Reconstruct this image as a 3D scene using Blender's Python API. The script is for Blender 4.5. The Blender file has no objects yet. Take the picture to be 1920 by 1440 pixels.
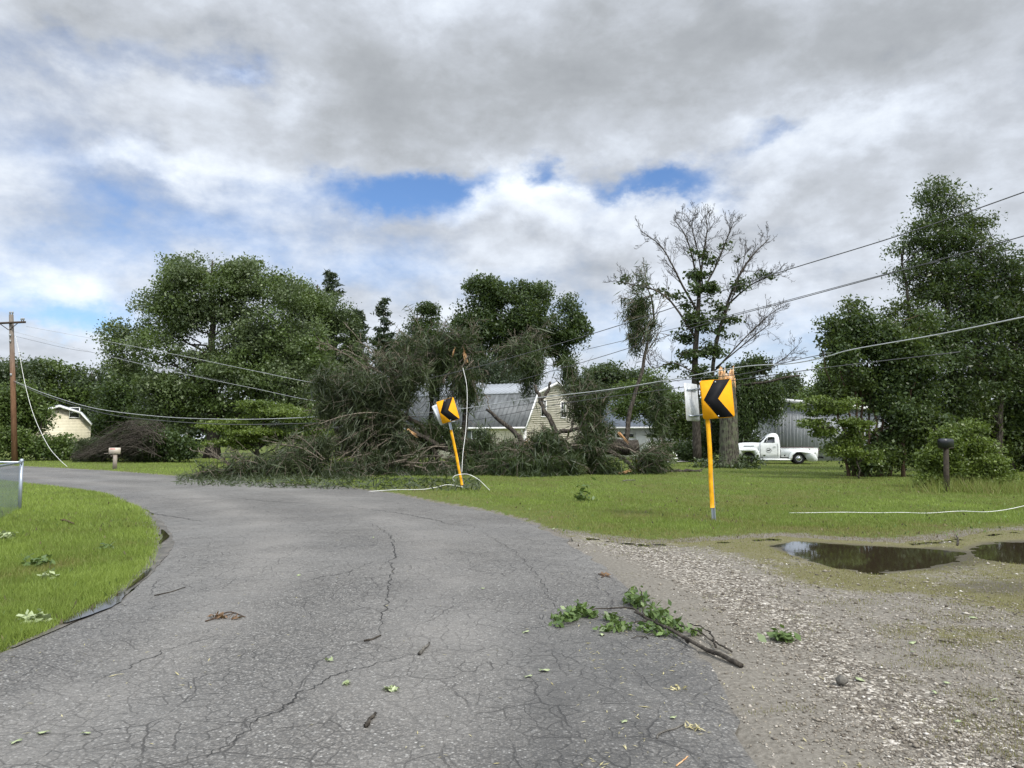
import bpy, math, random
import numpy as np
from mathutils import Vector, Matrix

scene = bpy.context.scene
COL = scene.collection
R = math.radians
random.seed(7)

# ------------------------------------------------------------------ camera
F_PX, PITCH, CAM_H = 1420.0, math.atan(102 / 1420.0), 1.6
cd = bpy.data.cameras.new("camera")
cam = bpy.data.objects.new("camera", cd)
COL.objects.link(cam)
cam.location = (0, 0, CAM_H)
cam.rotation_euler = (math.pi / 2 + PITCH, 0, 0)
cd.sensor_width = 36.0
cd.lens = 36.0 * F_PX / 1920.0
cd.clip_start = 0.1
cd.clip_end = 5000
scene.camera = cam

CP, SP = math.cos(PITCH), math.sin(PITCH)
def ray(px, py):
    a = (px - 960) / F_PX
    b = (720 - py) / F_PX
    return np.array([a, CP - b * SP, SP + b * CP])
def at(px, py, d):
    """point seen at that place of the photograph, d metres ahead"""
    r = ray(px, py)
    return np.array([0, 0, CAM_H]) + r * (d / r[1])
def G(px, py, z=0.0):
    r = ray(px, py)
    return np.array([0, 0, CAM_H]) + r * ((z - CAM_H) / r[2])
def mpp(d):
    return d / F_PX

# ------------------------------------------------------------------ view, world, sun
vs = scene.view_settings
vs.view_transform = 'Standard'
vs.look = 'None'
vs.exposure = 0.45
vs.gamma = 1.0
vs.use_curve_mapping = False
try:
    scene.cycles.max_bounces = 6
    scene.cycles.transparent_max_bounces = 8
    scene.cycles.use_denoising = True
except Exception:
    pass

SUN_EL, SUN_AZ = 50.0, 140.0          # azimuth clockwise from straight ahead
sl = bpy.data.lights.new("sun", 'SUN')
sun = bpy.data.objects.new("sun", sl)
COL.objects.link(sun)
sl.energy = 2.7
sl.angle = R(9)
sl.color = (1.0, 0.95, 0.87)
sd = Vector((math.sin(R(SUN_AZ)) * math.cos(R(SUN_EL)), math.cos(R(SUN_AZ)) * math.cos(R(SUN_EL)), math.sin(R(SUN_EL))))
sun.rotation_euler = sd.to_track_quat('Z', 'Y').to_euler()
sun.location = (0, 0, 30)


class NT:
    """small node-tree writer"""
    def __init__(s, tree):
        s.t = tree
        tree.nodes.clear()
    def n(s, typ, **kw):
        nd = s.t.nodes.new(typ)
        for k, v in kw.items():
            setattr(nd, k, v)
        return nd
    def put(s, sock, v):
        if isinstance(v, bpy.types.NodeSocket):
            s.t.links.new(v, sock)
        elif v is not None:
            if isinstance(v, (tuple, list)) and len(v) == 3 and sock.type == 'RGBA':
                v = (*v, 1)
            sock.default_value = v
    def m(s, op, a, b=None, c=None, clamp=False):
        nd = s.n('ShaderNodeMath', operation=op, use_clamp=clamp)
        s.put(nd.inputs[0], a)
        if b is not None: s.put(nd.inputs[1], b)
        if c is not None: s.put(nd.inputs[2], c)
        return nd.outputs[0]
    def mr(s, v, a, b, c=0.0, d=1.0, smooth=True):
        nd = s.n('ShaderNodeMapRange', interpolation_type='SMOOTHSTEP' if smooth else 'LINEAR')
        s.put(nd.inputs[0], v)
        for i, x in enumerate((a, b, c, d)): s.put(nd.inputs[1 + i], x)
        return nd.outputs[0]
    def mix(s, f, a, b, mode='MIX'):
        nd = s.n('ShaderNodeMix', data_type='RGBA', blend_type=mode)
        s.put(nd.inputs[0], f); s.put(nd.inputs[6], a); s.put(nd.inputs[7], b)
        return nd.outputs[2]
    def noise(s, vec, scale, detail=3.0, rough=0.55, dist=0.0, dim='3D'):
        nd = s.n('ShaderNodeTexNoise', noise_dimensions=dim)
        if vec is not None: s.put(nd.inputs['Vector'], vec)
        nd.inputs['Scale'].default_value = scale
        nd.inputs['Detail'].default_value = detail
        nd.inputs['Roughness'].default_value = rough
        nd.inputs['Distortion'].default_value = dist
        return nd.outputs[0]
    def vor(s, vec, scale, feature='F1', out='Distance', rand=1.0):
        nd = s.n('ShaderNodeTexVoronoi', feature=feature)
        if vec is not None: s.put(nd.inputs['Vector'], vec)
        nd.inputs['Scale'].default_value = scale
        nd.inputs['Randomness'].default_value = rand
        return nd.outputs[out]
    def vor2(s, vec, scale, feature):
        nd = s.n('ShaderNodeTexVoronoi', feature=feature, voronoi_dimensions='2D')
        s.put(nd.inputs['Vector'], vec)
        nd.inputs['Scale'].default_value = scale
        return nd.outputs['Distance']
    def ramp(s, f, stops, interp='LINEAR'):
        nd = s.n('ShaderNodeValToRGB')
        nd.color_ramp.interpolation = interp
        e = nd.color_ramp.elements
        while len(e) < len(stops): e.new(0.5)
        for i, (p, c) in enumerate(stops):
            e[i].position = p
            e[i].color = (*c, 1) if len(c) == 3 else c
        s.put(nd.inputs[0], f)
        return nd.outputs[0]
    def obj(s):
        return s.n('ShaderNodeTexCoord').outputs['Object']
    def pos(s):
        return s.n('ShaderNodeNewGeometry').outputs['Position']
    def attr(s, name, out='Fac'):
        return s.n('ShaderNodeAttribute', attribute_name=name).outputs[out]
    def scalev(s, vec, x, y, z):
        nd = s.n('ShaderNodeMapping')
        s.put(nd.inputs[0], vec)
        nd.inputs['Scale'].default_value = (x, y, z)
        return nd.outputs[0]
    def bump(s, h, strength=0.5, dist=0.02, normal=None):
        nd = s.n('ShaderNodeBump')
        nd.inputs['Strength'].default_value = strength
        nd.inputs['Distance'].default_value = dist
        s.put(nd.inputs['Height'], h)
        if normal is not None: s.put(nd.inputs['Normal'], normal)
        return nd.outputs[0]
    def bsdf(s, col, rough=0.7, spec=0.3, metal=0.0, normal=None, **kw):
        nd = s.n('ShaderNodeBsdfPrincipled')
        s.put(nd.inputs['Base Color'], col)
        s.put(nd.inputs['Roughness'], rough)
        s.put(nd.inputs['Specular IOR Level'], spec)
        s.put(nd.inputs['Metallic'], metal)
        if normal is not None: s.put(nd.inputs['Normal'], normal)
        for k, v in kw.items(): s.put(nd.inputs[k], v)
        return nd.outputs[0]
    def out(s, sh):
        o = s.n('ShaderNodeOutputMaterial')
        s.t.links.new(sh, o.inputs[0])


# ---- sky: Nishita blue seen through gaps of a broken overcast cloud layer
def build_world():
    w = bpy.data.worlds.new("World")
    scene.world = w
    w.use_nodes = True
    t = NT(w.node_tree)
    sky = t.n('ShaderNodeTexSky', sky_type='NISHITA')
    sky.sun_disc = False
    sky.sun_elevation = R(SUN_EL)
    sky.sun_rotation = R(SUN_AZ)
    sky.altitude = 200
    sky.dust_density = 0.2
    sky.ozone_density = 3.0
    gen = t.n('ShaderNodeTexCoord').outputs['Generated']
    sep = t.n('ShaderNodeSeparateXYZ'); t.put(sep.inputs[0], gen)
    x, y, z = sep.outputs
    az = t.m('ARCTAN2', x, y)
    el = t.m('ARCSINE', z)
    zc = t.m('MAXIMUM', z, 0.0)
    den = t.m('ADD', zc, 0.16)
    cv = t.n('ShaderNodeCombineXYZ')
    t.put(cv.inputs[0], t.m('DIVIDE', x, den)); t.put(cv.inputs[1], t.m('DIVIDE', y, den)); t.put(cv.inputs[2], t.m('MULTIPLY', z, 2.0))
    pv = cv.outputs[0]
    big = t.noise(pv, 1.1, 7, 0.58, 0.3)
    mid = t.noise(pv, 2.6, 8, 0.6, 0.2)
    gv = t.scalev(gen, 1, 1, 1.6)
    puff = t.noise(gv, 7.0, 8, 0.58, 0.15)
    fine = t.noise(gv, 19.0, 6, 0.6)
    wx = t.m('MULTIPLY', t.m('SUBTRACT', t.noise(gv, 5.0, 6, 0.6), 0.5), 0.30)
    wy = t.m('MULTIPLY', t.m('SUBTRACT', t.noise(t.scalev(gen, -1.3, 1.1, 1.9), 5.0, 6, 0.6), 0.5), 0.16)
    azw = t.m('ADD', az, wx)
    elw = t.m('ADD', el, wy)
    def blob(px, py, rx, ry, amp, soft=1.0):
        r = ray(px, py); r = r / np.linalg.norm(r)
        a0, e0 = math.atan2(r[0], r[1]), math.asin(r[2])
        sx, sy = rx / F_PX, ry / F_PX
        dx = t.m('MULTIPLY', t.m('SUBTRACT', azw, a0), 1 / sx)
        dy = t.m('MULTIPLY', t.m('SUBTRACT', elw, e0), 1 / sy)
        q = t.m('ADD', t.m('MULTIPLY', dx, dx), t.m('MULTIPLY', dy, dy))
        return t.m('MULTIPLY', t.m('POWER', 2.718, t.m('MULTIPLY', q, -soft)), amp)
    def total(items):
        acc = None
        for it in items:
            b = blob(*it)
            acc = b if acc is None else t.m('ADD', acc, b)
        return acc
    gaps = total(GAPS)
    tone = total(TONES)
    # opacity of the cloud layer
    op = t.m('ADD', t.m('MULTIPLY', t.m('SUBTRACT', big, 0.5), 0.5), 0.95)
    op = t.m('ADD', op, t.m('MULTIPLY', t.m('SUBTRACT', puff, 0.5), 0.8))
    op = t.m('ADD', op, t.m('MULTIPLY', t.m('SUBTRACT', fine, 0.5), 0.5))
    op = t.m('SUBTRACT', op, gaps)
    alpha = t.mr(op, -0.05, 0.92)
    # tone of the cloud
    b = t.m('ADD', t.m('MULTIPLY', t.m('SUBTRACT', mid, 0.5), 0.5), 0.60)
    b = t.m('ADD', b, t.m('MULTIPLY', t.m('SUBTRACT', puff, 0.5), 0.9))
    b = t.m('ADD', b, t.m('MULTIPLY', t.m('SUBTRACT', fine, 0.5), 0.34))
    b = t.m('ADD', b, tone)
    col = t.ramp(b, [(0.0, (0.275, 0.293, 0.315)), (0.28, (0.345, 0.367, 0.394)), (0.5, (0.445, 0.476, 0.524)), (0.68, (0.57, 0.615, 0.685)), (0.86, (0.70, 0.75, 0.81)), (1.0, (0.80, 0.835, 0.865))])
    zen = t.mr(el, 0.55, 1.2, 1.0, SKY_ZENITH)
    back = t.mr(y, 0.45, -0.5, 1.0, SKY_BACK)
    strength = t.m('MULTIPLY', zen, back)
    bg1 = t.n('ShaderNodeBackground'); t.put(bg1.inputs[0], t.mix(1.0, sky.outputs[0], (0.72, 0.84, 1.0), 'MULTIPLY')); bg1.inputs[1].default_value = 0.115
    bg2 = t.n('ShaderNodeBackground'); t.put(bg2.inputs[0], col); t.put(bg2.inputs[1], strength)
    mx = t.n('ShaderNodeMixShader')
    t.put(mx.inputs[0], alpha); t.put(mx.inputs[1], bg1.outputs[0]); t.put(mx.inputs[2], bg2.outputs[0])
    o = t.n('ShaderNodeOutputWorld')
    t.t.links.new(mx.outputs[0], o.inputs[0])
    w.cycles.sampling_method = 'MANUAL'
    w.cycles.sample_map_resolution = 512

SKY_ZENITH, SKY_BACK = 2.1, 1.8       # an overcast sky is brightest overhead and round the sun
GAPS = [(690, 362, 170, 44, 0.95), (820, 325, 130, 30, 0.8), (1295, 322, 110, 36, 0.9), (1045, 318, 42, 46, 0.75), (1180, 340, 80, 26, 0.55),
        (390, 135, 100, 44, 0.58), (150, 105, 130, 34, 0.36), (110, 585, 90, 32, 0.75), (230, 400, 220, 80, 0.24), (60, 230, 220, 90, 0.26),
        (90, 480, 200, 70, 0.33), (1480, 245, 50, 26, 0.55), (1500, 640, 160, 80, 0.46), (400, 430, 160, 70, 0.33), (1180, 640, 150, 70, 0.40), (620, 500, 220, 70, 0.36), (950, 560, 200, 60, 0.25)]
TONES = [(1150, 170, 640, 120, -0.36), (700, 240, 260, 60, -0.22), (1750, 330, 230, 110, -0.10), (250, 60, 420, 50, -0.18), (1500, 50, 520, 80, -0.14),
         (960, 350, 100, 40, 0.34), (875, 355, 50, 26, 0.30), (850, 392, 60, 30, 0.2), (1100, 365, 90, 20, 0.2), (1400, 350, 90, 30, 0.18), (1120, 400, 240, 40, 0.16), (1640, 240, 170, 45, 0.30), (540, 215, 90, 40, 0.25),
         (260, 310, 150, 25, 0.30), (80, 540, 80, 35, 0.26), (1000, 450, 330, 35, -0.08), (760, 520, 150, 40, 0.12), (1480, 700, 200, 90, 0.12),
         (420, 150, 30, 14, 0.4), (1620, 400, 260, 40, -0.02), (350, 400, 120, 30, -0.1), (200, 620, 120, 30, 0.2)]
build_world()

# ------------------------------------------------------------------ helpers
class MB:
    """collects geometry and links it as ONE mesh object"""
    def __init__(s):
        s.v, s.f, s.a, s.n = [], {}, [], 0
    def add(s, V, F, tint=0.5):
        V = np.asarray(V, float).reshape(-1, 3)
        if isinstance(F, np.ndarray):
            s.f.setdefault(F.shape[1], []).append(F + s.n)
        else:
            by = {}
            for p in F: by.setdefault(len(p), []).append(p)
            for k, l in by.items(): s.f.setdefault(k, []).append(np.array(l) + s.n)
        s.v.append(V)
        s.a.append(np.broadcast_to(np.asarray(tint, float), (len(V),)))
        s.n += len(V)
        return s
    def box(s, c, size, M=None, taper=1.0, tint=0.5):
        sx, sy, sz = [q / 2 for q in size]
        V = np.array([[-sx, -sy, -sz], [sx, -sy, -sz], [sx, sy, -sz], [-sx, sy, -sz],
                      [-sx * taper, -sy * taper, sz], [sx * taper, -sy * taper, sz], [sx * taper, sy * taper, sz], [-sx * taper, sy * taper, sz]])
        if M is not None: V = V @ np.array(M).T
        V = V + np.asarray(c, float)
        F = np.array([[0, 3, 2, 1], [4, 5, 6, 7], [0, 1, 5, 4], [1, 2, 6, 5], [2, 3, 7, 6], [3, 0, 4, 7]])
        return s.add(V, F, tint)
    def tube(s, pts, rad, sides=6, caps=True, tint=0.5, rough=0.0):
        P = np.asarray(pts, float)
        n = len(P)
        r = np.broadcast_to(np.asarray(rad, float), (n,))
        T = np.gradient(P, axis=0)
        T /= np.linalg.norm(T, axis=1)[:, None] + 1e-9
        u = np.cross(T[0], [0.31, 0.21, 0.93])
        if np.linalg.norm(u) < 1e-3: u = np.cross(T[0], [1, 0, 0])
        u /= np.linalg.norm(u)
        ang = np.arange(sides) * 2 * np.pi / sides
        V = np.zeros((n, sides, 3))
        for i in range(n):
            u = u - T[i] * np.dot(u, T[i])
            u /= np.linalg.norm(u) + 1e-9
            w = np.cross(T[i], u)
            rr = r[i] * (1 + rough * (RNG.random(sides) - 0.5)) if rough else r[i]
            V[i] = P[i] + (np.cos(ang)[:, None] * u + np.sin(ang)[:, None] * w) * (rr[:, None] if rough else rr)
        i, j = np.meshgrid(np.arange(n - 1), np.arange(sides), indexing='ij')
        j2 = (j + 1) % sides
        F = np.stack([i * sides + j, i * sides + j2, (i + 1) * sides + j2, (i + 1) * sides + j], -1).reshape(-1, 4)
        s.add(V.reshape(-1, 3), F, tint)
        if caps:
            s.f.setdefault(sides, []).append(np.array([list(range(sides))[::-1], [(n - 1) * sides + k for k in range(sides)]]) + s.n - n * sides)
        return s
    def lathe(s, prof, c, axis='z', seg=20, M=None, tint=0.5):
        """prof: (radius, height) pairs"""
        ang = np.arange(seg) * 2 * np.pi / seg
        V = np.array([[r * math.cos(a), r * math.sin(a), h] for r, h in prof for a in ang])
        if axis == 'y': V = V[:, [0, 2, 1]]
        if axis == 'x': V = V[:, [2, 0, 1]]
        if M is not None: V = V @ np.array(M).T
        n = len(prof)
        i, j = np.meshgrid(np.arange(n - 1), np.arange(seg), indexing='ij')
        j2 = (j + 1) % seg
        F = np.stack([i * seg + j, i * seg + j2, (i + 1) * seg + j2, (i + 1) * seg + j], -1).reshape(-1, 4)
        return s.add(V + np.asarray(c, float), F, tint)
    def prism(s, poly, thick, M=None, c=(0, 0, 0), tint=0.5):
        """flat polygon in local xz, thickness along y from 0 to thick"""
        n = len(poly)
        A = np.array([[p[0], 0, p[1]] for p in poly] + [[p[0], thick, p[1]] for p in poly], float)
        if M is not None: A = A @ np.array(M).T
        F = [list(range(n)), [n + k for k in range(n)][::-1]] + [[k, n + k, n + (k + 1) % n, (k + 1) % n] for k in range(n)]
        return s.add(A + np.asarray(c, float), F, tint)
    def build(s, name, mat, parent=None, smooth=False, world=True):
        V = np.concatenate(s.v) if s.v else np.zeros((0, 3))
        if parent is not None and world:
            V = V - np.array(wloc(parent))
        me = bpy.data.meshes.new(name)
        loops, starts, st = [], [], 0
        for k, l in s.f.items():
            F = np.concatenate(l)
            loops.append(F.reshape(-1))
            starts.append(st + np.arange(len(F)) * k)
            st += F.size
        me.vertices.add(len(V)); me.vertices.foreach_set('co', V.astype(np.float32).reshape(-1))
        if loops:
            L = np.concatenate(loops).astype(np.int32); S = np.concatenate(starts).astype(np.int32)
            me.loops.add(len(L)); me.loops.foreach_set('vertex_index', L)
            me.polygons.add(len(S)); me.polygons.foreach_set('loop_start', S)
            if smooth: me.polygons.foreach_set('use_smooth', np.ones(len(S), bool))
        me.update(calc_edges=True)
        at_ = me.attributes.new('tint', 'FLOAT', 'POINT')
        at_.data.foreach_set('value', np.concatenate(s.a).astype(np.float32))
        if mat is not None: me.materials.append(mat)
        o = bpy.data.objects.new(name, me)
        COL.objects.link(o)
        if parent is not None: o.parent = parent
        return o

def wloc(o):
    l = Vector((0, 0, 0))
    while o is not None:
        l = l + o.location
        o = o.parent
    return l
RNG = np.random.default_rng(11)
def empty(name, loc, label=None, cat=None, group=None):
    o = bpy.data.objects.new(name, None)
    COL.objects.link(o)
    o.location = tuple(float(q) for q in loc)
    o.empty_display_size = 0.3
    return tag(o, label, cat, group)
def tag(o, label=None, cat=None, group=None, kind=None):
    if label: o['label'] = label
    if cat: o['category'] = cat
    if group: o['group'] = group
    if kind: o['kind'] = kind
    return o
def anchor(o):
    """move a parentless mesh's origin onto its lowest middle point"""
    me = o.data
    V = np.zeros(len(me.vertices) * 3, np.float32); me.vertices.foreach_get('co', V)
    V = V.reshape(-1, 3)
    c = np.array([V[:, 0].mean(), V[:, 1].mean(), V[:, 2].min()])
    me.vertices.foreach_set('co', (V - c).reshape(-1).astype(np.float32)); me.update()
    o.location = tuple(float(q) for q in c)
    return o
def spline(pts, n=16):
    P = np.asarray(pts, float)
    if len(P) < 3:
        t = np.linspace(0, 1, n)[:, None]
        return P[0] * (1 - t) + P[-1] * t
    Q = np.vstack([2 * P[0] - P[1], P, 2 * P[-1] - P[-2]])
    out = []
    for tt in np.linspace(0, len(P) - 1, n):
        i = min(int(tt), len(P) - 2); u = tt - i
        p0, p1, p2, p3 = Q[i], Q[i + 1], Q[i + 2], Q[i + 3]
        out.append(0.5 * (2 * p1 + (p2 - p0) * u + (2 * p0 - 5 * p1 + 4 * p2 - p3) * u * u + (3 * p1 - p0 - 3 * p2 + p3) * u ** 3))
    return np.array(out)
def rotz(a):
    c, s = math.cos(a), math.sin(a)
    return np.array([[c, -s, 0], [s, c, 0], [0, 0, 1]])
def roty(a):
    c, s = math.cos(a), math.sin(a)
    return np.array([[c, 0, s], [0, 1, 0], [-s, 0, c]])
def rotx(a):
    c, s = math.cos(a), math.sin(a)
    return np.array([[1, 0, 0], [0, c, -s], [0, s, c]])
def unit(v):
    return v / (np.linalg.norm(v, axis=-1, keepdims=True) + 1e-9)
def vnoise(x, y, seed=0):
    x = np.asarray(x, float); y = np.asarray(y, float)
    xi, yi = np.floor(x).astype(np.int64), np.floor(y).astype(np.int64)
    fx, fy = x - xi, y - yi
    fx = fx * fx * (3 - 2 * fx); fy = fy * fy * (3 - 2 * fy)
    def h(a, b):
        q = (a * 374761393 + b * 668265263 + seed * 974711) & 0x7fffffff
        q = ((q ^ (q >> 13)) * 1274126177) & 0x7fffffff
        return ((q ^ (q >> 16)) & 0xffff) / 65535.0
    return (h(xi, yi) * (1 - fx) + h(xi + 1, yi) * fx) * (1 - fy) + (h(xi, yi + 1) * (1 - fx) + h(xi + 1, yi + 1) * fx) * fy
def fbm(x, y, seed=0, o=4):
    s, a, t = 0, 0.5, 0
    for k in range(o):
        s = s + a * vnoise(np.asarray(x) * 2 ** k, np.asarray(y) * 2 ** k, seed + k); t += a; a *= 0.55
    return s / t
def inside(x, y, poly):
    x = np.asarray(x); y = np.asarray(y)
    r = np.zeros(x.shape, bool)
    n = len(poly)
    for i in range(n):
        x0, y0 = poly[i][:2]; x1, y1 = poly[(i + 1) % n][:2]
        if y0 == y1: continue
        c = ((y0 > y) != (y1 > y)) & (x < (x1 - x0) * (y - y0) / (y1 - y0) + x0)
        r ^= c
    return r
def pdist(x, y, line):
    x = np.asarray(x, float); y = np.asarray(y, float)
    d = np.full(x.shape, 1e9)
    for i in range(len(line) - 1):
        ax, ay = line[i][:2]; bx, by = line[i + 1][:2]
        dx, dy = bx - ax, by - ay
        t = np.clip(((x - ax) * dx + (y - ay) * dy) / (dx * dx + dy * dy + 1e-9), 0, 1)
        d = np.minimum(d, np.hypot(x - ax - t * dx, y - ay - t * dy))
    return d

# ------------------------------------------------------------------ materials
MATS = {}
def M_(name, fn):
    m = bpy.data.materials.new(name)
    m.use_nodes = True
    t = NT(m.node_tree)
    t.out(fn(t))
    MATS[name] = m
    return m
def plain(name, col, rough=0.6, spec=0.3, metal=0.0, var=0.12, scale=3.0, bump=0.0, bscale=30.0):
    def fn(t):
        p = t.obj()
        n = t.noise(p, scale, 5, 0.6)
        lo = tuple(c * (1 - var * 1.6) for c in col); hi = tuple(min(1, c * (1 + var)) for c in col)
        c = t.ramp(n, [(0.3, lo), (0.7, hi)])
        nr = t.bump(t.noise(p, bscale, 4), 0.5, bump) if bump else None
        return t.bsdf(c, rough, spec, metal, nr)
    return M_(name, fn)
def leafmat(name, dark, light, trans=0.30, rough=0.42, spec=0.4, hue=None):
    def fn(t):
        a = t.attr('tint')
        c = t.ramp(a, [(0.0, dark), (1.0, light)])
        if hue is not None:
            c = t.mix(t.mr(t.noise(t.pos(), 0.35, 3), 0.45, 0.7), c, hue)
        b = t.bsdf(c, rough, spec)
        tr = t.n('ShaderNodeBsdfTranslucent')
        t.put(tr.inputs[0], t.mix(0.5, c, (0.16, 0.22, 0.03), 'MIX'))
        mx = t.n('ShaderNodeMixShader')
        mx.inputs[0].default_value = trans
        t.put(mx.inputs[1], b); t.put(mx.inputs[2], tr.outputs[0])
        return mx.outputs[0]
    return M_(name, fn)
def barkmat(name, dark, light, scale=6.0, moss=None):
    def fn(t):
        p = t.obj()
        q = t.scalev(p, 1, 1, 0.22)
        n = t.noise(q, scale * 2, 6, 0.65)
        v = t.vor(q, scale * 1.6)
        h = t.m('ADD', t.m('MULTIPLY', n, 0.6), t.m('MULTIPLY', v, 0.5))
        c = t.ramp(h, [(0.3, dark), (0.75, light)])
        if moss is not None:
            k = t.m('MULTIPLY', t.mr(t.noise(p, 4.2, 6, 0.68), 0.46, 0.60), t.mr(h, 0.35, 0.6, 0.25, 1.0))
            c = t.mix(k, c, moss)
        return t.bsdf(c, 0.9, 0.15, 0, t.bump(h, 1.0, 0.07))
    return M_(name, fn)

LEAF_MAPLE = leafmat('maple leaf', (0.032, 0.054, 0.016), (0.160, 0.205, 0.095), hue=(0.100, 0.150, 0.036))
LEAF_DARK = leafmat('dark leaf', (0.018, 0.034, 0.011), (0.070, 0.108, 0.032))
LEAF_MID = leafmat('mid green leaf', (0.032, 0.056, 0.013), (0.135, 0.195, 0.048))
LEAF_BRIGHT = leafmat('bright leaf', (0.055, 0.088, 0.014), (0.160, 0.215, 0.040))
LEAF_RIGHT = leafmat('glossy leaf', (0.016, 0.032, 0.010), (0.078, 0.118, 0.038), hue=(0.060, 0.085, 0.018))
LEAF_CONIFER = leafmat('conifer needle', (0.018, 0.030, 0.018), (0.055, 0.078, 0.040), trans=0.15)
LEAF_FAR = leafmat('far leaf', (0.028, 0.045, 0.022), (0.075, 0.105, 0.045))
NEEDLE = leafmat('pine needle', (0.016, 0.026, 0.009), (0.062, 0.090, 0.030), trans=0.18, rough=0.5)
NEEDLE_DULL = leafmat('dull pine needle', (0.017, 0.026, 0.010), (0.066, 0.086, 0.035), trans=0.15, rough=0.55)
DEADTWIG = leafmat('dead twig', (0.040, 0.034, 0.026), (0.120, 0.105, 0.085), trans=0.0, rough=0.85, spec=0.1)
BARK = barkmat('bark', (0.016, 0.013, 0.011), (0.085, 0.074, 0.060), 9)
BARK_GREY = barkmat('grey bark', (0.060, 0.055, 0.048), (0.190, 0.178, 0.155), 9)
BARK_TWIG = barkmat('pale twig bark', (0.070, 0.058, 0.043), (0.215, 0.185, 0.145), 12)
BARK_MOSS = barkmat('lichen bark', (0.014, 0.012, 0.010), (0.13, 0.12, 0.095), 8, moss=(0.125, 0.14, 0.085))
BARK_RED = barkmat('reddish stem bark', (0.050, 0.032, 0.022), (0.135, 0.092, 0.065), 9)
def split_wood(t):
    p = t.obj()
    n = t.noise(t.scalev(p, 1, 1, 0.15), 22, 5, 0.65)
    c = t.ramp(n, [(0.3, (0.34, 0.13, 0.045)), (0.5, (0.56, 0.33, 0.16)), (0.68, (0.74, 0.58, 0.38))])
    return t.bsdf(c, 0.75, 0.2, 0, t.bump(n, 0.8, 0.02))
SPLIT = M_('fresh split wood', split_wood)

# ------------------------------------------------------------------ ground, road, gravel drive, puddles
def gl(pxs): return [tuple(G(*p)[:2]) for p in pxs]
GRASS_EDGE = [(-4.3, -10), (-3.95, 0)] + gl([(0, 1211), (47, 1194), (109, 1165), (160, 1142), (219, 1105), (262, 1069), (286, 1032), (291, 1010), (280, 980), (262, 956), (204, 928), (139, 916), (44, 905)]) + [(-28, 36.5), (-60, 63)]
INNER = [(-4.0, -10), (-3.72, 0)] + gl([(8, 1218), (55, 1200), (121, 1168), (178, 1144), (237, 1107), (282, 1070), (309, 1033), (315, 1010), (300, 980), (276, 955), (211, 928), (143, 916), (44, 905)]) + [(-28, 36.8), (-60, 63.4)]
OUTER = [(0.6, -10), (1.0, 0)] + gl([(1425, 1440), (1390, 1370), (1310, 1220), (1190, 1105), (1130, 1058), (1060, 1010), (980, 975), (900, 955), (800, 938), (740, 925), (640, 912), (560, 908), (480, 903), (340, 893), (200, 882), (45, 874)]) + [(-60, 70)]
ROAD = INNER + OUTER[::-1]
GRAVEL_FAR = gl([(1062, 1004), (1130, 1014), (1200, 1022), (1290, 1020), (1400, 1012), (1470, 1008), (1560, 1014), (1680, 1020), (1780, 1012), (1860, 1000), (1960, 994), (2200, 985)])
GRAVEL = [(0.5, -10), (0.9, 0)] + gl([(1425, 1440), (1390, 1370), (1310, 1220), (1190, 1105), (1130, 1058)]) + GRAVEL_FAR + [(22, 13), (22, -10)]
PUDDLES = [gl([(1452, 1022), (1500, 1014), (1600, 1020), (1680, 1024), (1760, 1029), (1800, 1034), (1790, 1050), (1720, 1064), (1640, 1073), (1570, 1062), (1515, 1046), (1478, 1034)]),
           gl([(1822, 1026), (1860, 1016), (1960, 1011), (2080, 1020), (2040, 1050), (1920, 1056), (1865, 1050), (1835, 1040)]),
           ]
WETSPOT = gl([(1790, 1096), (1850, 1090), (1940, 1092), (1990, 1102), (1900, 1116), (1830, 1112)])
PUDDLES[0] = [tuple(p) for p in PUDDLES[0]]

def mound(x, y):
    z = 0.035 + 0.05 * (fbm(x * 0.35, y * 0.35, 3) - 0.5) + 0.03 * (fbm(x * 1.3, y * 1.3, 5) - 0.5)
    lb = np.clip((-np.asarray(x) - 5.5) / 5, 0, 1) * np.clip((24 - np.asarray(y)) / 10, 0, 1)
    return z + 0.10 * lb
def ground_h(x, y):
    x = np.asarray(x, float); y = np.asarray(y, float)
    z = mound(x, y)
    dr = pdist(x, y, INNER); do = np.minimum(pdist(x, y, OUTER), 9)
    ins = inside(x, y, ROAD)
    d_edge = np.minimum(dr, do)
    z = np.where(ins, -0.045 - 0.05 * np.clip((d_edge - 0.25) / 0.4, 0, 1), z * np.clip(d_edge / 0.5, 0, 1) - 0.012 * (1 - np.clip(d_edge / 0.5, 0, 1)))
    ig = inside(x, y, GRAVEL) & ~ins
    dg = pdist(x, y, GRAVEL_FAR)
    z = np.where(ig, -0.09 * np.clip(dg / 0.35, 0, 1), np.where(ins, z, z * np.clip(dg / 0.8, 0.15, 1)))
    return z
def gh(x, y): return float(ground_h(np.array([x]), np.array([y]))[0])
def GP(px, py):
    p = G(px, py); p[2] = gh(p[0], p[1]); return p

def grid(xs, ys):
    X, Y = np.meshgrid(xs, ys)
    nx, ny = len(xs), len(ys)
    i, j = np.meshgrid(np.arange(nx - 1), np.arange(ny - 1))
    a = (j * nx + i).reshape(-1)
    F = np.stack([a, a + 1, a + nx + 1, a + nx], 1)
    return X.reshape(-1), Y.reshape(-1), F

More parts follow.
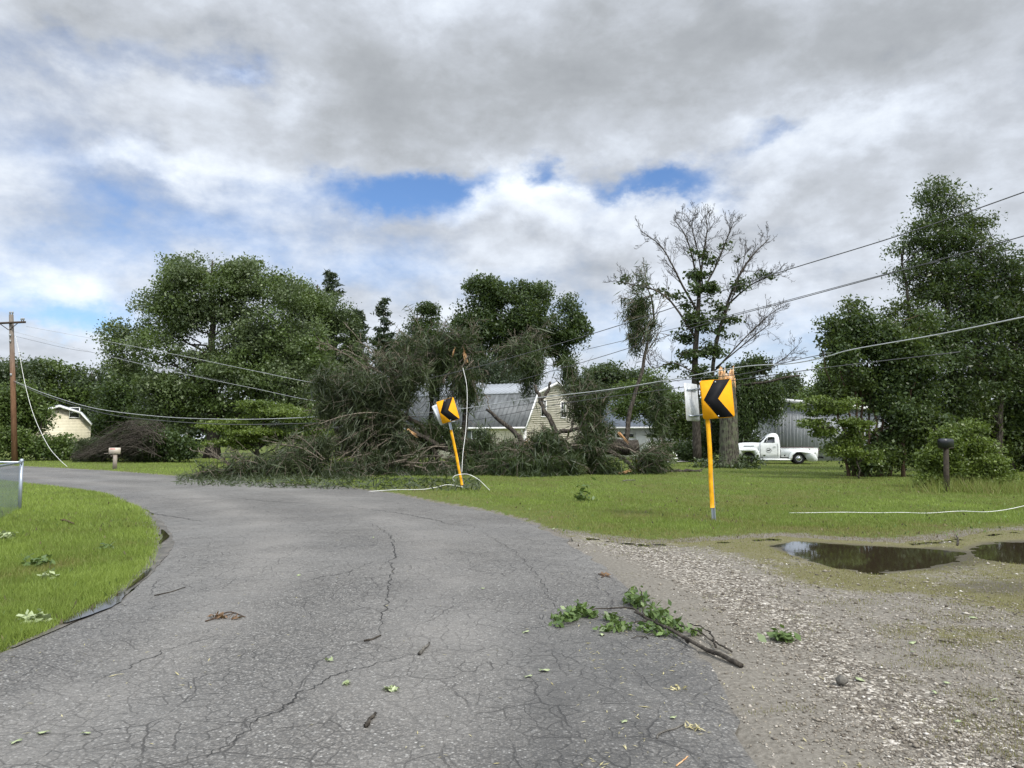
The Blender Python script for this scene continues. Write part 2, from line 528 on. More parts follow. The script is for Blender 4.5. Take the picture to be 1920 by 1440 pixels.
def ground_mat(t):
    p = t.pos()
    n1 = t.noise(p, 0.55, 5, 0.6); n2 = t.noise(p, 5.0, 5, 0.7); n3 = t.noise(p, 40.0, 4, 0.7)
    g = t.ramp(n2, [(0.25, (0.055, 0.082, 0.014)), (0.55, (0.110, 0.145, 0.028)), (0.8, (0.175, 0.195, 0.048))])
    g = t.mix(t.mr(n1, 0.42, 0.66, 0, 0.75), g, (0.105, 0.115, 0.028))
    g = t.mix(t.mr(n3, 0.35, 0.7, 0, 0.5), g, (0.045, 0.055, 0.014))
    soil = t.ramp(n3, [(0.3, (0.085, 0.075, 0.060)), (0.7, (0.22, 0.198, 0.165))])
    mud = t.m('ADD', t.attr('tint'), t.m('MULTIPLY', t.m('SUBTRACT', n2, 0.5), 0.9))
    k = t.mr(mud, 0.40, 0.62)
    c = t.mix(k, g, soil)
    return t.bsdf(c, t.mr(k, 0, 1, 0.9, 0.6), 0.2, 0, t.bump(t.m('ADD', n2, n3), 0.7, 0.03))
def asphalt(t):
    p = t.pos()
    pz = t.scalev(p, 1, 1, 0.2)
    big = t.noise(pz, 0.28, 4, 0.6)
    midn = t.noise(pz, 1.6, 5, 0.65)
    agg = t.vor(pz, 75.0, 'F1', 'Color')
    aggs = t.n('ShaderNodeSeparateColor'); t.put(aggs.inputs[0], agg)
    av = aggs.outputs[0]
    edge = t.vor(pz, 75.0, 'F1')
    fine = t.noise(pz, 160, 3, 0.7)
    c = t.ramp(av, [(0.0, (0.056, 0.052, 0.046)), (0.45, (0.117, 0.109, 0.097)), (0.8, (0.178, 0.167, 0.150)), (0.97, (0.27, 0.26, 0.24)), (1.0, (0.45, 0.44, 0.41))])
    pit = t.mr(edge, 0.35, 0.75)
    c = t.mix(t.m('MULTIPLY', pit, 0.65), c, (0.040, 0.040, 0.040))
    c = t.mix(t.mr(t.noise(pz, 14, 5, 0.7), 0.45, 0.75, 0, 0.35), c, (0.055, 0.055, 0.055))
    c = t.mix(t.mr(midn, 0.35, 0.75, 0.0, 0.35), c, (0.080, 0.077, 0.072))
    # worn light wheel paths and darker right lane margin (colour of the binder itself)
    c = t.mix(t.mr(big, 0.35, 0.68, 0.0, 0.42), c, (0.195, 0.189, 0.177))
    # alligator cracks
    warp = t.n('ShaderNodeVectorMath', operation='MULTIPLY_ADD')
    wn = t.n('ShaderNodeTexNoise'); t.put(wn.inputs['Vector'], pz); wn.inputs['Scale'].default_value = 4.5; wn.inputs['Detail'].default_value = 6
    t.put(warp.inputs[0], wn.outputs[1]); warp.inputs[1].default_value = (0.13, 0.13, 0); t.put(warp.inputs[2], pz)
    wv = warp.outputs[0]
    c1 = t.vor2(wv, 2.1, 'DISTANCE_TO_EDGE'); c2 = t.vor2(wv, 6.5, 'DISTANCE_TO_EDGE'); c3 = t.vor2(wv, 11.0, 'DISTANCE_TO_EDGE')
    gate = t.mr(t.noise(pz, 0.7, 3, 0.6), 0.36, 0.54)
    gate2 = t.mr(t.noise(pz, 3.5, 3, 0.6), 0.36, 0.54)
    k1 = t.m('MULTIPLY', t.mr(c1, 0.005, 0.017, 1, 0), t.m('MULTIPLY', t.m('ADD', gate, 0.25), gate2), clamp=True)
    k2 = t.m('MULTIPLY', t.mr(c2, 0.012, 0.042, 1, 0), t.m('MULTIPLY', gate, gate2), clamp=True)
    k3 = t.m('MULTIPLY', t.mr(c3, 0.015, 0.065, 1, 0), t.mr(t.noise(pz, 2.2, 3, 0.6), 0.42, 0.60), clamp=True)
    crack = t.m('MAXIMUM', k1, t.m('MAXIMUM', t.m('MULTIPLY', k2, 0.85), t.m('MULTIPLY', k3, 0.6)))
    c = t.mix(t.m('MULTIPLY', crack, 0.80), c, (0.028, 0.026, 0.024))
    c = t.mix(t.m('MULTIPLY', t.attr('lane'), t.mr(t.noise(pz, 1.1, 5, 0.65), 0.3, 0.7, 0.10, 0.5)), c, (0.222, 0.209, 0.190))
    c = t.mix(t.m('MULTIPLY', t.attr('fresh'), t.mr(t.noise(pz, 1.7, 5, 0.65), 0.3, 0.7, 0.25, 0.75)), c, t.mix(0.78, c, (0.030, 0.030, 0.030)))
    # dusty soil washed onto the edges
    dust = t.m('ADD', t.attr('tint'), t.m('MULTIPLY', t.m('SUBTRACT', t.noise(pz, 2.2, 6, 0.7), 0.5), 1.1))
    c = t.mix(t.mr(dust, 0.42, 0.85, 0, 0.85), c, (0.185, 0.165, 0.135))
    wet = t.mr(t.noise(pz, 0.5, 3), 0.4, 0.65)
    rough = t.m('SUBTRACT', 0.72, t.m('MULTIPLY', wet, 0.17))
    h = t.m('SUBTRACT', t.m('MULTIPLY', t.m('SUBTRACT', 1.0, edge), 0.6), t.m('MULTIPLY', crack, 2.5))
    return t.bsdf(c, rough, 0.4, 0, t.bump(t.m('ADD', h, t.m('MULTIPLY', fine, 0.3)), 0.55, 0.008))
def gravel_mat(t):
    p = t.pos()
    pz = t.scalev(p, 1, 1, 0.3)
    at_ = t.attr('tint')              # 0 tyre-packed dirt .. 1 loose stone
    moss = t.attr('moss'); wet = t.attr('wet')
    v = t.n('ShaderNodeTexVoronoi'); t.put(v.inputs['Vector'], pz); v.inputs['Scale'].default_value = 34
    cs = t.n('ShaderNodeSeparateColor'); t.put(cs.inputs[0], v.outputs['Color'])
    stone = t.ramp(cs.outputs[0], [(0.0, (0.075, 0.064, 0.050)), (0.4, (0.182, 0.164, 0.134)), (0.75, (0.33, 0.302, 0.255)), (1.0, (0.56, 0.52, 0.46))])
    stone = t.mix(t.m('MULTIPLY', t.mr(v.outputs['Distance'], 0.35, 0.8), 0.8), stone, (0.060, 0.050, 0.040))
    n = t.noise(pz, 26, 5, 0.7)
    dirt = t.ramp(n, [(0.25, (0.080, 0.071, 0.056)), (0.55, (0.168, 0.153, 0.128)), (0.85, (0.29, 0.27, 0.235))])
    patch = t.noise(pz, 3.0, 6, 0.7)
    k = t.mr(t.m('ADD', at_, t.m('MULTIPLY', t.m('SUBTRACT', patch, 0.5), 1.2)), 0.35, 0.7)
    c = t.mix(k, dirt, stone)
    mg = t.ramp(t.noise(pz, 60, 4, 0.7), [(0.3, (0.060, 0.058, 0.018)), (0.7, (0.165, 0.150, 0.055))])
    mk = t.mr(t.m('ADD', moss, t.m('MULTIPLY', t.m('SUBTRACT', t.noise(pz, 7.0, 6, 0.75), 0.5), 1.3)), 0.40, 0.66)
    c = t.mix(t.m('MULTIPLY', mk, 0.85), c, mg)
    c = t.mix(t.m('MULTIPLY', wet, 0.75), c, (0.045, 0.036, 0.026))
    h = t.m('ADD', t.m('MULTIPLY', t.m('SUBTRACT', 1.0, v.outputs['Distance']), k), n)
    return t.bsdf(c, t.m('SUBTRACT', 0.9, t.m('MULTIPLY', wet, 0.45)), 0.3, 0, t.bump(h, 0.8, 0.014))
def water_mat(t):
    p = t.pos()
    return t.bsdf((0.028, 0.021, 0.013), 0.035, 0.55, 0, t.bump(t.noise(p, 3.0, 2), 0.03, 0.01))
GROUND_M = M_('lawn soil', ground_mat)
ASPHALT = M_('cracked asphalt', asphalt)
GRAVEL_M = M_('mossy gravel', gravel_mat)
WATER = M_('muddy puddle water', water_mat)

def spaced(a, b, step, far, grow=1.25):
    l = list(np.arange(a, b + 1e-6, step))
    s, x, lo = step, a, []
    while x > -far: s *= grow; x -= s; lo.append(x)
    s, x, hi = step, b, []
    while x < far: s *= grow; x += s; hi.append(x)
    return np.array(lo[::-1] + l + hi)
xs = spaced(-26, 22, 0.22, 2500); ys = spaced(2, 46, 0.22, 2500)
X, Y, Fq = grid(xs, ys)
Z = ground_h(X, Y)
mudm = np.clip(0.80 - pdist(X, Y, GRASS_EDGE) / 0.34, 0, 1) * (Y < 26) + np.clip(0.8 - pdist(X, Y, OUTER) / 0.5, 0, 1) + np.clip(0.95 - pdist(X, Y, GRAVEL_FAR) / 1.0, 0, 1)
g = MB().add(np.stack([X, Y, Z], 1), Fq, np.clip(mudm, 0, 1))
tag(g.build('ground', GROUND_M, smooth=True), kind='structure')

def resample(line, n):
    P = np.array([p[:2] for p in line], float)
    d = np.concatenate([[0], np.cumsum(np.hypot(*np.diff(P, axis=0).T))])
    s = np.linspace(0, 1, n) ** 1.0 * d[-1]
    return np.stack([np.interp(s, d, P[:, k]) for k in (0, 1)], 1)
def smooth_line(line, n):
    P = resample(line, n * 3)
    L = np.hypot(*np.diff(P, axis=0).T).sum()
    k = max(3, int(0.55 / (L / (n * 3)) ))
    k = min(k, n // 2)
    w = np.hanning(2 * k + 3)[1:-1]; w /= w.sum()
    Q = np.stack([np.convolve(np.pad(P[:, j], k, mode='reflect', reflect_type='odd'), w, 'valid') for j in (0, 1)], 1)
    return resample(Q, n)
NR, MR = 520, 34
il, ol = smooth_line(INNER, NR), smooth_line(OUTER, NR)
# edge raggedness
for L, sd_, amp in ((il, 5, 0.10), (ol, 9, 0.16)):
    tn = np.gradient(L, axis=0); tn = unit(tn); nn = np.stack([-tn[:, 1], tn[:, 0]], 1)
    L += nn * ((fbm(L[:, 0] * 2.2, L[:, 1] * 2.2, sd_) - 0.5) * amp * 2)[:, None]
tt = np.linspace(0, 1, MR)[None, :, None]
P = il[:, None, :] * (1 - tt) + ol[:, None, :] * tt
u = np.linspace(0, 1, MR)
X, Y = P[..., 0].reshape(-1), P[..., 1].reshape(-1)
Z = (0.05 * (1 - (2 * u - 1) ** 2))[None, :].repeat(NR, 0).reshape(-1) + 0.018 * (fbm(X * 0.9, Y * 0.9, 21) - 0.5)
Z = np.where((np.tile(u, NR) < 0.01) | (np.tile(u, NR) > 0.99), -0.012, Z)
i, j = np.meshgrid(np.arange(NR - 1), np.arange(MR - 1), indexing='ij')
a = (i * MR + j).reshape(-1)
Fr = np.stack([a, a + 1, a + MR + 1, a + MR], 1)
edged = np.minimum(pdist(X, Y, INNER), pdist(X, Y, OUTER) * 1.4)
dust = np.clip(0.62 - edged / 0.45, 0, 1)
r = MB().add(np.stack([X, Y, Z], 1), Fr, dust)
tag(r.build('road', ASPHALT, smooth=True), kind='structure')
RV = np.stack([X, Y, Z], 1)
def road_z(x, y):
    d = (RV[:, 0] - x) ** 2 + (RV[:, 1] - y) ** 2
    k = np.argpartition(d, 4)[:4]; w = 1 / (d[k] + 1e-4)
    return float((RV[k, 2] * w).sum() / w.sum())
# wheel lanes: a real difference of wear across the width
uu = np.tile(u, NR) + 0.06 * (fbm(X * 0.35, Y * 0.35, 81) - 0.5)
lane = np.exp(-((uu - 0.24) / 0.085) ** 2) + np.exp(-((uu - 0.62) / 0.10) ** 2) * 0.8
fresh = np.clip((uu - 0.70) / 0.10, 0, 1) * np.clip((8.5 - Y) / 3, 0, 1) * np.clip((1.02 - uu) / 0.06, 0, 1)
ro = bpy.data.objects['road']
for nm, arr in (('lane', lane), ('fresh', fresh)):
    at_ = ro.data.attributes.new(nm, 'FLOAT', 'POINT'); at_.data.foreach_set('value', arr.astype(np.float32))
# long tarred seams and edge cracks
SEAM = plain('tar seam', (0.030, 0.029, 0.028), 0.7, var=0.3, scale=12)
for pts, w in (([(688, 985), (722, 1003), (738, 1030), (734, 1075), (722, 1130), (716, 1200)], 0.016), ([(560, 1100), (610, 1088), (655, 1080), (700, 1060)], 0.012), ([(150, 1290), (240, 1262), (330, 1222), (420, 1200)], 0.010),
               ([(380, 1440), (450, 1396), (520, 1350), (600, 1300), (690, 1262), (780, 1240)], 0.012), ([(900, 1000), (960, 1035), (1010, 1090), (1050, 1160)], 0.010), ([(205, 945), (300, 965), (380, 980)], 0.03), ([(640, 952), (760, 968), (860, 990)], 0.025), ([(420, 935), (520, 945), (640, 950)], 0.03)):
    L = resample(spline([tuple(G(*q)[:2]) + (0,) for q in pts], 60), 150)
    tn = unit(np.gradient(L, axis=0)); nn = np.stack([-tn[:, 1], tn[:, 0]], 1)
    L = L + nn * ((fbm(L[:, 0] * 7, L[:, 1] * 7, 83) - 0.5) * 0.16 + (fbm(L[:, 0] * 30, L[:, 1] * 30, 84) - 0.5) * 0.03)[:, None]
    wv = w * (0.15 + 1.1 * fbm(L[:, 0] * 9, L[:, 1] * 9, 85)) * np.sin(np.linspace(0.05, np.pi - 0.05, 150)) ** 0.4 * 0.5
    zz_ = np.array([road_z(*q) for q in L]) + 0.0045
    V = np.vstack([np.column_stack([L + nn * wv[:, None], zz_]), np.column_stack([L - nn * wv[:, None], zz_])])
    tag(MB().add(V, np.array([[k, k + 1, 151 + k, 150 + k] for k in range(149)])).build('road_crack', SEAM), kind='structure')

# gravel drive: fine sheet that dips under the puddles
xs = np.arange(0.4, 21, 0.07); ys = np.arange(0.5, 14.5, 0.07)
X, Y, Fq = grid(xs, ys)
def puddle_mask(x, y):
    m = np.zeros(np.shape(x))
    for q in PUDDLES:
        dd = pdist(x, y, q + q[:1]); ins = inside(x, y, q)
        m = np.maximum(m, np.clip(0.5 + np.where(ins, dd, -dd) / 0.5, 0, 1))
    return m
pm = puddle_mask(X, Y)
Zg = 0.010 + 0.030 * (fbm(X * 1.1, Y * 1.1, 31) - 0.5) + 0.016 * (fbm(X * 6, Y * 6, 33) - 0.5)
Zg = Zg - 0.062 * pm + 0.085 * pm * (fbm(X * 3.2, Y * 7.0, 35) - 0.5)
dre = pdist(X, Y, OUTER)
Zg = Zg + 0.006 * np.exp(-dre / 0.6)
Zg = np.where(inside(X, Y, ROAD), -0.035, np.where(dre < 0.25, Zg * (dre / 0.25) - 0.012 * (1 - dre / 0.25), Zg))
jit = (fbm(X * 1.7, Y * 1.7, 37) - 0.5) * 0.9
df = pdist(X, Y, GRAVEL_FAR)
ing = inside(X, Y, GRAVEL) & ~((df + jit * 0.6 < 0.15) & (X > 1.2))
ing |= (df < 0.30 * (fbm(X * 2, Y * 2, 39)))
ing |= (dre < 0.5) & (Y < 12.0)
onroad = inside(X, Y, ROAD) & (dre > 0.42)
keep = ing & ~onroad
fk = keep[Fq].all(1)
# zones: packed dirt beside the asphalt, then loose stone, then mossy ground
stone = np.clip((dre - 0.12 * Y * 0.35) / 0.5, 0, 1)
near_track = np.clip(1.25 - np.abs(dre - 0.10 - 0.25 * np.clip((7 - Y) / 3, 0, 1)) / 0.40, 0, 1) * (0.55 + 0.9 * (fbm(X * 1.5, Y * 1.5, 49) - 0.2)) * np.clip((11.5 - Y) / 3, 0, 1)
loose = np.clip(1 - np.abs(dre - 0.95) / 0.75, 0, 1)
tint = np.clip(0.46 + 0.26 * loose - 0.50 * near_track + 0.35 * (fbm(X * 0.7, Y * 0.7, 41) - 0.5), 0, 1)
moss = np.clip((dre - 1.1) / 1.2, 0, 1) * (0.52 + 1.2 * (fbm(X * 0.8, Y * 0.8, 43) - 0.5)) * np.clip((Y - 2) / 3, 0.5, 1) + np.clip(0.85 - df / 1.6, 0, 1) * 0.6
moss = np.clip(moss - 0.5 * near_track, 0, 1)
wet = np.clip((pm - 0.15) / 0.35, 0, 1)
WET2 = gl([(1660, 1034), (1740, 1026), (1850, 1030), (1880, 1048), (1800, 1066), (1700, 1068)])
wd_ = pdist(X, Y, WET2 + WET2[:1]); wi_ = inside(X, Y, WET2)
wet = np.maximum(wet, np.clip(0.55 + np.where(wi_, wd_, -wd_) / 0.3 + 1.6 * (fbm(X * 3, Y * 7, 48) - 0.5), 0, 1))
wd_ = pdist(X, Y, WETSPOT + WETSPOT[:1]); wi_ = inside(X, Y, WETSPOT)
wet = np.maximum(wet, 0.85 * np.clip(0.55 + np.where(wi_, wd_, -wd_) / 0.35 + 0.9 * (fbm(X * 3, Y * 6, 47) - 0.5), 0, 1))
dirtspot = gl([(1810, 1225)])[0]
ds = np.exp(-(((X - dirtspot[0]) / 0.75) ** 2 + ((Y - dirtspot[1]) / 0.22) ** 2))
tint = np.clip(tint - ds * 0.7, 0, 1); moss = moss * (1 - ds)
gd = MB().add(np.stack([X, Y, Zg], 1), Fq[fk], tint)
go = gd.build('gravel_drive', GRAVEL_M, smooth=True)
for nm, arr in (('moss', moss), ('wet', wet)):
    at_ = go.data.attributes.new(nm, 'FLOAT', 'POINT'); at_.data.foreach_set('value', arr.astype(np.float32))
tag(go, kind='structure')
gl_z = Zg.reshape(len(ys), len(xs))
def gravel_h(x, y):
    i = np.clip(((np.asarray(x) - xs[0]) / 0.07).astype(int), 0, len(xs) - 1); j = np.clip(((np.asarray(y) - ys[0]) / 0.07).astype(int), 0, len(ys) - 1)
    return gl_z[j, i]
for q in PUDDLES:
    c = np.mean(q, 0)
    P = np.array(q); P = c + (P - c) * 1.06
    P = resample(spline([(p[0], p[1], 0) for p in list(P) + [P[0]]], 90), 70)[:-1]
    m = MB().add(np.column_stack([P, np.full(len(P), -0.019)]), [list(range(len(P)))])
    tag(m.build('puddle', WATER), kind='structure')
# water and washed mud lying in the gutter beside the left verge
def strip_poly(a, w, n, seed, z):
    L = smooth_line(a, n); tn = unit(np.gradient(L, axis=0)); nn = np.stack([-tn[:, 1], tn[:, 0]], 1)
    ww = w * np.sin(np.linspace(0.06, np.pi - 0.06, n)) ** 0.6
    a1 = L + nn * (ww * (0.45 + 1.0 * fbm(L[:, 0] * 2.2, L[:, 1] * 2.2, seed)))[:, None]
    a2 = L - nn * (ww * (0.45 + 1.0 * fbm(L[:, 0] * 2.2, L[:, 1] * 2.2, seed + 4)))[:, None]
    V = np.column_stack([np.vstack([a1, a2]), np.full(2 * n, z)])
    F = np.array([[k, k + 1, n + k + 1, n + k] for k in range(n - 1)])
    return V, F
MUD = plain('washed mud', (0.125, 0.112, 0.095), 0.32, 0.5, var=0.45, scale=6, bump=0.03)
V, F = strip_poly(gl([(20, 1214), (120, 1172), (205, 1128), (270, 1078), (306, 1032), (312, 1008), (296, 980), (262, 952)]), 0.11, 420, 3, 0.002)
md = MB().add(V, F)
tag(md.build('mud', MUD), kind='structure')
for line, w, sd_ in ((gl([(120, 1170), (165, 1150), (205, 1130), (232, 1112)]), 0.12, 1), (gl([(236, 1108), (268, 1082), (284, 1066)]), 0.03, 5), (gl([(300, 1020), (312, 1006), (303, 994)]), 0.05, 7)):
    V, F = strip_poly(line, w, 160, sd_, 0.014)
    tag(MB().add(V, F).build('gutter_water', WATER), kind='structure')

# grass: one mass of blades over lawn, verge and the mossy parts of the drive
def grass_points(n, x0, x1, y0, y1, seed):
    rg = np.random.default_rng(seed)
    # density falls off with distance: sample 1/y uniformly
    v = rg.random(n)
    y = 1.0 / (1 / y0 + v * (1 / y1 - 1 / y0))
    px = rg.random(n) * 2040 - 60
    x = (px - 960) / F_PX * y
    ok = (x > x0) & (x < x1)
    return x[ok], y[ok]
def add_blades(mb, x, y, z, h, w, tint, rg):
    n = len(x)
    a = rg.random(n) * 6.283
    lean = rg.normal(0, 0.45, (n, 2)) * h[:, None]
    V = np.zeros((n, 3, 3))
    dx, dy = np.cos(a) * w / 2, np.sin(a) * w / 2
    V[:, 0] = np.stack([x - dx, y - dy, z - 0.01], 1)
    V[:, 1] = np.stack([x + dx, y + dy, z - 0.01], 1)
    V[:, 2] = np.stack([x + lean[:, 0], y + lean[:, 1], z + h], 1)
    mb.add(V.reshape(-1, 3), np.arange(n * 3).reshape(-1, 3), np.repeat(tint, 3))
GRASS_M = None
def grass_mat(t):
    a = t.attr('tint')
    c = t.ramp(a, [(0.0, (0.200, 0.170, 0.080)), (0.25, (0.215, 0.215, 0.062)), (0.55, (0.150, 0.208, 0.038)), (1.0, (0.240, 0.315, 0.062))])
    b = t.bsdf(c, 0.5, 0.3)
    tr = t.n('ShaderNodeBsdfTranslucent'); t.put(tr.inputs[0], c)
    mx = t.n('ShaderNodeMixShader'); mx.inputs[0].default_value = 0.35
    t.put(mx.inputs[1], b); t.put(mx.inputs[2], tr.outputs[0])
    return mx.outputs[0]
GRASS_M = M_('grass blade', grass_mat)
rg = np.random.default_rng(5)
gm = MB()
x, y = grass_points(900000, -40, 40, 5.2, 60, 51)
verge = inside(x, y, INNER + GRASS_EDGE[::-1])
onr = inside(x, y, ROAD) | (verge & (rg.random(len(x)) < 0.45 + pdist(x, y, GRASS_EDGE) / 0.22))
de = np.where(x < -3.5, 0.2, np.minimum(pdist(x, y, OUTER), 50))
jn = fbm(x * 2.5, y * 2.5, 61)
ok = ~onr & (de > 0.02 + 0.12 * jn)
ig = inside(x, y, GRAVEL); dgf = pdist(x, y, GRAVEL_FAR)
ok &= ~ig
edge_worn = np.clip(1 - np.minimum(dgf, np.where(x > -6, pdist(x, y, OUTER), 9)) / 1.6, 0, 1)
ok &= rg.random(len(x)) > edge_worn * 0.72 * (0.4 + jn)
x, y, ew, jn = x[ok], y[ok], edge_worn[ok], jn[ok]
big = fbm(x * 0.33, y * 0.33, 63); sm = fbm(x * 1.6, y * 1.6, 65)
left = x < -3.5
patch = fbm(x * 0.9 + 7, y * 0.45, 69)
tint = 0.56 + 0.75 * (big - 0.5) + 0.65 * (sm - 0.5) + 0.8 * (patch - 0.5) + rg.normal(0, 0.14, len(x)) - 0.42 * ew + 0.16 * left + 0.03
h = (0.024 + 0.035 * rg.random(len(x)) + 0.06 * np.clip(sm - 0.35, 0, 1)) * (1 - 0.4 * ew) * np.where(left, 1.25, 1.0)
w = 0.004 + 0.00055 * y
add_blades(gm, x, y, ground_h(x, y), np.maximum(h, 0.012), w, np.clip(tint, 0, 1), rg)
# short mossy blades between the stones
x, y = grass_points(420000, 0.5, 20, 3.4, 13.5, 53)
ok = inside(x, y, GRAVEL) & ~inside(x, y, ROAD) & (puddle_mask(x, y) < 0.25)
x, y = x[ok], y[ok]
dre_ = pdist(x, y, OUTER); dff = pdist(x, y, GRAVEL_FAR)
ms = np.clip((dre_ - 1.1) / 1.2, 0, 1) * (0.54 + 1.2 * (fbm(x * 0.8, y * 0.8, 43) - 0.5)) + np.clip(0.85 - dff / 1.6, 0, 1) * 0.6 + 1.1 * (fbm(x * 3.5, y * 3.5, 67) - 0.5)
ok = rg.random(len(x)) < np.clip((ms - 0.16) * 1.5, 0, 0.9)
x, y = x[ok], y[ok]
add_blades(gm, x, y, gravel_h(x, y), 0.008 + 0.016 * rg.random(len(x)), 0.004 + 0.0005 * y, np.clip(0.14 + rg.normal(0, 0.14, len(x)) + np.clip(0.4 - dff[ok] / 3, 0, 1) * 0.6, 0, 1), rg)
tag(gm.build('grass', GRASS_M), 'short green grass over the lawns on both sides of the road', kind='stuff')

# storm litter in the grass: torn leaf bits and short twig ends
lt = MB(); x, y = grass_points(9000, -30, 30, 5.5, 34, 57)
ok = ~inside(x, y, ROAD) & ~inside(x, y, GRAVEL) & (rg.random(len(x)) < np.clip((fbm(x * 0.5, y * 0.5, 59) - 0.25) * 1.6, 0.03, 1)); x, y = x[ok][:900], y[ok][:900]
add_blades(lt, x, y, ground_h(x, y) + 0.03, 0.02 + 0.03 * rg.random(len(x)), 0.020 + 0.0014 * y, rg.random(len(x)), rg)
def litter_mat(t):
    return t.bsdf(t.ramp(t.attr('tint'), [(0.0, (0.085, 0.070, 0.045)), (0.30, (0.15, 0.12, 0.07)), (0.5, (0.10, 0.15, 0.045)), (1.0, (0.36, 0.40, 0.22))], 'CONSTANT'), 0.7, 0.2)
tag(lt.build('lawn_litter', M_('lawn litter', litter_mat)), 'scraps of torn leaves and twig ends lying in the grass', kind='stuff')
# loose pebbles
def pebble_mat(t):
    c = t.ramp(t.attr('tint'), [(0.0, (0.075, 0.062, 0.048)), (0.5, (0.225, 0.198, 0.160)), (0.85, (0.37, 0.335, 0.285)), (1.0, (0.55, 0.52, 0.47))])
    return t.bsdf(c, 0.8, 0.25)
PEBBLE = M_('pebble', pebble_mat)
x, y = grass_points(330000, 0.5, 20, 3.3, 13, 55)
dre_ = pdist(x, y, OUTER)
track = np.clip(1.25 - np.abs(dre_ - 0.10 - 0.25 * np.clip((7 - y) / 3, 0, 1)) / 0.40, 0, 1)
lo = np.clip(1 - np.abs(dre_ - 0.95) / 0.8, 0, 1) * (0.3 + 1.2 * fbm(x * 2.4, y * 2.4, 73))
pr = 0.30 + 0.22 * lo - 0.14 * track + 0.6 * (fbm(x * 1.8, y * 1.8, 71) - 0.5) - 0.25 * np.clip((y - 7) / 4, 0, 1)
ok = inside(x, y, GRAVEL) & ~inside(x, y, ROAD) & (puddle_mask(x, y) < 0.2) & (rg.random(len(x)) < pr) & (y < 12.2)
x, y = x[ok], y[ok]
n = len(x)
oct_ = np.array([[1, 0, 0], [-1, 0, 0], [0, 1, 0], [0, -1, 0], [0, 0, 1], [0, 0, -0.6]], float)
of = np.array([[0, 2, 4], [2, 1, 4], [1, 3, 4], [3, 0, 4], [2, 0, 5], [1, 2, 5], [3, 1, 5], [0, 3, 5]])
sz = (0.0022 + 0.00050 * y) * np.exp(rg.normal(0, 0.45, n))
a = rg.random(n) * 6.28
V = oct_[None] * (1 + rg.normal(0, 0.18, (n, 6, 1))) * np.stack([sz * (0.9 + 0.8 * rg.random(n)), sz, sz * 0.65], 1)[:, None, :]
ca, sa = np.cos(a)[:, None], np.sin(a)[:, None]
V = np.stack([V[..., 0] * ca - V[..., 1] * sa, V[..., 0] * sa + V[..., 1] * ca, V[..., 2]], -1) + np.stack([x, y, gravel_h(x, y) + sz * 0.25], 1)[:, None, :]
F = (of[None] + (np.arange(n) * 6)[:, None, None]).reshape(-1, 3)
pb = MB().add(V.reshape(-1, 3), F, np.repeat(np.clip(0.45 + rg.normal(0, 0.28, n), 0, 1), 6))
tag(pb.build('gravel_stones', PEBBLE), 'loose grey and white stones on the gravel drive', kind='stuff')

# ------------------------------------------------------------------ foliage
def leaf_cards(mb, C, L, W, rg, nrm=None, nb=0.6, tdir=None, tb=0.0, tint=None, fold=0.15):
    n = len(C)
    N = unit(rg.normal(0, 1, (n, 3)))
    if nrm is not None: N = unit(N + nrm * nb)
    Tn = rg.normal(0, 1, (n, 3))
    if tdir is not None: Tn = unit(Tn) + np.asarray(tdir) * tb
    Tn = unit(Tn - N * (Tn * N).sum(1, keepdims=True))
    B = np.cross(N, Tn)
    s = np.exp(rg.normal(0, 0.25, n))[:, None]
    l, w = L * s / 2, W * s / 2
    V = np.stack([C - Tn * l, C - B * w + N * w * fold - Tn * l * 0.15, C + Tn * l, C + B * w + N * w * fold - Tn * l * 0.15], 1)
    if tint is None: tint = np.clip(rg.normal(0.5, 0.2, n), 0, 1)
    mb.add(V.reshape(-1, 3), np.arange(n * 4).reshape(-1, 4), np.repeat(tint, 4))
def blobs_world(blobs, d):
    out = []
    for b in blobs:
        cx, cy, rx, ry = b[:4]
        dd = d + (b[4] if len(b) > 4 else 0)
        c = at(cx, cy, dd); k = mpp(dd)
        out.append((c, np.array([rx * k, (b[5] if len(b) > 5 else 0.5 * (rx + ry)) * k, ry * k])))
    return out
def clumps(bw, n, rg, shell=0.5, low=-1.0, lobes=10, lobe_r=0.42):
    """clump centres on the outsides of lobes that ride on each crown blob"""
    sub = []
    for c, r in bw:
        D = unit(rg.normal(0, 1, (lobes, 3)))
        f = 0.40 + 0.34 * rg.random(lobes)
        for k in range(lobes): sub.append((c + D[k] * r * f[k], r * (lobe_r * (0.65 + 0.6 * rg.random()))))
    vol = np.array([r[0] * r[2] for c, r in sub]); pick = rg.choice(len(sub), n, p=vol / vol.sum())
    D = unit(rg.normal(0, 1, (n, 3)))
    D[:, 2] = np.where((D[:, 2] < -0.2) & (rg.random(n) < 0.6), -D[:, 2], D[:, 2])
    rad = shell + (1 - shell) * rg.random(n) ** 0.7
    C = np.array([sub[k][0] for k in pick]) + D * rad[:, None] * np.array([sub[k][1] for k in pick])
    return C, D
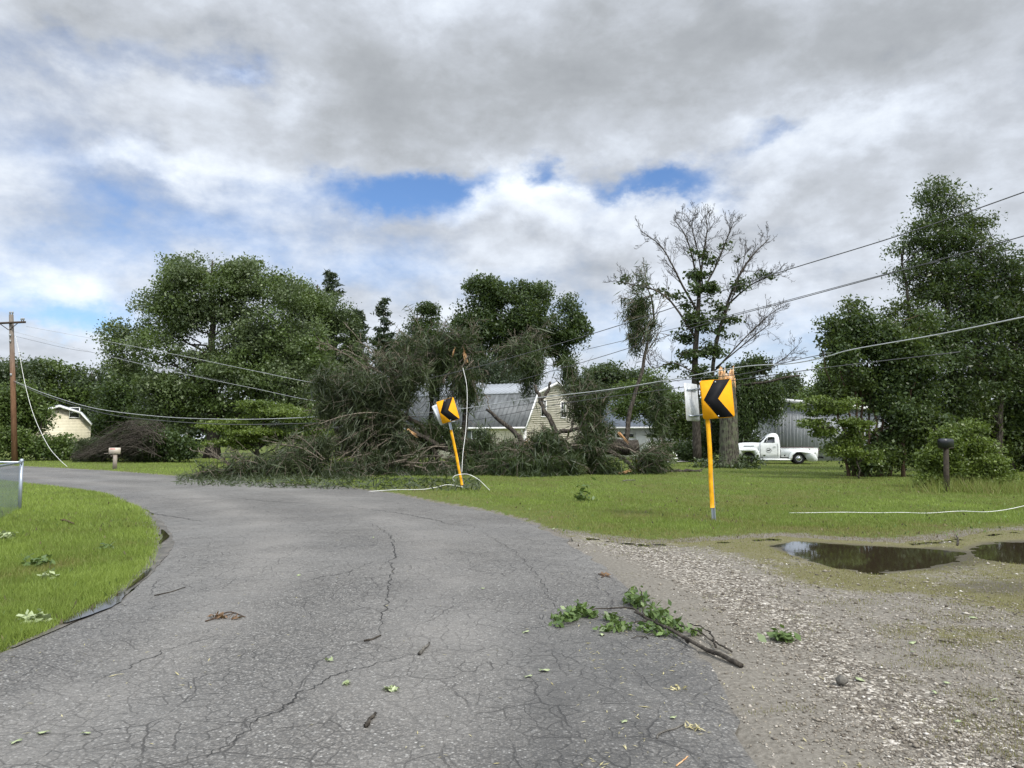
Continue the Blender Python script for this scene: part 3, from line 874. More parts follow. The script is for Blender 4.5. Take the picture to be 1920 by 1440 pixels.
def fill_leaves(mb, C, D, per, rad, L, W, rg, droop=0.0, flat=0.6, up=0.5, nb=0.8, zmin=0.05, tdir=None, tb=0.0, bias=0.0):
    n = len(C)
    P = np.repeat(C, per, 0) + np.clip(rg.normal(0, 1, (n * per, 3)), -1.7, 1.7) * np.repeat(rad, per)[:, None] * np.array([1, 1, flat])
    if droop: P[:, 2] -= np.abs(rg.normal(0, 1, n * per)) * droop
    Nb = np.repeat(D, per, 0) * 0.6 + np.array([0, 0, up])
    ct = np.repeat(rg.normal(0.48 + bias, 0.17, n), per)
    ct = ct + 0.75 * (np.repeat(fbm(C[:, 0] * 0.45 + C[:, 1] * 0.2, C[:, 2] * 0.45 + 31, 17, 3), per) - 0.5)
    tint = np.clip(ct + rg.normal(0, 0.15, n * per), 0, 1)
    P[:, 2] = np.maximum(P[:, 2], zmin)
    leaf_cards(mb, P, L, W, rg, Nb, nb, tdir, tb, tint)
def limb(mb, a, b, r0, r1, rg, sag=0.0, n=7, sides=5, wob=0.06):
    a, b = np.asarray(a, float), np.asarray(b, float)
    t = np.linspace(0, 1, n)[:, None]
    P = a * (1 - t) + b * t
    ln = np.linalg.norm(b - a)
    P[1:-1] += rg.normal(0, wob * ln, (n - 2, 3)) * 0.6
    P[:, 2] += sag * ln * np.sin(np.pi * t[:, 0])
    mb.tube(P, np.linspace(r0, r1, n), sides)
    return P

CLUMP_K, LEAF_K = 2.1, 0.64
def tree(name, label, base, d, blobs, leaf, mat, n_clump=420, per=48, crad=0.55, trunk=0.35, bark=None, seed=1, group=None, shell=0.5, stems=None,
         limbs=40, flat=0.6, low=-1.0, cat='tree', W=0.6, droop=0.0, trunk_top=None, tb=0.0, zmin=0.15, lobes=9):
    rg = np.random.default_rng(seed)
    b0 = at(base[0], base[1], d); b0[2] = gh(b0[0], b0[1]) - 0.05
    root = empty(name, b0, label, cat, group)
    bw = blobs_world(blobs, d)
    n_clump = int(n_clump * CLUMP_K)
    C, D = clumps(bw, n_clump, rg, shell, low, lobes)
    C[:, 2] = np.maximum(C[:, 2], b0[2] + 0.3)
    cm = MB()
    fill_leaves(cm, C, D, per, crad * 0.72 * np.exp(rg.normal(0, 0.25, n_clump)), leaf * LEAF_K, leaf * LEAF_K * W, rg, droop, flat, nb=0.55, zmin=zmin, tdir=(0, 0, -1), tb=tb)
    cm.build('crown', mat, root)
    tm = MB()
    cen = np.mean([c for c, r in bw], 0); top = max(c[2] + r[2] * 0.6 for c, r in bw)
    if trunk_top: top = at(trunk_top[0], trunk_top[1], d)[2]
    sts = stems or [(0, 0)]
    S = []
    for (sx, tx) in sts:
        foot = b0 + np.array([sx, rg.normal(0, 0.2) if stems else 0, 0])
        hx = cen[0] if stems is None else foot[0] + tx
        tip = np.array([hx if trunk_top is None else at(trunk_top[0], trunk_top[1], d)[0], cen[1], top])
        if stems:
            lt = [c[2] + r[2] * 0.55 for c, r in bw if abs(c[0] - tip[0]) < r[0] * 0.9]
            tip[2] = max(lt) if lt else cen[2]
        mids = [foot, foot * 0.7 + np.array([foot[0], foot[1], 0]) * 0 + tip * 0.3, foot * 0.35 + tip * 0.65, tip]
        mids[1] = np.array([foot[0] * 0.85 + tip[0] * 0.15, foot[1] * 0.8 + tip[1] * 0.2, foot[2] * 0.7 + tip[2] * 0.3])
        Pp = spline(mids, 14); Pp[1:-1] += rg.normal(0, 0.05, (12, 3))
        rr = trunk * np.linspace(1, 0.14, 14); rr[0] *= 1.35
        tm.tube(Pp, rr, 9, rough=0.12)
        S.append(Pp)
    idx = rg.choice(n_clump, min(limbs, n_clump), replace=False)
    for k in idx:
        Pp = S[rg.integers(len(S))]
        z = C[k][2]
        hd = np.hypot(C[k][0] - Pp[:, 0], C[k][1] - Pp[:, 1])
        want = z - 0.45 * hd.min()
        q = int(np.clip(np.argmin(np.abs(Pp[:, 2] - want)), 2, 12))
        limb(tm, Pp[q], C[k], trunk * 0.30 * (1 - q / 18), 0.015, rg, sag=0.06, sides=5)
    tm.build('trunk', bark or BARK, root, smooth=True)
    return root

# --- far wood and separate far trees
rgf = np.random.default_rng(91)
def far_wood(name, label, spans, d0, d1, h0, h1, seed):
    rg = np.random.default_rng(seed); mb = MB()
    for (pa, pb, n) in spans:
        for k in range(n):
            px = pa + (pb - pa) * (k + rg.random()) / n; dd = d0 + (d1 - d0) * rg.random()
            c = at(px, 822, dd); hh = h0 + (h1 - h0) * rg.random()
            bw = [(np.array([c[0], c[1], hh * 0.55]), np.array([3.6, 3.0, hh * 0.5])), (np.array([c[0] + rg.normal(0, 2), c[1], hh * 0.3]), np.array([4, 3, hh * 0.34]))]
            C, D = clumps(bw, 70, rg, 0.6)
            fill_leaves(mb, C, D, 16, np.full(70, 0.9), 0.95, 0.6, rg, zmin=0.1)
    tag(mb.build(name, LEAF_FAR), label, kind='stuff')
far_wood('distant_wood', 'band of distant green wood along the far edge of the fields', [(-80, 260, 11), (1080, 1300, 7), (1420, 2000, 16), (480, 760, 8), (300, 480, 7)], 135, 175, 9, 12, 3)

FT = 'trees beyond the left bushes'
tree('tree', 'rounded dark tree behind the utility pole at far left', (30, 838), 98, [(25, 715, 60, 62), (0, 770, 60, 60), (60, 760, 40, 50)], 0.55, LEAF_FAR, 260, 34, 0.95, 0.4, seed=21, group=FT, limbs=14)
tree('tree', 'bushy tree just right of the utility pole, above the cream barn', (105, 838), 102, [(100, 720, 58, 45), (120, 765, 50, 50), (75, 740, 40, 40)], 0.55, LEAF_MID, 240, 34, 0.95, 0.4, seed=22, group=FT, limbs=14)
tree('tree', 'tree standing behind the right end of the cream barn', (165, 838), 104, [(170, 722, 50, 42), (190, 770, 50, 55), (150, 760, 40, 40)], 0.55, LEAF_FAR, 240, 34, 1.0, 0.4, seed=23, group=FT, limbs=14)
tree('tree', 'dark tree filling the gap between barn and big maple', (225, 838), 96, [(225, 770, 50, 70), (250, 720, 40, 50), (205, 800, 35, 40)], 0.5, LEAF_DARK, 240, 36, 0.9, 0.4, seed=24, group=FT, limbs=12)

# --- left yard
tree('bush', 'large dark green bush growing at the foot of the utility pole', (70, 864), 54, [(42, 810, 56, 56), (92, 836, 38, 28), (10, 790, 50, 60), (118, 840, 20, 24), (50, 745, 26, 26)], 0.30, LEAF_MID, 420, 40, 0.55, 0.14, seed=31, limbs=20, stems=[(-1.2, -0.3), (0, 0.2), (0.9, 0.3)], cat='bush', zmin=0.0)
tree('bush', 'low dark bush on the lawn below the big maple', (322, 864), 50, [(322, 836, 46, 26), (300, 845, 28, 20), (350, 846, 26, 18)], 0.26, LEAF_DARK, 170, 36, 0.4, 0.06, seed=32, limbs=8, stems=[(-0.4, -0.2), (0.4, 0.2)], cat='bush', zmin=0.0)
MAPLE = [(530, 745, 65, 55), (560, 700, 50, 50), (395, 565, 105, 88), (470, 600, 105, 100), (310, 615, 75, 85), (232, 640, 42, 46), (340, 700, 105, 85), (470, 710, 120, 90), (290, 755, 55, 55), (400, 780, 85, 45), (330, 800, 45, 30), (560, 660, 60, 80), (350, 520, 60, 42), (440, 510, 60, 36), (225, 690, 32, 30)]
tree('maple_tree', 'huge round silver maple dominating the left lawn', (398, 861), 60, MAPLE, 0.31, LEAF_MAPLE, 1150, 52, 0.62, 0.55, seed=41, shell=0.5, limbs=70)
tree('tree', 'tall full tree rising behind the right side of the big maple', (590, 856), 70, [(585, 585, 72, 72), (620, 650, 60, 85), (545, 560, 42, 45), (650, 700, 40, 60), (560, 690, 70, 80), (600, 760, 60, 50)], 0.32, LEAF_MAPLE, 560, 48, 0.65, 0.45, seed=42, shell=0.55, limbs=40)
tree('small_tree', 'small layered tree with flat leafy tiers under the big maple', (482, 866), 48, [(500, 815, 100, 16), (540, 785, 75, 18), (455, 832, 68, 10), (575, 812, 50, 14), (500, 770, 60, 20), (430, 800, 50, 14)], 0.22, LEAF_BRIGHT, 330, 44, 0.42, 0.17, seed=43, flat=0.25, limbs=36)

def conifer(name, label, base, d, top, halfw, low_py, seed, mat=None, dens=1.0, trunk_r=0.25):
    """spiky evergreen: whorls of drooping boughs on one pole"""
    rg = np.random.default_rng(seed)
    b0 = at(base, 850, d); b0[2] = gh(b0[0], b0[1]) - 0.05
    tp = at(top[0], top[1], d); zl = at(base, low_py, d)[2]
    root = empty(name, b0, label, 'tree')
    tm, cm = MB(), MB()
    P = spline([b0, (b0 * 0.4 + tp * 0.6), tp], 14)
    tm.tube(P, trunk_r * np.linspace(1, 0.08, 14), 8)
    H = tp[2] - zl; hw = halfw * mpp(d)
    nb = int(70 * dens)
    for k in range(nb):
        f = (k + rg.random()) / nb
        z = zl + H * f
        q = np.array([np.interp(z, P[:, 2], P[:, i]) for i in (0, 1)] + [z])
        ln = hw * (1 - f) ** 0.75 * (0.6 + 0.5 * rg.random()) + 0.35
        a = rg.random() * 6.283
        e = q + np.array([math.cos(a) * ln, math.sin(a) * ln, ln * (0.28 - 0.35 * (1 - f))])
        B = limb(tm, q, e, 0.05, 0.012, rg, 0.08, 6, 4)
        m = int(26 + 40 * ln / hw)
        C = B[rg.integers(1, 6, m)] + rg.normal(0, 0.22, (m, 3)) * np.array([1, 1, 0.5])
        leaf_cards(cm, C, 0.60, 0.16, rg, np.array([0, 0, 1.0]), 0.5, e - q, 0.9 / (ln + .1), np.clip(rg.normal(0.45, 0.2, m), 0, 1))
    tm.build('trunk', BARK, root, smooth=True)
    cm.build('crown', mat or LEAF_CONIFER, root)
    return root
conifer('conifer_tree', 'dark spiky evergreen poking out behind the full tree on the left', 632, 76, (622, 512), 46, 760, 51)
conifer('conifer_tree', 'thin lacy evergreen spire between the left trees and the dark grove', 718, 74, (720, 562), 26, 740, 52, dens=0.45, trunk_r=0.12)
tree('tree', 'small rounded dark tree touching the left side of the big dark grove tree', (800, 846), 78, [(802, 595, 24, 26), (790, 640, 34, 40), (825, 640, 30, 40), (765, 660, 30, 30), (730, 670, 40, 40)], 0.36, LEAF_DARK, 240, 44, 0.5, 0.3, seed=53, limbs=16)
conifer('conifer_tree', 'leaning evergreen top at the right edge of the left tree group', 662, 72, (668, 585), 34, 760, 54, dens=0.8)
DG = [(905, 552, 45, 42), (950, 555, 48, 48), (1015, 565, 42, 40), (1072, 590, 32, 42), (990, 640, 90, 55), (900, 640, 62, 62), (1060, 648, 44, 45), (930, 700, 80, 40), (1090, 618, 24, 30), (870, 600, 32, 40), (990, 590, 50, 50)]
tree('tree', 'tall dark tree with lobed crown rising behind the cream house', (985, 846), 82, DG, 0.42, LEAF_DARK, 620, 48, 0.62, 0.5, seed=61, shell=0.6, limbs=44)
tree('tree', 'broad evergreen mass right behind the house roof', (900, 848), 76, [(860, 690, 70, 45), (940, 705, 60, 30), (800, 670, 50, 45), (760, 690, 45, 35)], 0.38, LEAF_CONIFER, 300, 44, 0.6, 0.35, seed=62, limbs=20, W=0.4)
for k, (px, lb, bl) in enumerate([(1130, 'far round tree on the skyline right of the cream house roof', [(1130, 715, 46, 32), (1120, 750, 45, 30)]),
                                  (1185, 'far tree on the skyline above the grey garage roof', [(1185, 728, 44, 34), (1190, 765, 45, 30)]),
                                  (1232, 'lowest far tree of the skyline, above the right end of the garage', [(1232, 745, 36, 28), (1235, 775, 36, 24)])]):
    tree('tree', lb, (px, 838), 112, bl, 0.6, LEAF_FAR, 150, 34, 1.0, 0.4, seed=70 + k, limbs=8, group='far trees on the skyline')
tree('tree', 'leafy green tree partly hiding the right end of the garage', (1245, 856), 57, [(1200, 745, 48, 32), (1250, 770, 48, 42), (1285, 800, 38, 45), (1168, 770, 30, 22), (1225, 715, 25, 20)], 0.27, LEAF_MID, 300, 40, 0.5, 0.2, seed=75, limbs=24)
tree('tree', 'dark leafy tree directly behind the broken trunk', (1400, 863), 50.5, [(1405, 710, 42, 42), (1385, 740, 40, 45), (1430, 740, 26, 45), (1345, 770, 28, 50)], 0.25, LEAF_DARK, 280, 44, 0.45, 0.22, seed=76, limbs=20)
tree('weeping_tree', 'dark weeping tree hanging over the front of the white truck', (1392, 864), 49.5, [(1405, 745, 50, 30), (1432, 745, 26, 28), (1385, 755, 30, 30), (1455, 742, 14, 24), (1383, 785, 18, 16), (1400, 770, 20, 14)], 0.30, LEAF_DARK, 260, 52, 0.32, 0.16, seed=77, limbs=16, droop=0.7, flat=1.3, tb=1.6, W=0.3, zmin=1.5)
tree('tree', 'far tree behind the grey barn roof', (1478, 838), 100, [(1478, 722, 34, 20), (1485, 760, 40, 40)], 0.5, LEAF_FAR, 110, 34, 0.9, 0.3, seed=78, limbs=6)
tree('tree', 'mid green tree filling the space behind the grey barn, right side', (1545, 850), 66, [(1545, 745, 42, 28), (1580, 720, 40, 50), (1600, 780, 50, 50)], 0.34, LEAF_MID, 240, 40, 0.6, 0.25, seed=79, limbs=12)

# --- right-hand group
RS = [(1560, 765, 30, 18), (1528, 750, 18, 10), (1600, 575, 10, 12), (1742, 600, 14, 16), (1600, 625, 52, 42), (1572, 680, 36, 55), (1660, 640, 60, 50), (1722, 670, 42, 55), (1640, 715, 85, 36), (1700, 745, 70, 50), (1560, 735, 26, 34), (1640, 860, 62, 30), (1585, 835, 30, 24), (1690, 845, 60, 42), (1740, 800, 55, 60), (1640, 660, 60, 50), (1690, 690, 50, 34), (1700, 800, 40, 40)]
tree('multi_stem_tree', 'dense tree with many thin reddish stems behind the right lawn', (1645, 893), 31.5, RS, 0.20, LEAF_RIGHT, 760, 54, 0.34, 0.07, seed=81, bark=BARK_RED, limbs=80,
     stems=[(-1.0, -0.5), (-0.75, -0.2), (-0.5, -0.1), (-0.3, 0.2), (-0.05, 0.0), (0.25, 0.4), (0.55, 0.7), (0.9, 1.3), (-1.25, -0.9)], zmin=0.0)
tree('sapling', 'low bright green sapling reaching left in front of the grey barn', (1612, 896), 29.5, [(1530, 752, 24, 9), (1560, 770, 34, 10), (1585, 795, 30, 12), (1590, 760, 28, 14), (1522, 775, 16, 6), (1515, 795, 26, 9), (1550, 812, 34, 12), (1500, 765, 16, 6), (1600, 825, 26, 16), (1580, 850, 26, 16), (1612, 800, 24, 14), (1640, 860, 24, 12)], 0.15, LEAF_BRIGHT, 160, 40, 0.22, 0.035, seed=82, limbs=30, flat=0.35, cat='sapling', lobes=5)
TT = [(1752, 346, 9, 20), (1770, 356, 8, 16), (1735, 372, 10, 14), (1800, 378, 12, 12), (1725, 640, 50, 50), (1905, 540, 40, 60), (1930, 640, 40, 80), (1755, 375, 34, 42), (1790, 410, 52, 48), (1738, 445, 55, 42), (1822, 468, 58, 52), (1712, 508, 48, 30), (1790, 535, 85, 52), (1850, 590, 62, 70), (1755, 610, 80, 55), (1868, 530, 52, 58), (1695, 470, 30, 16), (1845, 420, 24, 20), (1760, 690, 90, 55), (1850, 690, 70, 70), (1905, 610, 40, 90), (1690, 585, 40, 25), (1745, 545, 60, 45), (1830, 640, 80, 60), (1790, 760, 80, 60), (1900, 700, 50, 70), (1850, 560, 70, 50), (1780, 470, 60, 50)]
tree('tall_tree', 'tallest tree on the right, airy crown of narrow leaves', (1790, 893), 35, TT, 0.24, LEAF_RIGHT, 980, 42, 0.40, 0.20, seed=83, shell=0.15, limbs=160, W=0.36, lobes=16, stems=[(-0.9, -1.2), (0.2, -0.4), (1.0, 0.8), (2.0, 1.6)])
tree('tree', 'dark thick tree at the right edge behind the black mailbox', (1895, 896), 36, [(1890, 760, 55, 80), (1930, 840, 50, 55), (1860, 830, 50, 55), (1800, 810, 50, 45), (1940, 720, 40, 90), (1830, 740, 50, 50)], 0.22, LEAF_RIGHT, 420, 48, 0.4, 0.2, seed=84, limbs=40, zmin=0.0)
tree('shrub', 'bright yellow green shrub growing around the black mailbox', (1800, 918), 24, [(1800, 822, 52, 36), (1765, 868, 38, 34), (1840, 850, 36, 44), (1800, 892, 58, 26), (1755, 900, 38, 14), (1850, 895, 40, 22)], 0.13, LEAF_BRIGHT, 380, 44, 0.2, 0.05, seed=85, limbs=60, stems=[(-0.3, -0.4), (0, 0), (0.25, 0.3), (0.5, 0.6)], cat='shrub', zmin=0.0)
tree('bush', 'dark bush filling the space behind the broken trunk and truck nose', (1350, 866), 52.5, [(1345, 820, 30, 38), (1385, 825, 26, 34), (1320, 835, 26, 28), (1415, 840, 26, 22)], 0.26, LEAF_DARK, 170, 40, 0.4, 0.07, seed=87, limbs=14, stems=[(-0.6, -0.2), (0.5, 0.2)], cat='bush', zmin=0.0)
tree('shrub', 'dark flowering shrub beside the white pot near the garage', (1268, 866), 51, [(1268, 846, 30, 20), (1250, 852, 20, 14), (1290, 850, 22, 18), (1312, 852, 18, 14)], 0.2, LEAF_DARK, 130, 36, 0.3, 0.05, seed=86, limbs=10, stems=[(-0.3, -0.2), (0.4, 0.3)], cat='shrub', zmin=0.0)

# --- half dead tree
def twigs(mb, P, rad, rg, length, depth, n, spread=0.7, up=0.25, rmin=0.013):
    """side shoots along a limb, branching again"""
    for k in range(n):
        f = 0.25 + 0.75 * (k + rg.random()) / n
        i = min(int(f * (len(P) - 1)), len(P) - 2)
        p = P[i] + (P[i + 1] - P[i]) * (f * (len(P) - 1) - i)
        t = unit(P[i + 1] - P[i])
        dv = unit(t + rg.normal(0, spread, 3) * np.array([1, 1, 0.8]) + np.array([0, 0, up]))
        ln = length * (0.55 + 0.6 * rg.random()) * (1.15 - 0.55 * f)
        m = 6
        Q = [p]
        for s in range(m - 1):
            dv = unit(dv + rg.normal(0, 0.16, 3) + np.array([0, 0, up * 0.25]))
            Q.append(Q[-1] + dv * ln / (m - 1))
        Q = np.array(Q)
        r0 = max(rad * (1 - 0.6 * f) * 0.55, rmin)
        mb.tube(Q, np.linspace(r0, max(rmin * 0.75, r0 * 0.3), m), 4, caps=False)
        if depth > 0: twigs(mb, Q, r0, rg, ln * 0.55, depth - 1, 5 if depth > 1 else 4, spread, up, rmin)

def half_dead():
    d = 50
    rg = np.random.default_rng(101)
    b0 = at(1310, 868, d); b0[2] = gh(b0[0], b0[1]) - 0.05
    root = empty('half_dead_tree', b0, 'tall half dead tree with bare top branches above the chevron sign', 'tree')
    tm = MB(); bm = MB()
    def line(px, dd, n=14): return spline([at(a, b, d + q) for (a, b), q in zip(px, dd if isinstance(dd, list) else [dd] * len(px))], n)
    A = line([(1308, 872), (1305, 760), (1303, 680), (1308, 600), (1312, 530)], 0)
    A2 = line([(1330, 872), (1333, 760), (1340, 660), (1362, 575), (1384, 520), (1410, 480), (1442, 448)], [0, 0, 0, .3, .8, 1, 1.2], 18)
    tm.tube(A, np.linspace(0.30, 0.11, 14), 9, rough=0.1)
    tm.tube(A2, np.linspace(0.17, 0.022, 18), 8, rough=0.1)
    L = [([(1312, 590), (1282, 540), (1262, 500), (1238, 460), (1200, 432)], 0.12, [0, -.3, -.6, -.9, -1.2]), ([(1310, 560), (1300, 490), (1284, 440), (1262, 410)], 0.11, [0, .3, .5, .8]),
         ([(1312, 530), (1320, 470), (1326, 430), (1322, 404)], 0.12, 0), ([(1314, 550), (1342, 500), (1362, 450), (1376, 415)], 0.11, [0, -.4, -.8, -1]),
         ([(1308, 640), (1262, 570), (1230, 545), (1192, 535), (1150, 526)], 0.11, [0, -.6, -.8, -1, -1.2]), ([(1366, 570), (1400, 540), (1432, 522), (1466, 514)], 0.09, .4),
         ([(1336, 700), (1372, 660), (1410, 620), (1446, 588), (1468, 574)], 0.09, [0, .4, .8, 1, 1.2]), ([(1342, 690), (1390, 650), (1424, 622), (1446, 606)], 0.07, [0, -.5, -.8, -1]),
         ([(1338, 740), (1390, 712), (1440, 690), (1470, 672), (1496, 648)], 0.08, [0, -.3, -.6, -.9, -1]), ([(1304, 700), (1262, 680), (1225, 690), (1205, 660)], 0.06, -.5),
         ([(1318, 540), (1310, 480), (1298, 430), (1300, 408)], 0.08, .4), ([(1340, 640), (1372, 560), (1392, 500), (1400, 460)], 0.08, -.4)]
    for px, r, dd in L:
        P = line(px, dd, 12)
        bm.tube(P, np.linspace(r * 0.72, 0.018, 12), 6)
        twigs(bm, P, r * 0.5, rg, 1.7, 2, 17, rmin=0.009)
    twigs(bm, A2[9:], 0.06, rg, 1.6, 2, 13, rmin=0.010)
    Q = line([(1345, 735), (1392, 722), (1440, 716), (1470, 708), (1500, 704)], [0, -.8, -1.2, -1.4, -1.5], 10)
    bm.tube(Q, np.linspace(0.11, 0.05, 10), 6)
    tm.build('trunk', BARK, root, smooth=True)
    bm.build('branches', BARK, root)
    cm = MB()
    bl = [(1312, 515, 24, 22), (1330, 550, 26, 24), (1300, 598, 28, 20), (1286, 632, 24, 14), (1350, 575, 16, 18), (1328, 660, 24, 24), (1300, 665, 26, 14), (1262, 556, 18, 9), (1178, 527, 20, 7), (1212, 536, 14, 6), (1432, 517, 26, 7), (1400, 527, 16, 8),
          (1308, 474, 20, 12), (1362, 462, 9, 7), (1312, 700, 28, 20), (1344, 622, 12, 10), (1366, 632, 9, 7), (1268, 690, 20, 10), (1390, 485, 9, 6), (1360, 690, 30, 12), (1320, 612, 20, 30), (1346, 600, 24, 14), (1288, 578, 20, 12), (1280, 662, 24, 9), (1352, 662, 28, 14), (1330, 722, 42, 22), (1240, 548, 16, 7), (1382, 540, 16, 9), (1335, 490, 16, 8), (1300, 545, 22, 14), (1375, 600, 10, 7)]
    C, D = clumps(blobs_world(bl, d), 420, rg, 0.2, lobes=6)
    fill_leaves(cm, C, D, 22, np.full(420, 0.26), 0.20, 0.13, rg, flat=0.5)
    cm.build('crown', LEAF_DARK, root)
half_dead()

# ------------------------------------------------------------------ buildings
def siding(name, col, pitch=0.13):
    def fn(t):
        p = t.obj()
        s = t.n('ShaderNodeSeparateXYZ'); t.put(s.inputs[0], p)
        saw = t.m('FRACT', t.m('DIVIDE', s.outputs[2], pitch))
        n = t.noise(t.scalev(p, 1, 1, 0.35), 2.0, 5, 0.65)
        lo = tuple(c * 0.80 for c in col)
        c = t.ramp(n, [(0.3, lo), (0.65, col)])
        gap = t.mr(saw, 0.0, 0.16, 1, 0)
        h = t.m('SUBTRACT', t.m('SUBTRACT', 1.0, saw), t.m('MULTIPLY', gap, 1.2))
        return t.bsdf(c, 0.55, 0.3, 0, t.bump(h, 1.0, 0.05) if pitch > 0.15 else None)
    return M_(name, fn)
def ribbed(name, col, pitch=0.3, axis=0, rough=0.4, streak=0.25):
    def fn(t):
        p = t.obj()
        n = t.noise(t.scalev(p, 1.6, 1.6, 0.12), 1.6, 5, 0.7)
        lo = tuple(c * (1 - streak) for c in col); hi = tuple(min(1, c * 1.12) for c in col)
        return t.bsdf(t.ramp(n, [(0.3, lo), (0.7, hi)]), rough, 0.4, 0.0, t.bump(t.noise(p, 8, 3), 0.15, 0.02))
    return M_(name, fn)
SIDING = siding('cream lap siding', (0.86, 0.80, 0.69))
SIDING_FAR = siding('pale yellow siding', (0.68, 0.63, 0.47), 0.16)
ROOF_LT = ribbed('pale metal roof', (0.27, 0.29, 0.315), streak=0.12, rough=0.6)
ROOF_DK = ribbed('weathered metal roof', (0.135, 0.145, 0.150), streak=0.55, rough=0.6)
ROOF_BLUE = ribbed('blue grey metal roof', (0.155, 0.18, 0.22), streak=0.12, rough=0.6)
BARN_M = ribbed('grey metal wall', (0.36, 0.375, 0.39), streak=0.14, rough=0.9)
TRIM = plain('white trim', (0.78, 0.78, 0.76), 0.5, var=0.06)
GLASS = plain('dark window glass', (0.018, 0.022, 0.026), 0.06, 0.6, var=0.2)
DARKWOOD = plain('dark stained wood', (0.060, 0.040, 0.028), 0.75, var=0.3, scale=8)
GARAGE_M = plain('white garage wall', (0.70, 0.71, 0.70), 0.55, var=0.07)
SHUTTER = plain('green grey shutter', (0.14, 0.17, 0.15), 0.6)

class Frame:
    """local house frame: u along the front (to the left), v into the depth, z up"""
    def __init__(s, o, yaw):
        s.o = np.array([o[0], o[1], 0.0])
        s.u = np.array([math.cos(yaw), math.sin(yaw), 0]); s.v = np.array([-math.sin(yaw), math.cos(yaw), 0])
        if s.v[1] < 0: s.v = -s.v
    def p(s, u, v, z): return s.o + s.u * u + s.v * v + np.array([0, 0, z])
    def M(s): return np.stack([s.u, s.v, [0, 0, 1]], 1)
    def box(s, mb, u0, u1, v0, v1, z0, z1):
        return mb.box(s.p((u0 + u1) / 2, (v0 + v1) / 2, (z0 + z1) / 2), (abs(u1 - u0), abs(v1 - v0), abs(z1 - z0)), s.M())
    def slab(s, mb, a, b, u0, u1, th=0.06):
        """roof slope from (v,z)=a up to b, spanning u0..u1, thickness th upward"""
        dv, dz = b[0] - a[0], b[1] - a[1]; L = math.hypot(dv, dz)
        nv, nz = -dz / L * th, dv / L * th
        if nz < 0: nv, nz = -nv, -nz
        q = [a, b, (b[0] + nv, b[1] + nz), (a[0] + nv, a[1] + nz)]
        V = [s.p(u0, *w) for w in q] + [s.p(u1, *w) for w in q]
        return mb.add(V, [[0, 1, 2, 3], [7, 6, 5, 4], [0, 4, 5, 1], [1, 5, 6, 2], [2, 6, 7, 3], [3, 7, 4, 0]])
    def ribs(s, mb, a, b, u0, u1, step=0.45, w=0.035, h=0.035, off=0.06):
        dv, dz = b[0] - a[0], b[1] - a[1]; L = math.hypot(dv, dz)
        nv, nz = -dz / L, dv / L
        if nz < 0: nv, nz = -nv, -nz
        n = int(abs(u1 - u0) / step)
        for k in range(n + 1):
            uu = u0 + (u1 - u0) * k / n * 0.985 + (u1 - u0) * 0.007
            o0, o1 = off - 0.01, off + h
            q = [(a[0] + nv * o0, a[1] + nz * o0), (b[0] + nv * o0, b[1] + nz * o0), (b[0] + nv * o1, b[1] + nz * o1), (a[0] + nv * o1, a[1] + nz * o1)]
            V = [s.p(uu - w / 2, *t) for t in q] + [s.p(uu + w / 2, *t) for t in q]
            mb.add(V, [[0, 1, 2, 3], [7, 6, 5, 4], [0, 4, 5, 1], [1, 5, 6, 2], [2, 6, 7, 3], [3, 7, 4, 0]])
    def gable(s, mb, poly, u, th=0.12):
        """gable wall polygon of (v,z) points at u, th thick toward +u"""
        n = len(poly)
        V = [s.p(u, *q) for q in poly] + [s.p(u + th, *q) for q in poly]
        return mb.add(V, [list(range(n)), list(range(n, 2 * n))[::-1]] + [[k, n + k, n + (k + 1) % n, (k + 1) % n] for k in range(n)])

def window(fr, root, kind, u, v, z, w, h, along='u', out=-1, mull=(1, 1), shutters=False):
    """a window set on a wall: along u (front wall, facing -v) or along v (gable, facing -u)"""
    fm, gm_ = MB(), MB()
    def B(mb, a0, a1, z0, z1, d0, d1):
        if along == 'u': fr.box(mb, u + a0, u + a1, v + out * d1, v + out * d0, z + z0, z + z1)
        else: fr.box(mb, u + out * d1, u + out * d0, v + a0, v + a1, z + z0, z + z1)
    t = 0.075
    B(fm, -w / 2 - t, w / 2 + t, h, h + t, 0.0, 0.09); B(fm, -w / 2 - t, w / 2 + t, -t, 0, 0.0, 0.10)
    B(fm, -w / 2 - t, -w / 2, 0, h, 0.0, 0.09); B(fm, w / 2, w / 2 + t, 0, h, 0.0, 0.09)
    B(fm, -w / 2, w / 2, h / 2 - 0.025, h / 2 + 0.025, 0.0, 0.075)
    for k in range(1, mull[0]): B(fm, -w / 2 + w * k / mull[0] - 0.011, -w / 2 + w * k / mull[0] + 0.011, 0, h / 2 - .026, 0.0, 0.068); B(fm, -w / 2 + w * k / mull[0] - 0.011, -w / 2 + w * k / mull[0] + 0.011, h / 2 + .026, h, 0.0, 0.068)
    o = fm.build('window', TRIM, root)
    B(gm_, -w / 2 + .001, w / 2 - .001, 0.001, h - .001, 0.003, 0.055)
    gm_.build('pane', GLASS, o)
    if shutters:
        for sgn in (-1, 1):
            sm_ = MB(); B(sm_, sgn * (w / 2 + t + 0.02), sgn * (w / 2 + t + 0.38), -0.05, h + 0.05, 0.0, 0.08)
            sm_.build('shutter', SHUTTER, root)
    return o

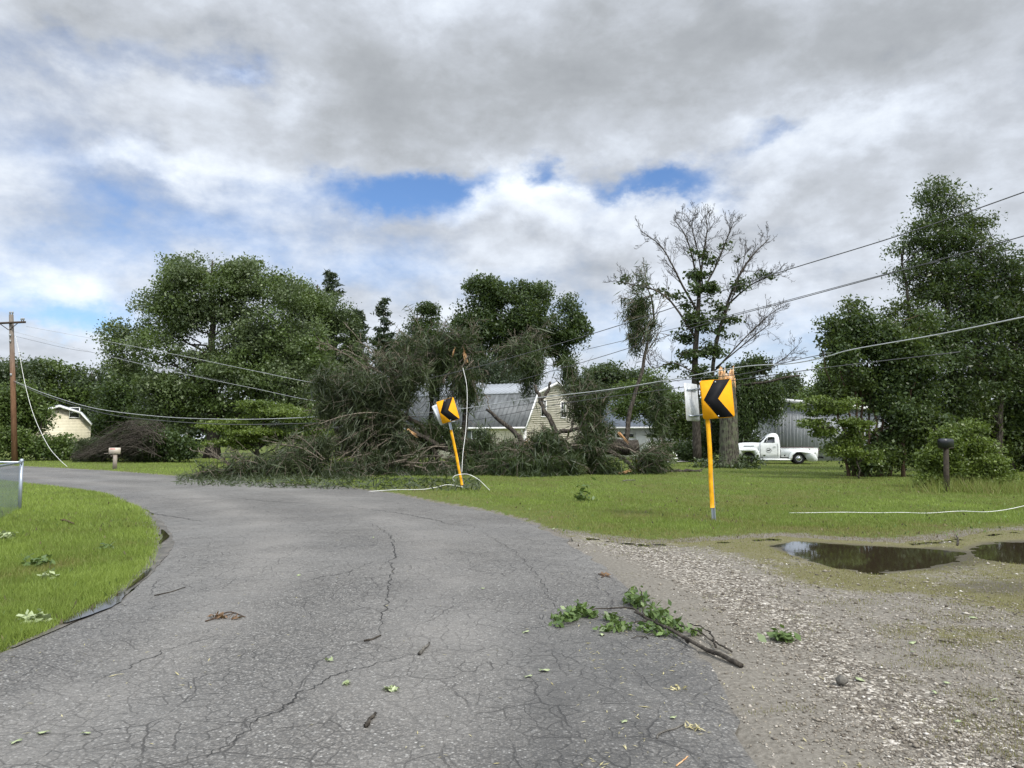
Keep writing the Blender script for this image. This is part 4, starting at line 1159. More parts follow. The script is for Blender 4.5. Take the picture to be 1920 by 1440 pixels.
def house():
    C = at(985, 793, 58)
    fr = Frame((C[0], C[1]), math.radians(180 - 30.6))
    # u runs left along the front, v into depth
    W, L = 9.6, 14.2
    ze, zb, zr = 2.75, 5.15, 6.15
    vb = 1.55
    root = empty('house', fr.p(L / 2, W / 2, 0), 'cream gambrel house with grey metal roof behind the fallen pines', 'house')
    prof = [(0, -0.1), (W, -0.1), (W, ze), (W - vb, zb), (W / 2, zr), (vb, zb), (0, ze)]
    wm = MB()
    fr.gable(wm, prof, 0, 0.14); fr.gable(wm, prof, L - 0.14, 0.14)
    fr.box(wm, 0.14, L - 0.14, 0, 0.14, -0.1, ze); fr.box(wm, 0.14, L - 0.14, W - 0.14, W, -0.1, ze)
    # lapped boards stand proud of the walls
    def half_at(z):
        if z <= ze: return 0.0
        if z <= zb: return vb * (z - ze) / (zb - ze)
        return vb + (W / 2 - vb) * (z - zb) / (zr - zb)
    z = 0.0
    while z < zr - 0.2:
        h = 0.145
        a0, a1 = half_at(z) + 0.03, half_at(z + h) + 0.03
        V = [fr.p(-0.022, a0, z), fr.p(-0.022, W - a0, z), fr.p(-0.012, W - a1, z + h), fr.p(-0.012, a1, z + h), fr.p(0.01, a0, z), fr.p(0.01, W - a0, z)]
        wm.add(V, [[0, 1, 2, 3], [0, 4, 5, 1]])
        if z + h < ze:
            V = [fr.p(0.0, -0.028, z), fr.p(L, -0.028, z), fr.p(L, -0.012, z + h), fr.p(0.0, -0.012, z + h), fr.p(0.0, 0.01, z), fr.p(L, 0.01, z)]
            wm.add(V, [[0, 1, 2, 3], [0, 4, 5, 1]])
        z += h
    wm.build('wall', SIDING, root)
    lo, up = MB(), MB()
    e0, e1 = -0.35, L + 0.3
    for a, b, m in (((-0.35, ze - 0.32), (vb, zb), lo), ((W + 0.35, ze - 0.32), (W - vb, zb), lo), ((vb - 0.12, zb - 0.02), (W / 2, zr), up), ((W - vb + 0.12, zb - 0.02), (W / 2, zr), up)):
        th = 0.07 if m is lo else 0.10
        fr.slab(m, a, b, e0, e1, th); fr.ribs(m, a, b, e0, e1, 0.42, off=th)
    lo.build('lower_roof', ROOF_DK, root)
    up.build('upper_roof', ROOF_LT, root)
    tm = MB()
    for a, b in (((-0.42, ze - 0.42), (vb - 0.06, zb - 0.10)), ((W + 0.42, ze - 0.42), (W - vb + 0.06, zb - 0.10)), ((vb - 0.2, zb - 0.14), (W / 2, zr - 0.10)), ((W - vb + 0.2, zb - 0.14), (W / 2, zr - 0.10))):
        fr.slab(tm, a, b, e0 - 0.03, e0 + 0.02, 0.20)
    tm.build('fascia', TRIM, root)
    gm_ = MB(); fr.box(gm_, e0, e1, -0.52, -0.37, ze - 0.42, ze - 0.28)
    gm_.build('gutter', TRIM, root)
    dm = MB(); dm.tube([fr.p(0.1, -0.45, ze - 0.38), fr.p(0.12, -0.30, ze - 0.6), fr.p(0.12, -0.08, ze - 0.85), fr.p(0.12, -0.08, 0.1)], 0.05, 6)
    dm.build('downspout', TRIM, root)
    for vv in (-0.055, W - 0.08):
        cb = MB(); fr.box(cb, -0.06, 0.10, vv, vv + 0.13, 0, ze - 0.35)
        cb.build('corner_board', TRIM, root)
    window(fr, root, 'g', 0, W * 0.66, 3.35, 0.80, 1.25, 'v', -1, (2, 1))
    window(fr, root, 'g', 0, W * 0.30, 3.35, 0.80, 1.25, 'v', -1, (2, 1))
    window(fr, root, 'f', 4.4, 0, 0.95, 0.9, 1.25, 'u', -1, (2, 1), True)
    window(fr, root, 'f', 8.2, 0, 0.95, 0.9, 1.25, 'u', -1, (2, 1), True)
    dd = MB(); fr.box(dd, 10.6, 11.5, -0.05, 0.0, 0.15, 2.2); dd.build('door', DARKWOOD, root)
    # porch at the left end
    pr = MB(); fr.box(pr, L + 0.02, L + 4.4, -0.5, 4, 0.0, 0.32); pr.build('porch_deck', DARKWOOD, root)
    pw = MB(); fr.box(pw, L + 0.02, L + 4.2, 2.6, 2.75, 0.32, 2.6); pw.build('porch_wall', plain('porch wall boards', (0.20, 0.165, 0.125), 0.7, var=0.3), root)
    window(fr, root, 'p', L + 1.7, 2.6, 1.15, 0.75, 0.95, 'u', -1, (1, 1))
    rf = MB(); fr.slab(rf, (-0.9, 2.45), (3.2, 3.25), L + 0.32, L + 4.7, 0.08); fr.ribs(rf, (-0.9, 2.45), (3.2, 3.25), L + 0.32, L + 4.7, 0.42, off=0.08)
    rf.build('porch_roof', ROOF_DK, root)
    for uu in (L + 0.25, L + 2.3, L + 4.3):
        p_ = MB(); fr.box(p_, uu - 0.06, uu + 0.06, -0.42, -0.30, 0.32, 2.46); p_.build('porch_post', TRIM, root)
    rl = MB(); fr.box(rl, L + 0.32, L + 4.2, -0.39, -0.33, 1.15, 1.22); fr.box(rl, L + 0.32, L + 4.2, -0.39, -0.33, 0.42, 0.48)
    for k in range(34): fr.box(rl, L + 0.36 + k * 0.115, L + 0.40 + k * 0.115, -0.38, -0.34, 0.48, 1.15)
    rl.build('railing', plain('red brown railing', (0.13, 0.070, 0.048), 0.7), root)
house()

def garage():
    A = at(1128, 797, 64); B = at(1318, 804, 61.5)
    d = B - A; yaw = math.atan2(d[1], d[0])
    fr = Frame((A[0], A[1]), yaw)
    L = math.hypot(d[0], d[1]); W, ze, zr = 7.0, 2.72, 4.9
    root = empty('garage', fr.p(L / 2, W / 2, 0), 'long white garage with blue grey metal roof right of the house', 'garage')
    prof = [(0, -0.1), (W, -0.1), (W, ze), (W / 2, zr), (0, ze)]
    wm = MB(); fr.gable(wm, prof, 0, 0.12); fr.gable(wm, prof, L - 0.12, 0.12)
    fr.box(wm, 0.12, L - 0.12, 0, 0.12, -0.1, ze); fr.box(wm, 0.12, L - 0.12, W - 0.12, W, -0.1, ze)
    wm.build('wall', GARAGE_M, root)
    rf = MB()
    for a, b in (((-0.45, ze - 0.20), (W / 2, zr + .02)), ((W + 0.45, ze - 0.20), (W / 2, zr + .02))):
        fr.slab(rf, a, b, -0.35, L + 0.35, 0.08); fr.ribs(rf, a, b, -0.35, L + 0.35, 0.45, off=0.08)
    rf.build('roof', ROOF_BLUE, root)
    gt = MB(); fr.box(gt, -0.35, L + 0.35, -0.60, -0.47, ze - 0.32, ze - 0.17); gt.build('gutter', TRIM, root)
    for u in (1.75, 4.75, 7.0):
        if u + 1.1 > L: continue
        dr = MB(); fr.box(dr, u - 1.1, u + 1.1, -0.05, 0.0, 0.02, 2.12)
        for k in range(4):
            for q in range(4): fr.box(dr, u - 1.02 + q * 0.52, u - 1.02 + q * 0.52 + 0.46, -0.062, -0.05, 0.08 + k * 0.52, 0.50 + k * 0.52)
        o = dr.build('garage_door', TRIM, root)
        for q in range(4):
            pn = MB(); fr.box(pn, u - 0.98 + q * 0.52, u - 0.98 + q * 0.52 + 0.36, -0.072, -0.063, 1.70, 1.96); pn.build('pane', GLASS, o)
garage()

def barn():
    A = at(1452, 748, 53.5)
    fr = Frame((A[0], A[1]), math.radians(-12))
    L, W = 9.5, 11
    zl, zr_ = 4.35, 3.35
    root = empty('metal_barn', fr.p(L / 2, W / 2, 0), 'grey ribbed metal barn behind the white pickup truck', 'barn')
    wm = MB()
    n = 2
    V = [fr.p(0, 0, -0.1), fr.p(L, 0, -0.1), fr.p(L, 0, zr_), fr.p(0, 0, zl), fr.p(0, W, -0.1), fr.p(L, W, -0.1), fr.p(L, W, zr_), fr.p(0, W, zl)]
    wm.add(V, [[0, 1, 2, 3], [5, 4, 7, 6], [4, 0, 3, 7], [1, 5, 6, 2], [3, 2, 6, 7], [0, 4, 5, 1]])
    for k in range(int(L / 0.23)):
        u = 0.08 + k * 0.23; zt = zl + (zr_ - zl) * u / L
        fr.box(wm, u, u + 0.035, -0.022, 0.004, 0.0, zt - 0.03)
    wm.build('wall', BARN_M, root)
    rf = MB()
    V = [fr.p(-0.3, -0.35, zl + .02), fr.p(L + 0.3, -0.35, zr_ - .04), fr.p(L + 0.3, W, zr_ - .04), fr.p(-0.3, W, zl + .02)]
    V = V + [q + np.array([0, 0, 0.12]) for q in V]
    rf.add(V, [[3, 2, 1, 0], [4, 5, 6, 7], [0, 1, 5, 4], [1, 2, 6, 5], [2, 3, 7, 6], [3, 0, 4, 7]])
    rf.build('roof', ROOF_LT, root)
    tm = MB()
    V = [fr.p(-0.3, -0.38, zl - .14), fr.p(L + 0.3, -0.38, zr_ - .20), fr.p(L + 0.3, -0.355, zr_ - .20), fr.p(-0.3, -0.355, zl - .14)]
    V = V + [q + np.array([0, 0, 0.26]) for q in V]
    tm.add(V, [[3, 2, 1, 0], [4, 5, 6, 7], [0, 1, 5, 4], [1, 2, 6, 5], [2, 3, 7, 6], [3, 0, 4, 7]])
    tm.build('fascia', TRIM, root)
barn()

def far_barn():
    B = at(170, 808, 82)
    v = unit(np.array([-0.60, 0.80])); yaw = math.atan2(-v[0], v[1])
    fr = Frame((B[0], B[1]), yaw + math.pi)
    W = 5.9
    root = empty('cream_barn', fr.p(W / 2, 4, 0), 'small cream gambrel barn with one window among the left trees', 'barn')
    zz = lambda py: at(100, py, 82)[2]
    ze, zb, zr_ = zz(797), zz(775), zz(763)
    prof = [(0, 0), (W, 0), (W, ze), (W * 0.82, zb), (W * 0.52, zr_), (W * 0.18, zb), (0, ze)]
    n = len(prof); wm = MB()
    V = [fr.p(q[0], 0, q[1]) for q in prof] + [fr.p(q[0], 8, q[1]) for q in prof]
    wm.add(V, [list(range(n)), list(range(n, 2 * n))[::-1]] + [[k, n + k, n + (k + 1) % n, (k + 1) % n] for k in range(n)])
    wm.build('wall', SIDING_FAR, root)
    rf = MB(); pts = prof[2:] 
    for a, b in zip(pts[:-1], pts[1:]):
        dx, dz = b[0] - a[0], b[1] - a[1]; l = math.hypot(dx, dz); nx, nz = dz / l * 0.16, -dx / l * 0.16
        if nz < 0: nx, nz = -nx, -nz
        q = [a, b, (b[0] + nx, b[1] + nz), (a[0] + nx, a[1] + nz)]
        V = [fr.p(w[0], -0.45, w[1] + 0.01) for w in q] + [fr.p(w[0], 8.3, w[1] + 0.01) for w in q]
        rf.add(V, [[0, 1, 2, 3], [7, 6, 5, 4], [0, 4, 5, 1], [1, 5, 6, 2], [2, 6, 7, 3], [3, 7, 4, 0]])
    rf.build('roof', ROOF_LT, root)
    fa = MB()
    for a, b in zip(pts[:-1], pts[1:]):
        for q_ in (0,):
            V = [fr.p(a[0], -0.50, a[1] - 0.12), fr.p(b[0], -0.50, b[1] - 0.12), fr.p(b[0], -0.50, b[1] + 0.10), fr.p(a[0], -0.50, a[1] + 0.10)]
            V = V + [p_ + fr.v * 0.045 for p_ in V]
            fa.add(V, [[0, 1, 2, 3], [7, 6, 5, 4], [0, 4, 5, 1], [1, 5, 6, 2], [2, 6, 7, 3], [3, 7, 4, 0]])
    fa.build('fascia', TRIM, root)
    window(fr, root, 'w', W * 0.27, 0, zz(783), 0.85, 1.0, 'u', -1)
far_barn()
drv = MB()
pp = [G(1180, 862), G(1290, 861), G(1330, 866), G(1260, 869), G(1200, 868)]
drv.add([(p[0], p[1], 0.09) for p in pp], [[0, 1, 2, 3, 4]])
tag(drv.build('driveway', plain('pale driveway gravel', (0.38, 0.37, 0.35), 0.9, var=0.2)), kind='structure')

# ------------------------------------------------------------------ utility pole, fence
POLE_D = 51.5
def utility_pole():
    b0 = at(28, 866, POLE_D); b0[2] = gh(b0[0], b0[1])
    tp = at(21, 590, POLE_D)
    root = empty('utility_pole', b0, 'brown wooden utility pole with one crossarm at far left', 'utility pole')
    def wood(t):
        p = t.obj()
        n = t.noise(t.scalev(p, 1, 1, 0.1), 14, 5, 0.65)
        s = t.n('ShaderNodeSeparateXYZ'); t.put(s.inputs[0], p)
        c = t.ramp(n, [(0.3, (0.115, 0.058, 0.032)), (0.7, (0.24, 0.135, 0.078))])
        g = t.ramp(n, [(0.3, (0.10, 0.085, 0.07)), (0.7, (0.20, 0.175, 0.15))])
        return t.bsdf(t.mix(t.mr(s.outputs[2], 4.5, 9.5), c, g), 0.8, 0.2, 0, t.bump(n, 0.4, 0.02))
    w = M_('weathered pole wood', wood)
    m = MB(); m.tube([b0 - [0, 0, 0.2], b0 * 0.5 + tp * 0.5, tp], [0.19, 0.165, 0.135], 12); m.build('pole', w, root, smooth=True)
    ca = MB(); c = at(20, 606, POLE_D); c[1] -= 0.18
    ax = unit(np.array([1.0, -0.25, 0.0])); Mx = np.stack([ax, np.cross([0, 0, 1], ax), [0, 0, 1]], 1)
    ca.box(c, (2.75, 0.11, 0.13), Mx); ca.build('crossarm', DARKWOOD, root)
    for s_ in (-1, 1):
        br = MB(); br.tube([c + ax * s_ * 0.75 + [0, 0, -0.05], c + [0.03 * s_, 0.05, -0.48]], 0.028, 5)
        br.build('brace', DARKWOOD, root)
    INS = plain('grey insulator', (0.30, 0.31, 0.32), 0.3, 0.5)
    for q in (c + ax * 1.22 + [0, 0, 0.065], c + ax * 1.05 + [0, 0, 0.065], c - ax * 1.2 + [0, 0, 0.065], tp + [0.09, 0, 0], tp + [-0.08, 0, 0]):
        i_ = MB(); i_.lathe([(0.0, 0), (0.03, 0), (0.03, 0.08), (0.075, 0.09), (0.05, 0.14), (0.07, 0.16), (0.04, 0.23), (0, 0.24)], q, seg=10); i_.build('insulator', INS, root, smooth=True)
    for z in (8.6, 8.2, 5.9):
        bo = MB(); f = z / (tp[2] - b0[2]); bo.box(b0 * (1 - f) + tp * f + [0, -0.17, 0], (0.10, 0.10, 0.16))
        bo.build('bracket', INS, root)
utility_pole()

GALV = plain('galvanised steel', (0.36, 0.40, 0.45), 0.38, 0.5, 0.6, var=0.15)
GALV_WIRE = plain('galvanised wire', (0.21, 0.26, 0.33), 0.45, 0.5, 0.2, var=0.12)
def fence():
    corner = G(36, 967)
    near, far = corner + np.array([2.7, -6.0, 0]), corner + np.array([-10, 2.5, 0])
    corner[2] = near[2] = far[2] = 0.04
    H = 0.98
    root = empty('chain_link_fence', corner, 'silver chain link fence corner at the left edge of the lawn', 'fence')
    def panel(a, b):
        L = np.linalg.norm(b - a); dx = (b - a) / L
        mb = MB(); s = 0.066; n = int(L / s)
        z0 = 0.0
        V, F = [], []
        up = np.array([0, 0, 1]); nrm = np.cross(dx, up)
        for k in range(-int(H / s), n):
            for sg in (1, -1):
                x0, x1, y0, y1 = k * s, k * s + H, 0.0, H
                if sg < 0: x0, x1 = k * s + H, k * s
                # clip to panel
                P0, P1 = np.array([x0, y0]), np.array([x1, y1])
                dxx = P1 - P0; t0, t1 = 0.0, 1.0
                for lim, sgn in ((0, 1), (L, -1)):
                    q0, q1 = (P0[0] - lim) * sgn, (P1[0] - lim) * sgn
                    if q0 < 0 and q1 < 0: t0 = 2; break
                    if q0 < 0: t0 = max(t0, q0 / (q0 - q1))
                    if q1 < 0: t1 = min(t1, q0 / (q0 - q1))
                if t0 >= t1: continue
                A, B = P0 + dxx * t0, P0 + dxx * t1
                wv = unit(np.array([-(B - A)[1], (B - A)[0]])) * 0.0034
                o = nrm * (0.003 * sg)
                base = len(V)
                for q in (A - wv, A + wv, B + wv, B - wv): V.append(a + dx * q[0] + up * (q[1] + z0 + gh(*(a + dx * q[0])[:2]) * 0) + o)
                F.append([base, base + 1, base + 2, base + 3])
        mb.add(V, F)
        return mb
    m = panel(corner, near); m.build('chain_mesh', GALV_WIRE, root)
    m = panel(corner, far); m.build('chain_mesh', GALV_WIRE, root)
    rl = MB(); rl.tube([near + [0, 0, H + 0.08], corner + [0, 0, H + 0.08]], 0.024, 8); rl.build('top_rail', GALV, root, smooth=True)
    rl = MB(); rl.tube([corner + [0, 0, H + 0.08], far + [0, 0, H + 0.08]], 0.024, 8); rl.build('top_rail', GALV, root, smooth=True)
    for q in (corner, corner * 0.5 + near * 0.5, near, corner * 0.75 + far * 0.25, corner * 0.5 + far * 0.5, far):
        p_ = MB(); p_.tube([q + [0, 0, -0.1], q + [0, 0, H + 0.10]], 0.036, 10); p_.lathe([(0.036, 0), (0.045, 0.02), (0.03, 0.06), (0, 0.07)], q + [0, 0, H + 0.09], seg=10); p_.build('fence_post', GALV, root, smooth=True)
fence()

# ------------------------------------------------------------------ signs
def sign_yellow(t):
    p = t.obj()
    n = t.noise(p, 5, 5, 0.65)
    return t.bsdf(t.ramp(n, [(0.25, (0.60, 0.255, 0.006)), (0.6, (0.74, 0.335, 0.008))]), 0.65, 0.15)
YELLOW = M_('retroreflective yellow', sign_yellow)
YELLOW_STRIP = plain('yellow post strip', (0.76, 0.37, 0.010), 0.6, 0.2, var=0.25, scale=5)
SIGN_BLACK = plain('black sign film', (0.010, 0.010, 0.012), 0.6, 0.15)
ALU = plain('weathered aluminium sheet', (0.55, 0.57, 0.57), 0.45, 0.4, 0.3, var=0.2, scale=5)
CHEV = [(0.455, 0.005), (0.965, 0.005), (0.53, 0.49), (0.965, 0.985), (0.50, 0.985), (0.075, 0.5)]
def rrect(w, h, r, n=5):
    out = []
    for cx, cy, a0 in ((w - r, h - r, 0), (r, h - r, 90), (r, r, 180), (w - r, r, 270)):
        for k in range(n + 1):
            a = R(a0 + 90 * k / n); out.append((cx + r * math.cos(a), cy + r * math.sin(a)))
    return out
def chevron_sign(label, d, corners, post_top, post_bot, base, back, strip_top=None):
    """corners: TL, TR, BR, BL of the yellow board in the photograph"""
    TL, TR, BR, BL = [at(*c, d) for c in corners]
    # nearly facing the camera: push right edge slightly back
    cx = (TL + TR + BR + BL) / 4
    ex = unit((TR - TL) + (BR - BL)); ez = unit((TL - BL) + (TR - BR)); ez = unit(ez - ex * (ex @ ez))
    w = (np.linalg.norm(TR - TL) + np.linalg.norm(BR - BL)) / 2; h = (np.linalg.norm(TL - BL) + np.linalg.norm(TR - BR)) / 2
    ey = np.cross(ez, ex)
    M = np.stack([ex, ey, ez], 1)
    b0 = at(base[0], base[1], d); b0[2] = gh(b0[0], b0[1])
    root = empty('chevron_sign', b0, label, 'road sign')
    O = cx - ex * w / 2 - ez * h / 2
    bm = MB(); bm.prism(rrect(w, h, 0.045), 0.004, M, O)
    board = bm.build('sign_board', YELLOW, root)
    cm = MB(); cm.prism([(u * w, (1 - v) * h) for u, v in CHEV], 0.0025, M, O - ey * 0.0045); cm.build('chevron', SIGN_BLACK, board)
    edge = MB(); n = 24
    # thin border line of darker film printed just inside the rim
    for v in (0.06, 0.94):
        bt = MB(); bt.lathe([(0, -0.004), (0.012, -0.003), (0.014, 0.0)], O + ex * w * 0.49 + ez * h * v - ey * 0.007, 'y', 10, None)
        bt.build('bolt', ALU, board)
    # U-channel post behind the board
    pt, pb = at(*post_top, d), at(*post_bot, d)
    pt = pt + ey * 0.03; pb2 = b0 + ey * 0.03 - np.array([0, 0, 0.25])
    px_ = unit(pt - pb2)
    prof = [(-0.040, 0.0), (-0.026, 0.0), (-0.020, 0.034), (0.020, 0.034), (0.026, 0.0), (0.040, 0.0), (0.040, 0.006), (0.030, 0.006), (0.024, 0.040), (-0.024, 0.040), (-0.030, 0.006), (-0.040, 0.006)]
    top = pt + px_ * (h * 0.93)
    sx = unit(ex - px_ * (ex @ px_)); sy = np.cross(px_, sx)
    if sy @ ey < 0: sy = -sy
    V = [q + sx * a + sy * b for q in (pb2, top) for a, b in prof]; n = len(prof)
    pm_ = MB(); pm_.add(V, [[k, (k + 1) % n, n + (k + 1) % n, n + k] for k in range(n)])
    pm_.build('post', GALV, root)
    st = MB()
    s0 = at(*strip_top, d) if strip_top else pt
    f0, f1 = (s0 - pb2) @ px_, (pb - pb2) @ px_
    nst = 16
    P = []
    for k in range(nst + 1):
        f = f1 + (f0 - f1) * k / nst
        off = -0.012 * math.sin(k / nst * math.pi * 2.2) * (1 if k < 8 else 0.4) - 0.006
        kick = -0.016 * max(0, 1 - k / 2.0)
        c = pb2 + px_ * f + sx * (off + kick) - sy * (0.008 + 0.012 * max(0, 1 - k / 2.0))
        P.append(c)
    V = []
    for c in P: V += [c - sx * 0.042, c + sx * 0.042, c + sx * 0.042 - sy * 0.004, c - sx * 0.042 - sy * 0.004]
    F = []
    for k in range(nst):
        a, b = 4 * k, 4 * k + 4
        for q in range(4): F.append([a + q, a + (q + 1) % 4, b + (q + 1) % 4, b + q])
    F += [[0, 1, 2, 3], [4 * nst + q for q in (3, 2, 1, 0)]]
    st.add(V, F); st.build('reflective_strip', YELLOW_STRIP, root)
    back(root, d, M, O, w, h, ex, ey, ez)
    return root
def back1(root, d, M, O, w, h, ex, ey, ez):
    # second board for the other direction, seen from its bare back, swung round on long brackets
    a = R(62)
    e2 = ex * math.cos(a) + ey * math.sin(a)
    A = [at(1283.5, 719, d + 0.15), at(1308, 718, d + 0.35), at(1311, 790, d + 0.35), at(1287, 790, d + 0.15)]
    c = (A[0] + A[1] + A[2] + A[3]) / 4
    ww = 0.59; e2 = unit(np.array([0.62, 0.78, 0.0])); z2 = unit(ez * 1.0); z2 = unit(z2 - e2 * (z2 @ e2)); y2 = np.cross(z2, e2)
    M2 = np.stack([e2, y2, z2], 1); h2 = 0.74
    O2 = c - e2 * ww / 2 - z2 * h2 / 2
    bm = MB(); bm.prism(rrect(ww, h2, 0.045), 0.005, M2, O2)
    b = bm.build('back_board', ALU, root)
    fm = MB(); fm.prism(rrect(ww - .004, h2 - .004, 0.045), 0.002, M2, O2 - y2 * 0.0 + e2 * .002 + z2 * .002 + y2 * (0.0055 if y2[0] < 0 else -0.0025)); fm.build('sign_face', YELLOW, b)
    for v in (0.13, 0.83):
        k = MB()
        p0 = O2 + e2 * ww * 0.15 + z2 * h2 * v; p1 = O2 + e2 * ww * 0.85 + z2 * h2 * v
        s_ = y2 if y2[0] > 0 else -y2
        k.tube([p0 + s_ * 0.022, p1 + s_ * 0.022], 0.016, 4)
        k.build('bracket', GALV, root); k = MB()
        k.tube([(p0 + p1) / 2 + s_ * 0.03, O + ex * w * 0.1 + ez * h * (v - 0.0) + ey * 0.03, O + ex * w * 0.32 + ez * h * v + ey * 0.045], 0.014, 4)
        k.build('bracket_arm', GALV, root)
def back2(root, d, M, O, w, h, ex, ey, ez):
    # matching board turned away behind the front one: only its bare edge shows
    e2 = unit(ex * 0.93 + ey * 0.36); y2 = np.cross(ez, e2); M2 = np.stack([e2, y2, ez], 1)
    t = rotM(ey, R(-9))
    O2 = O + ey * 0.05 - ex * 0.075 - ez * 0.03
    bm = MB(); bm.prism(rrect(w * 0.98, h * 0.93, 0.045), 0.005, t @ M2, O2); bm.build('back_board', ALU, root)
    for v in (0.10,):
        k = MB(); k.tube([O + ex * w * 0.30 + ez * h * 0.05 + ey * 0.03, O + ex * w * 0.70 + ez * h * (-0.045) + ey * 0.03], 0.03, 4); k.build('bracket', GALV, root)
def rotM(ax, a):
    return np.array(Matrix.Rotation(a, 3, Vector(ax)))
chevron_sign('near yellow chevron sign standing on the right lawn beside the gravel', 14.6, [(1313, 714), (1371, 709.5), (1378, 782), (1317, 786.6)], (1328, 786), (1337.5, 952), (1340.5, 978), back1)
chevron_sign('farther yellow chevron sign leaning hard at the road edge by the fallen pines', 24.4, [(818, 753), (851, 744.5), (861, 785), (829, 796)], (844, 797), (869, 909), (871.5, 917), back2, strip_top=(845.5, 806))

# ------------------------------------------------------------------ mailboxes
def mailbox_beige():
    d = 39; b0 = at(214, 880, d); b0[2] = gh(b0[0], b0[1])
    root = empty('mailbox', b0, 'beige plastic mailbox on its own post across the road', 'mailbox')
    PL = plain('beige plastic', (0.50, 0.44, 0.37), 0.5, var=0.08); PL2 = plain('taupe plastic', (0.27, 0.23, 0.195), 0.55, var=0.08)
    Mr = rotz(R(24))
    p_ = MB(); p_.box(b0 + [0.03, 0, 0.37], (0.20, 0.17, 0.80), Mr, 0.92); p_.box(b0 + [-0.13, 0, 0.70], (0.14, 0.12, 0.09), Mr @ roty(R(-38))); p_.build('post', PL2, root)
    top = [(0.0, 0.0), (0.0, 0.20)] + [(0.13 - 0.13 * math.cos(R(a)), 0.20 + 0.12 * math.sin(R(a))) for a in range(20, 161, 20)] + [(0.26, 0.20), (0.26, 0.0)]
    bx = MB(); bx.prism([(q[0] - 0.13, q[1]) for q in top], 0.52, Mr @ rotz(R(-90)), b0 + [-0.26 * math.cos(R(24)), -0.26 * math.sin(R(24)), 0.77])
    bx.build('box', PL, root)
    dr = MB(); dr.prism([((q[0] - 0.13) * 0.92, q[1] * 0.92 + .01) for q in top], 0.012, Mr @ rotz(R(-90)), b0 + [-0.275 * math.cos(R(24)), -0.275 * math.sin(R(24)), 0.77]); dr.build('door', PL2, root)
    fl = MB(); fl.box(b0 + [-0.04, -0.145, 1.02], (0.24, 0.012, 0.06), Mr); fl.build('flag', plain('red flag', (0.50, 0.035, 0.05), 0.5), root)
    tr = MB(); tr.box(b0 + [-0.36, -0.10, 0.80], (0.22, 0.16, 0.02), Mr); tr.build('open_flap', PL2, root)
mailbox_beige()
def mailbox_black():
    d = 22; b0 = at(1776, 926, d); b0[2] = gh(b0[0], b0[1])
    root = empty('mailbox', b0, 'black metal mailbox on a dark wooden post in front of the bright shrub', 'mailbox')
    W = plain('old dark post wood', (0.050, 0.040, 0.030), 0.9, var=0.35, scale=9, bump=0.02)
    p_ = MB(); p_.tube([b0 + [-.01, 0, -0.2], b0 + [0, 0, 0.6], b0 + [0.02, 0, 1.28]], [0.088, 0.08, 0.075], 8, rough=0.12); p_.build('post', W, root)
    BL = plain('black painted steel', (0.012, 0.014, 0.018), 0.35, 0.5)
    top = [(-0.1, 0.0), (-0.1, 0.19)] + [(-0.1 * math.cos(R(a)), 0.19 + 0.07 * math.sin(R(a))) for a in range(15, 166, 15)] + [(0.1, 0.19), (0.1, 0.0)]
    Mr = rotz(R(-60))
    o = b0 + np.array([0.02, 0, 1.30]) - Mr @ np.array([0, 0.24, 0])
    bx = MB(); bx.prism(top, 0.48, Mr, o); bx.build('box', BL, root)
    e = MB(); e.prism([(q[0] * 0.96, q[1] * 0.96 + .002) for q in top], 0.012, Mr, o + Mr @ np.array([0, -0.014, 0])); e.build('door', BL, root)
    pl = MB(); pl.box(b0 + [0.02, 0, 1.285], (0.40, 0.17, 0.025), rotz(R(18))); pl.build('platform', W, root)
    lb = MB(); lb.box(o + Mr @ np.array([-0.104, 0.10, 0.06]), (0.006, 0.14, 0.06), Mr); lb.build('number_plate', TRIM, root)
mailbox_black()

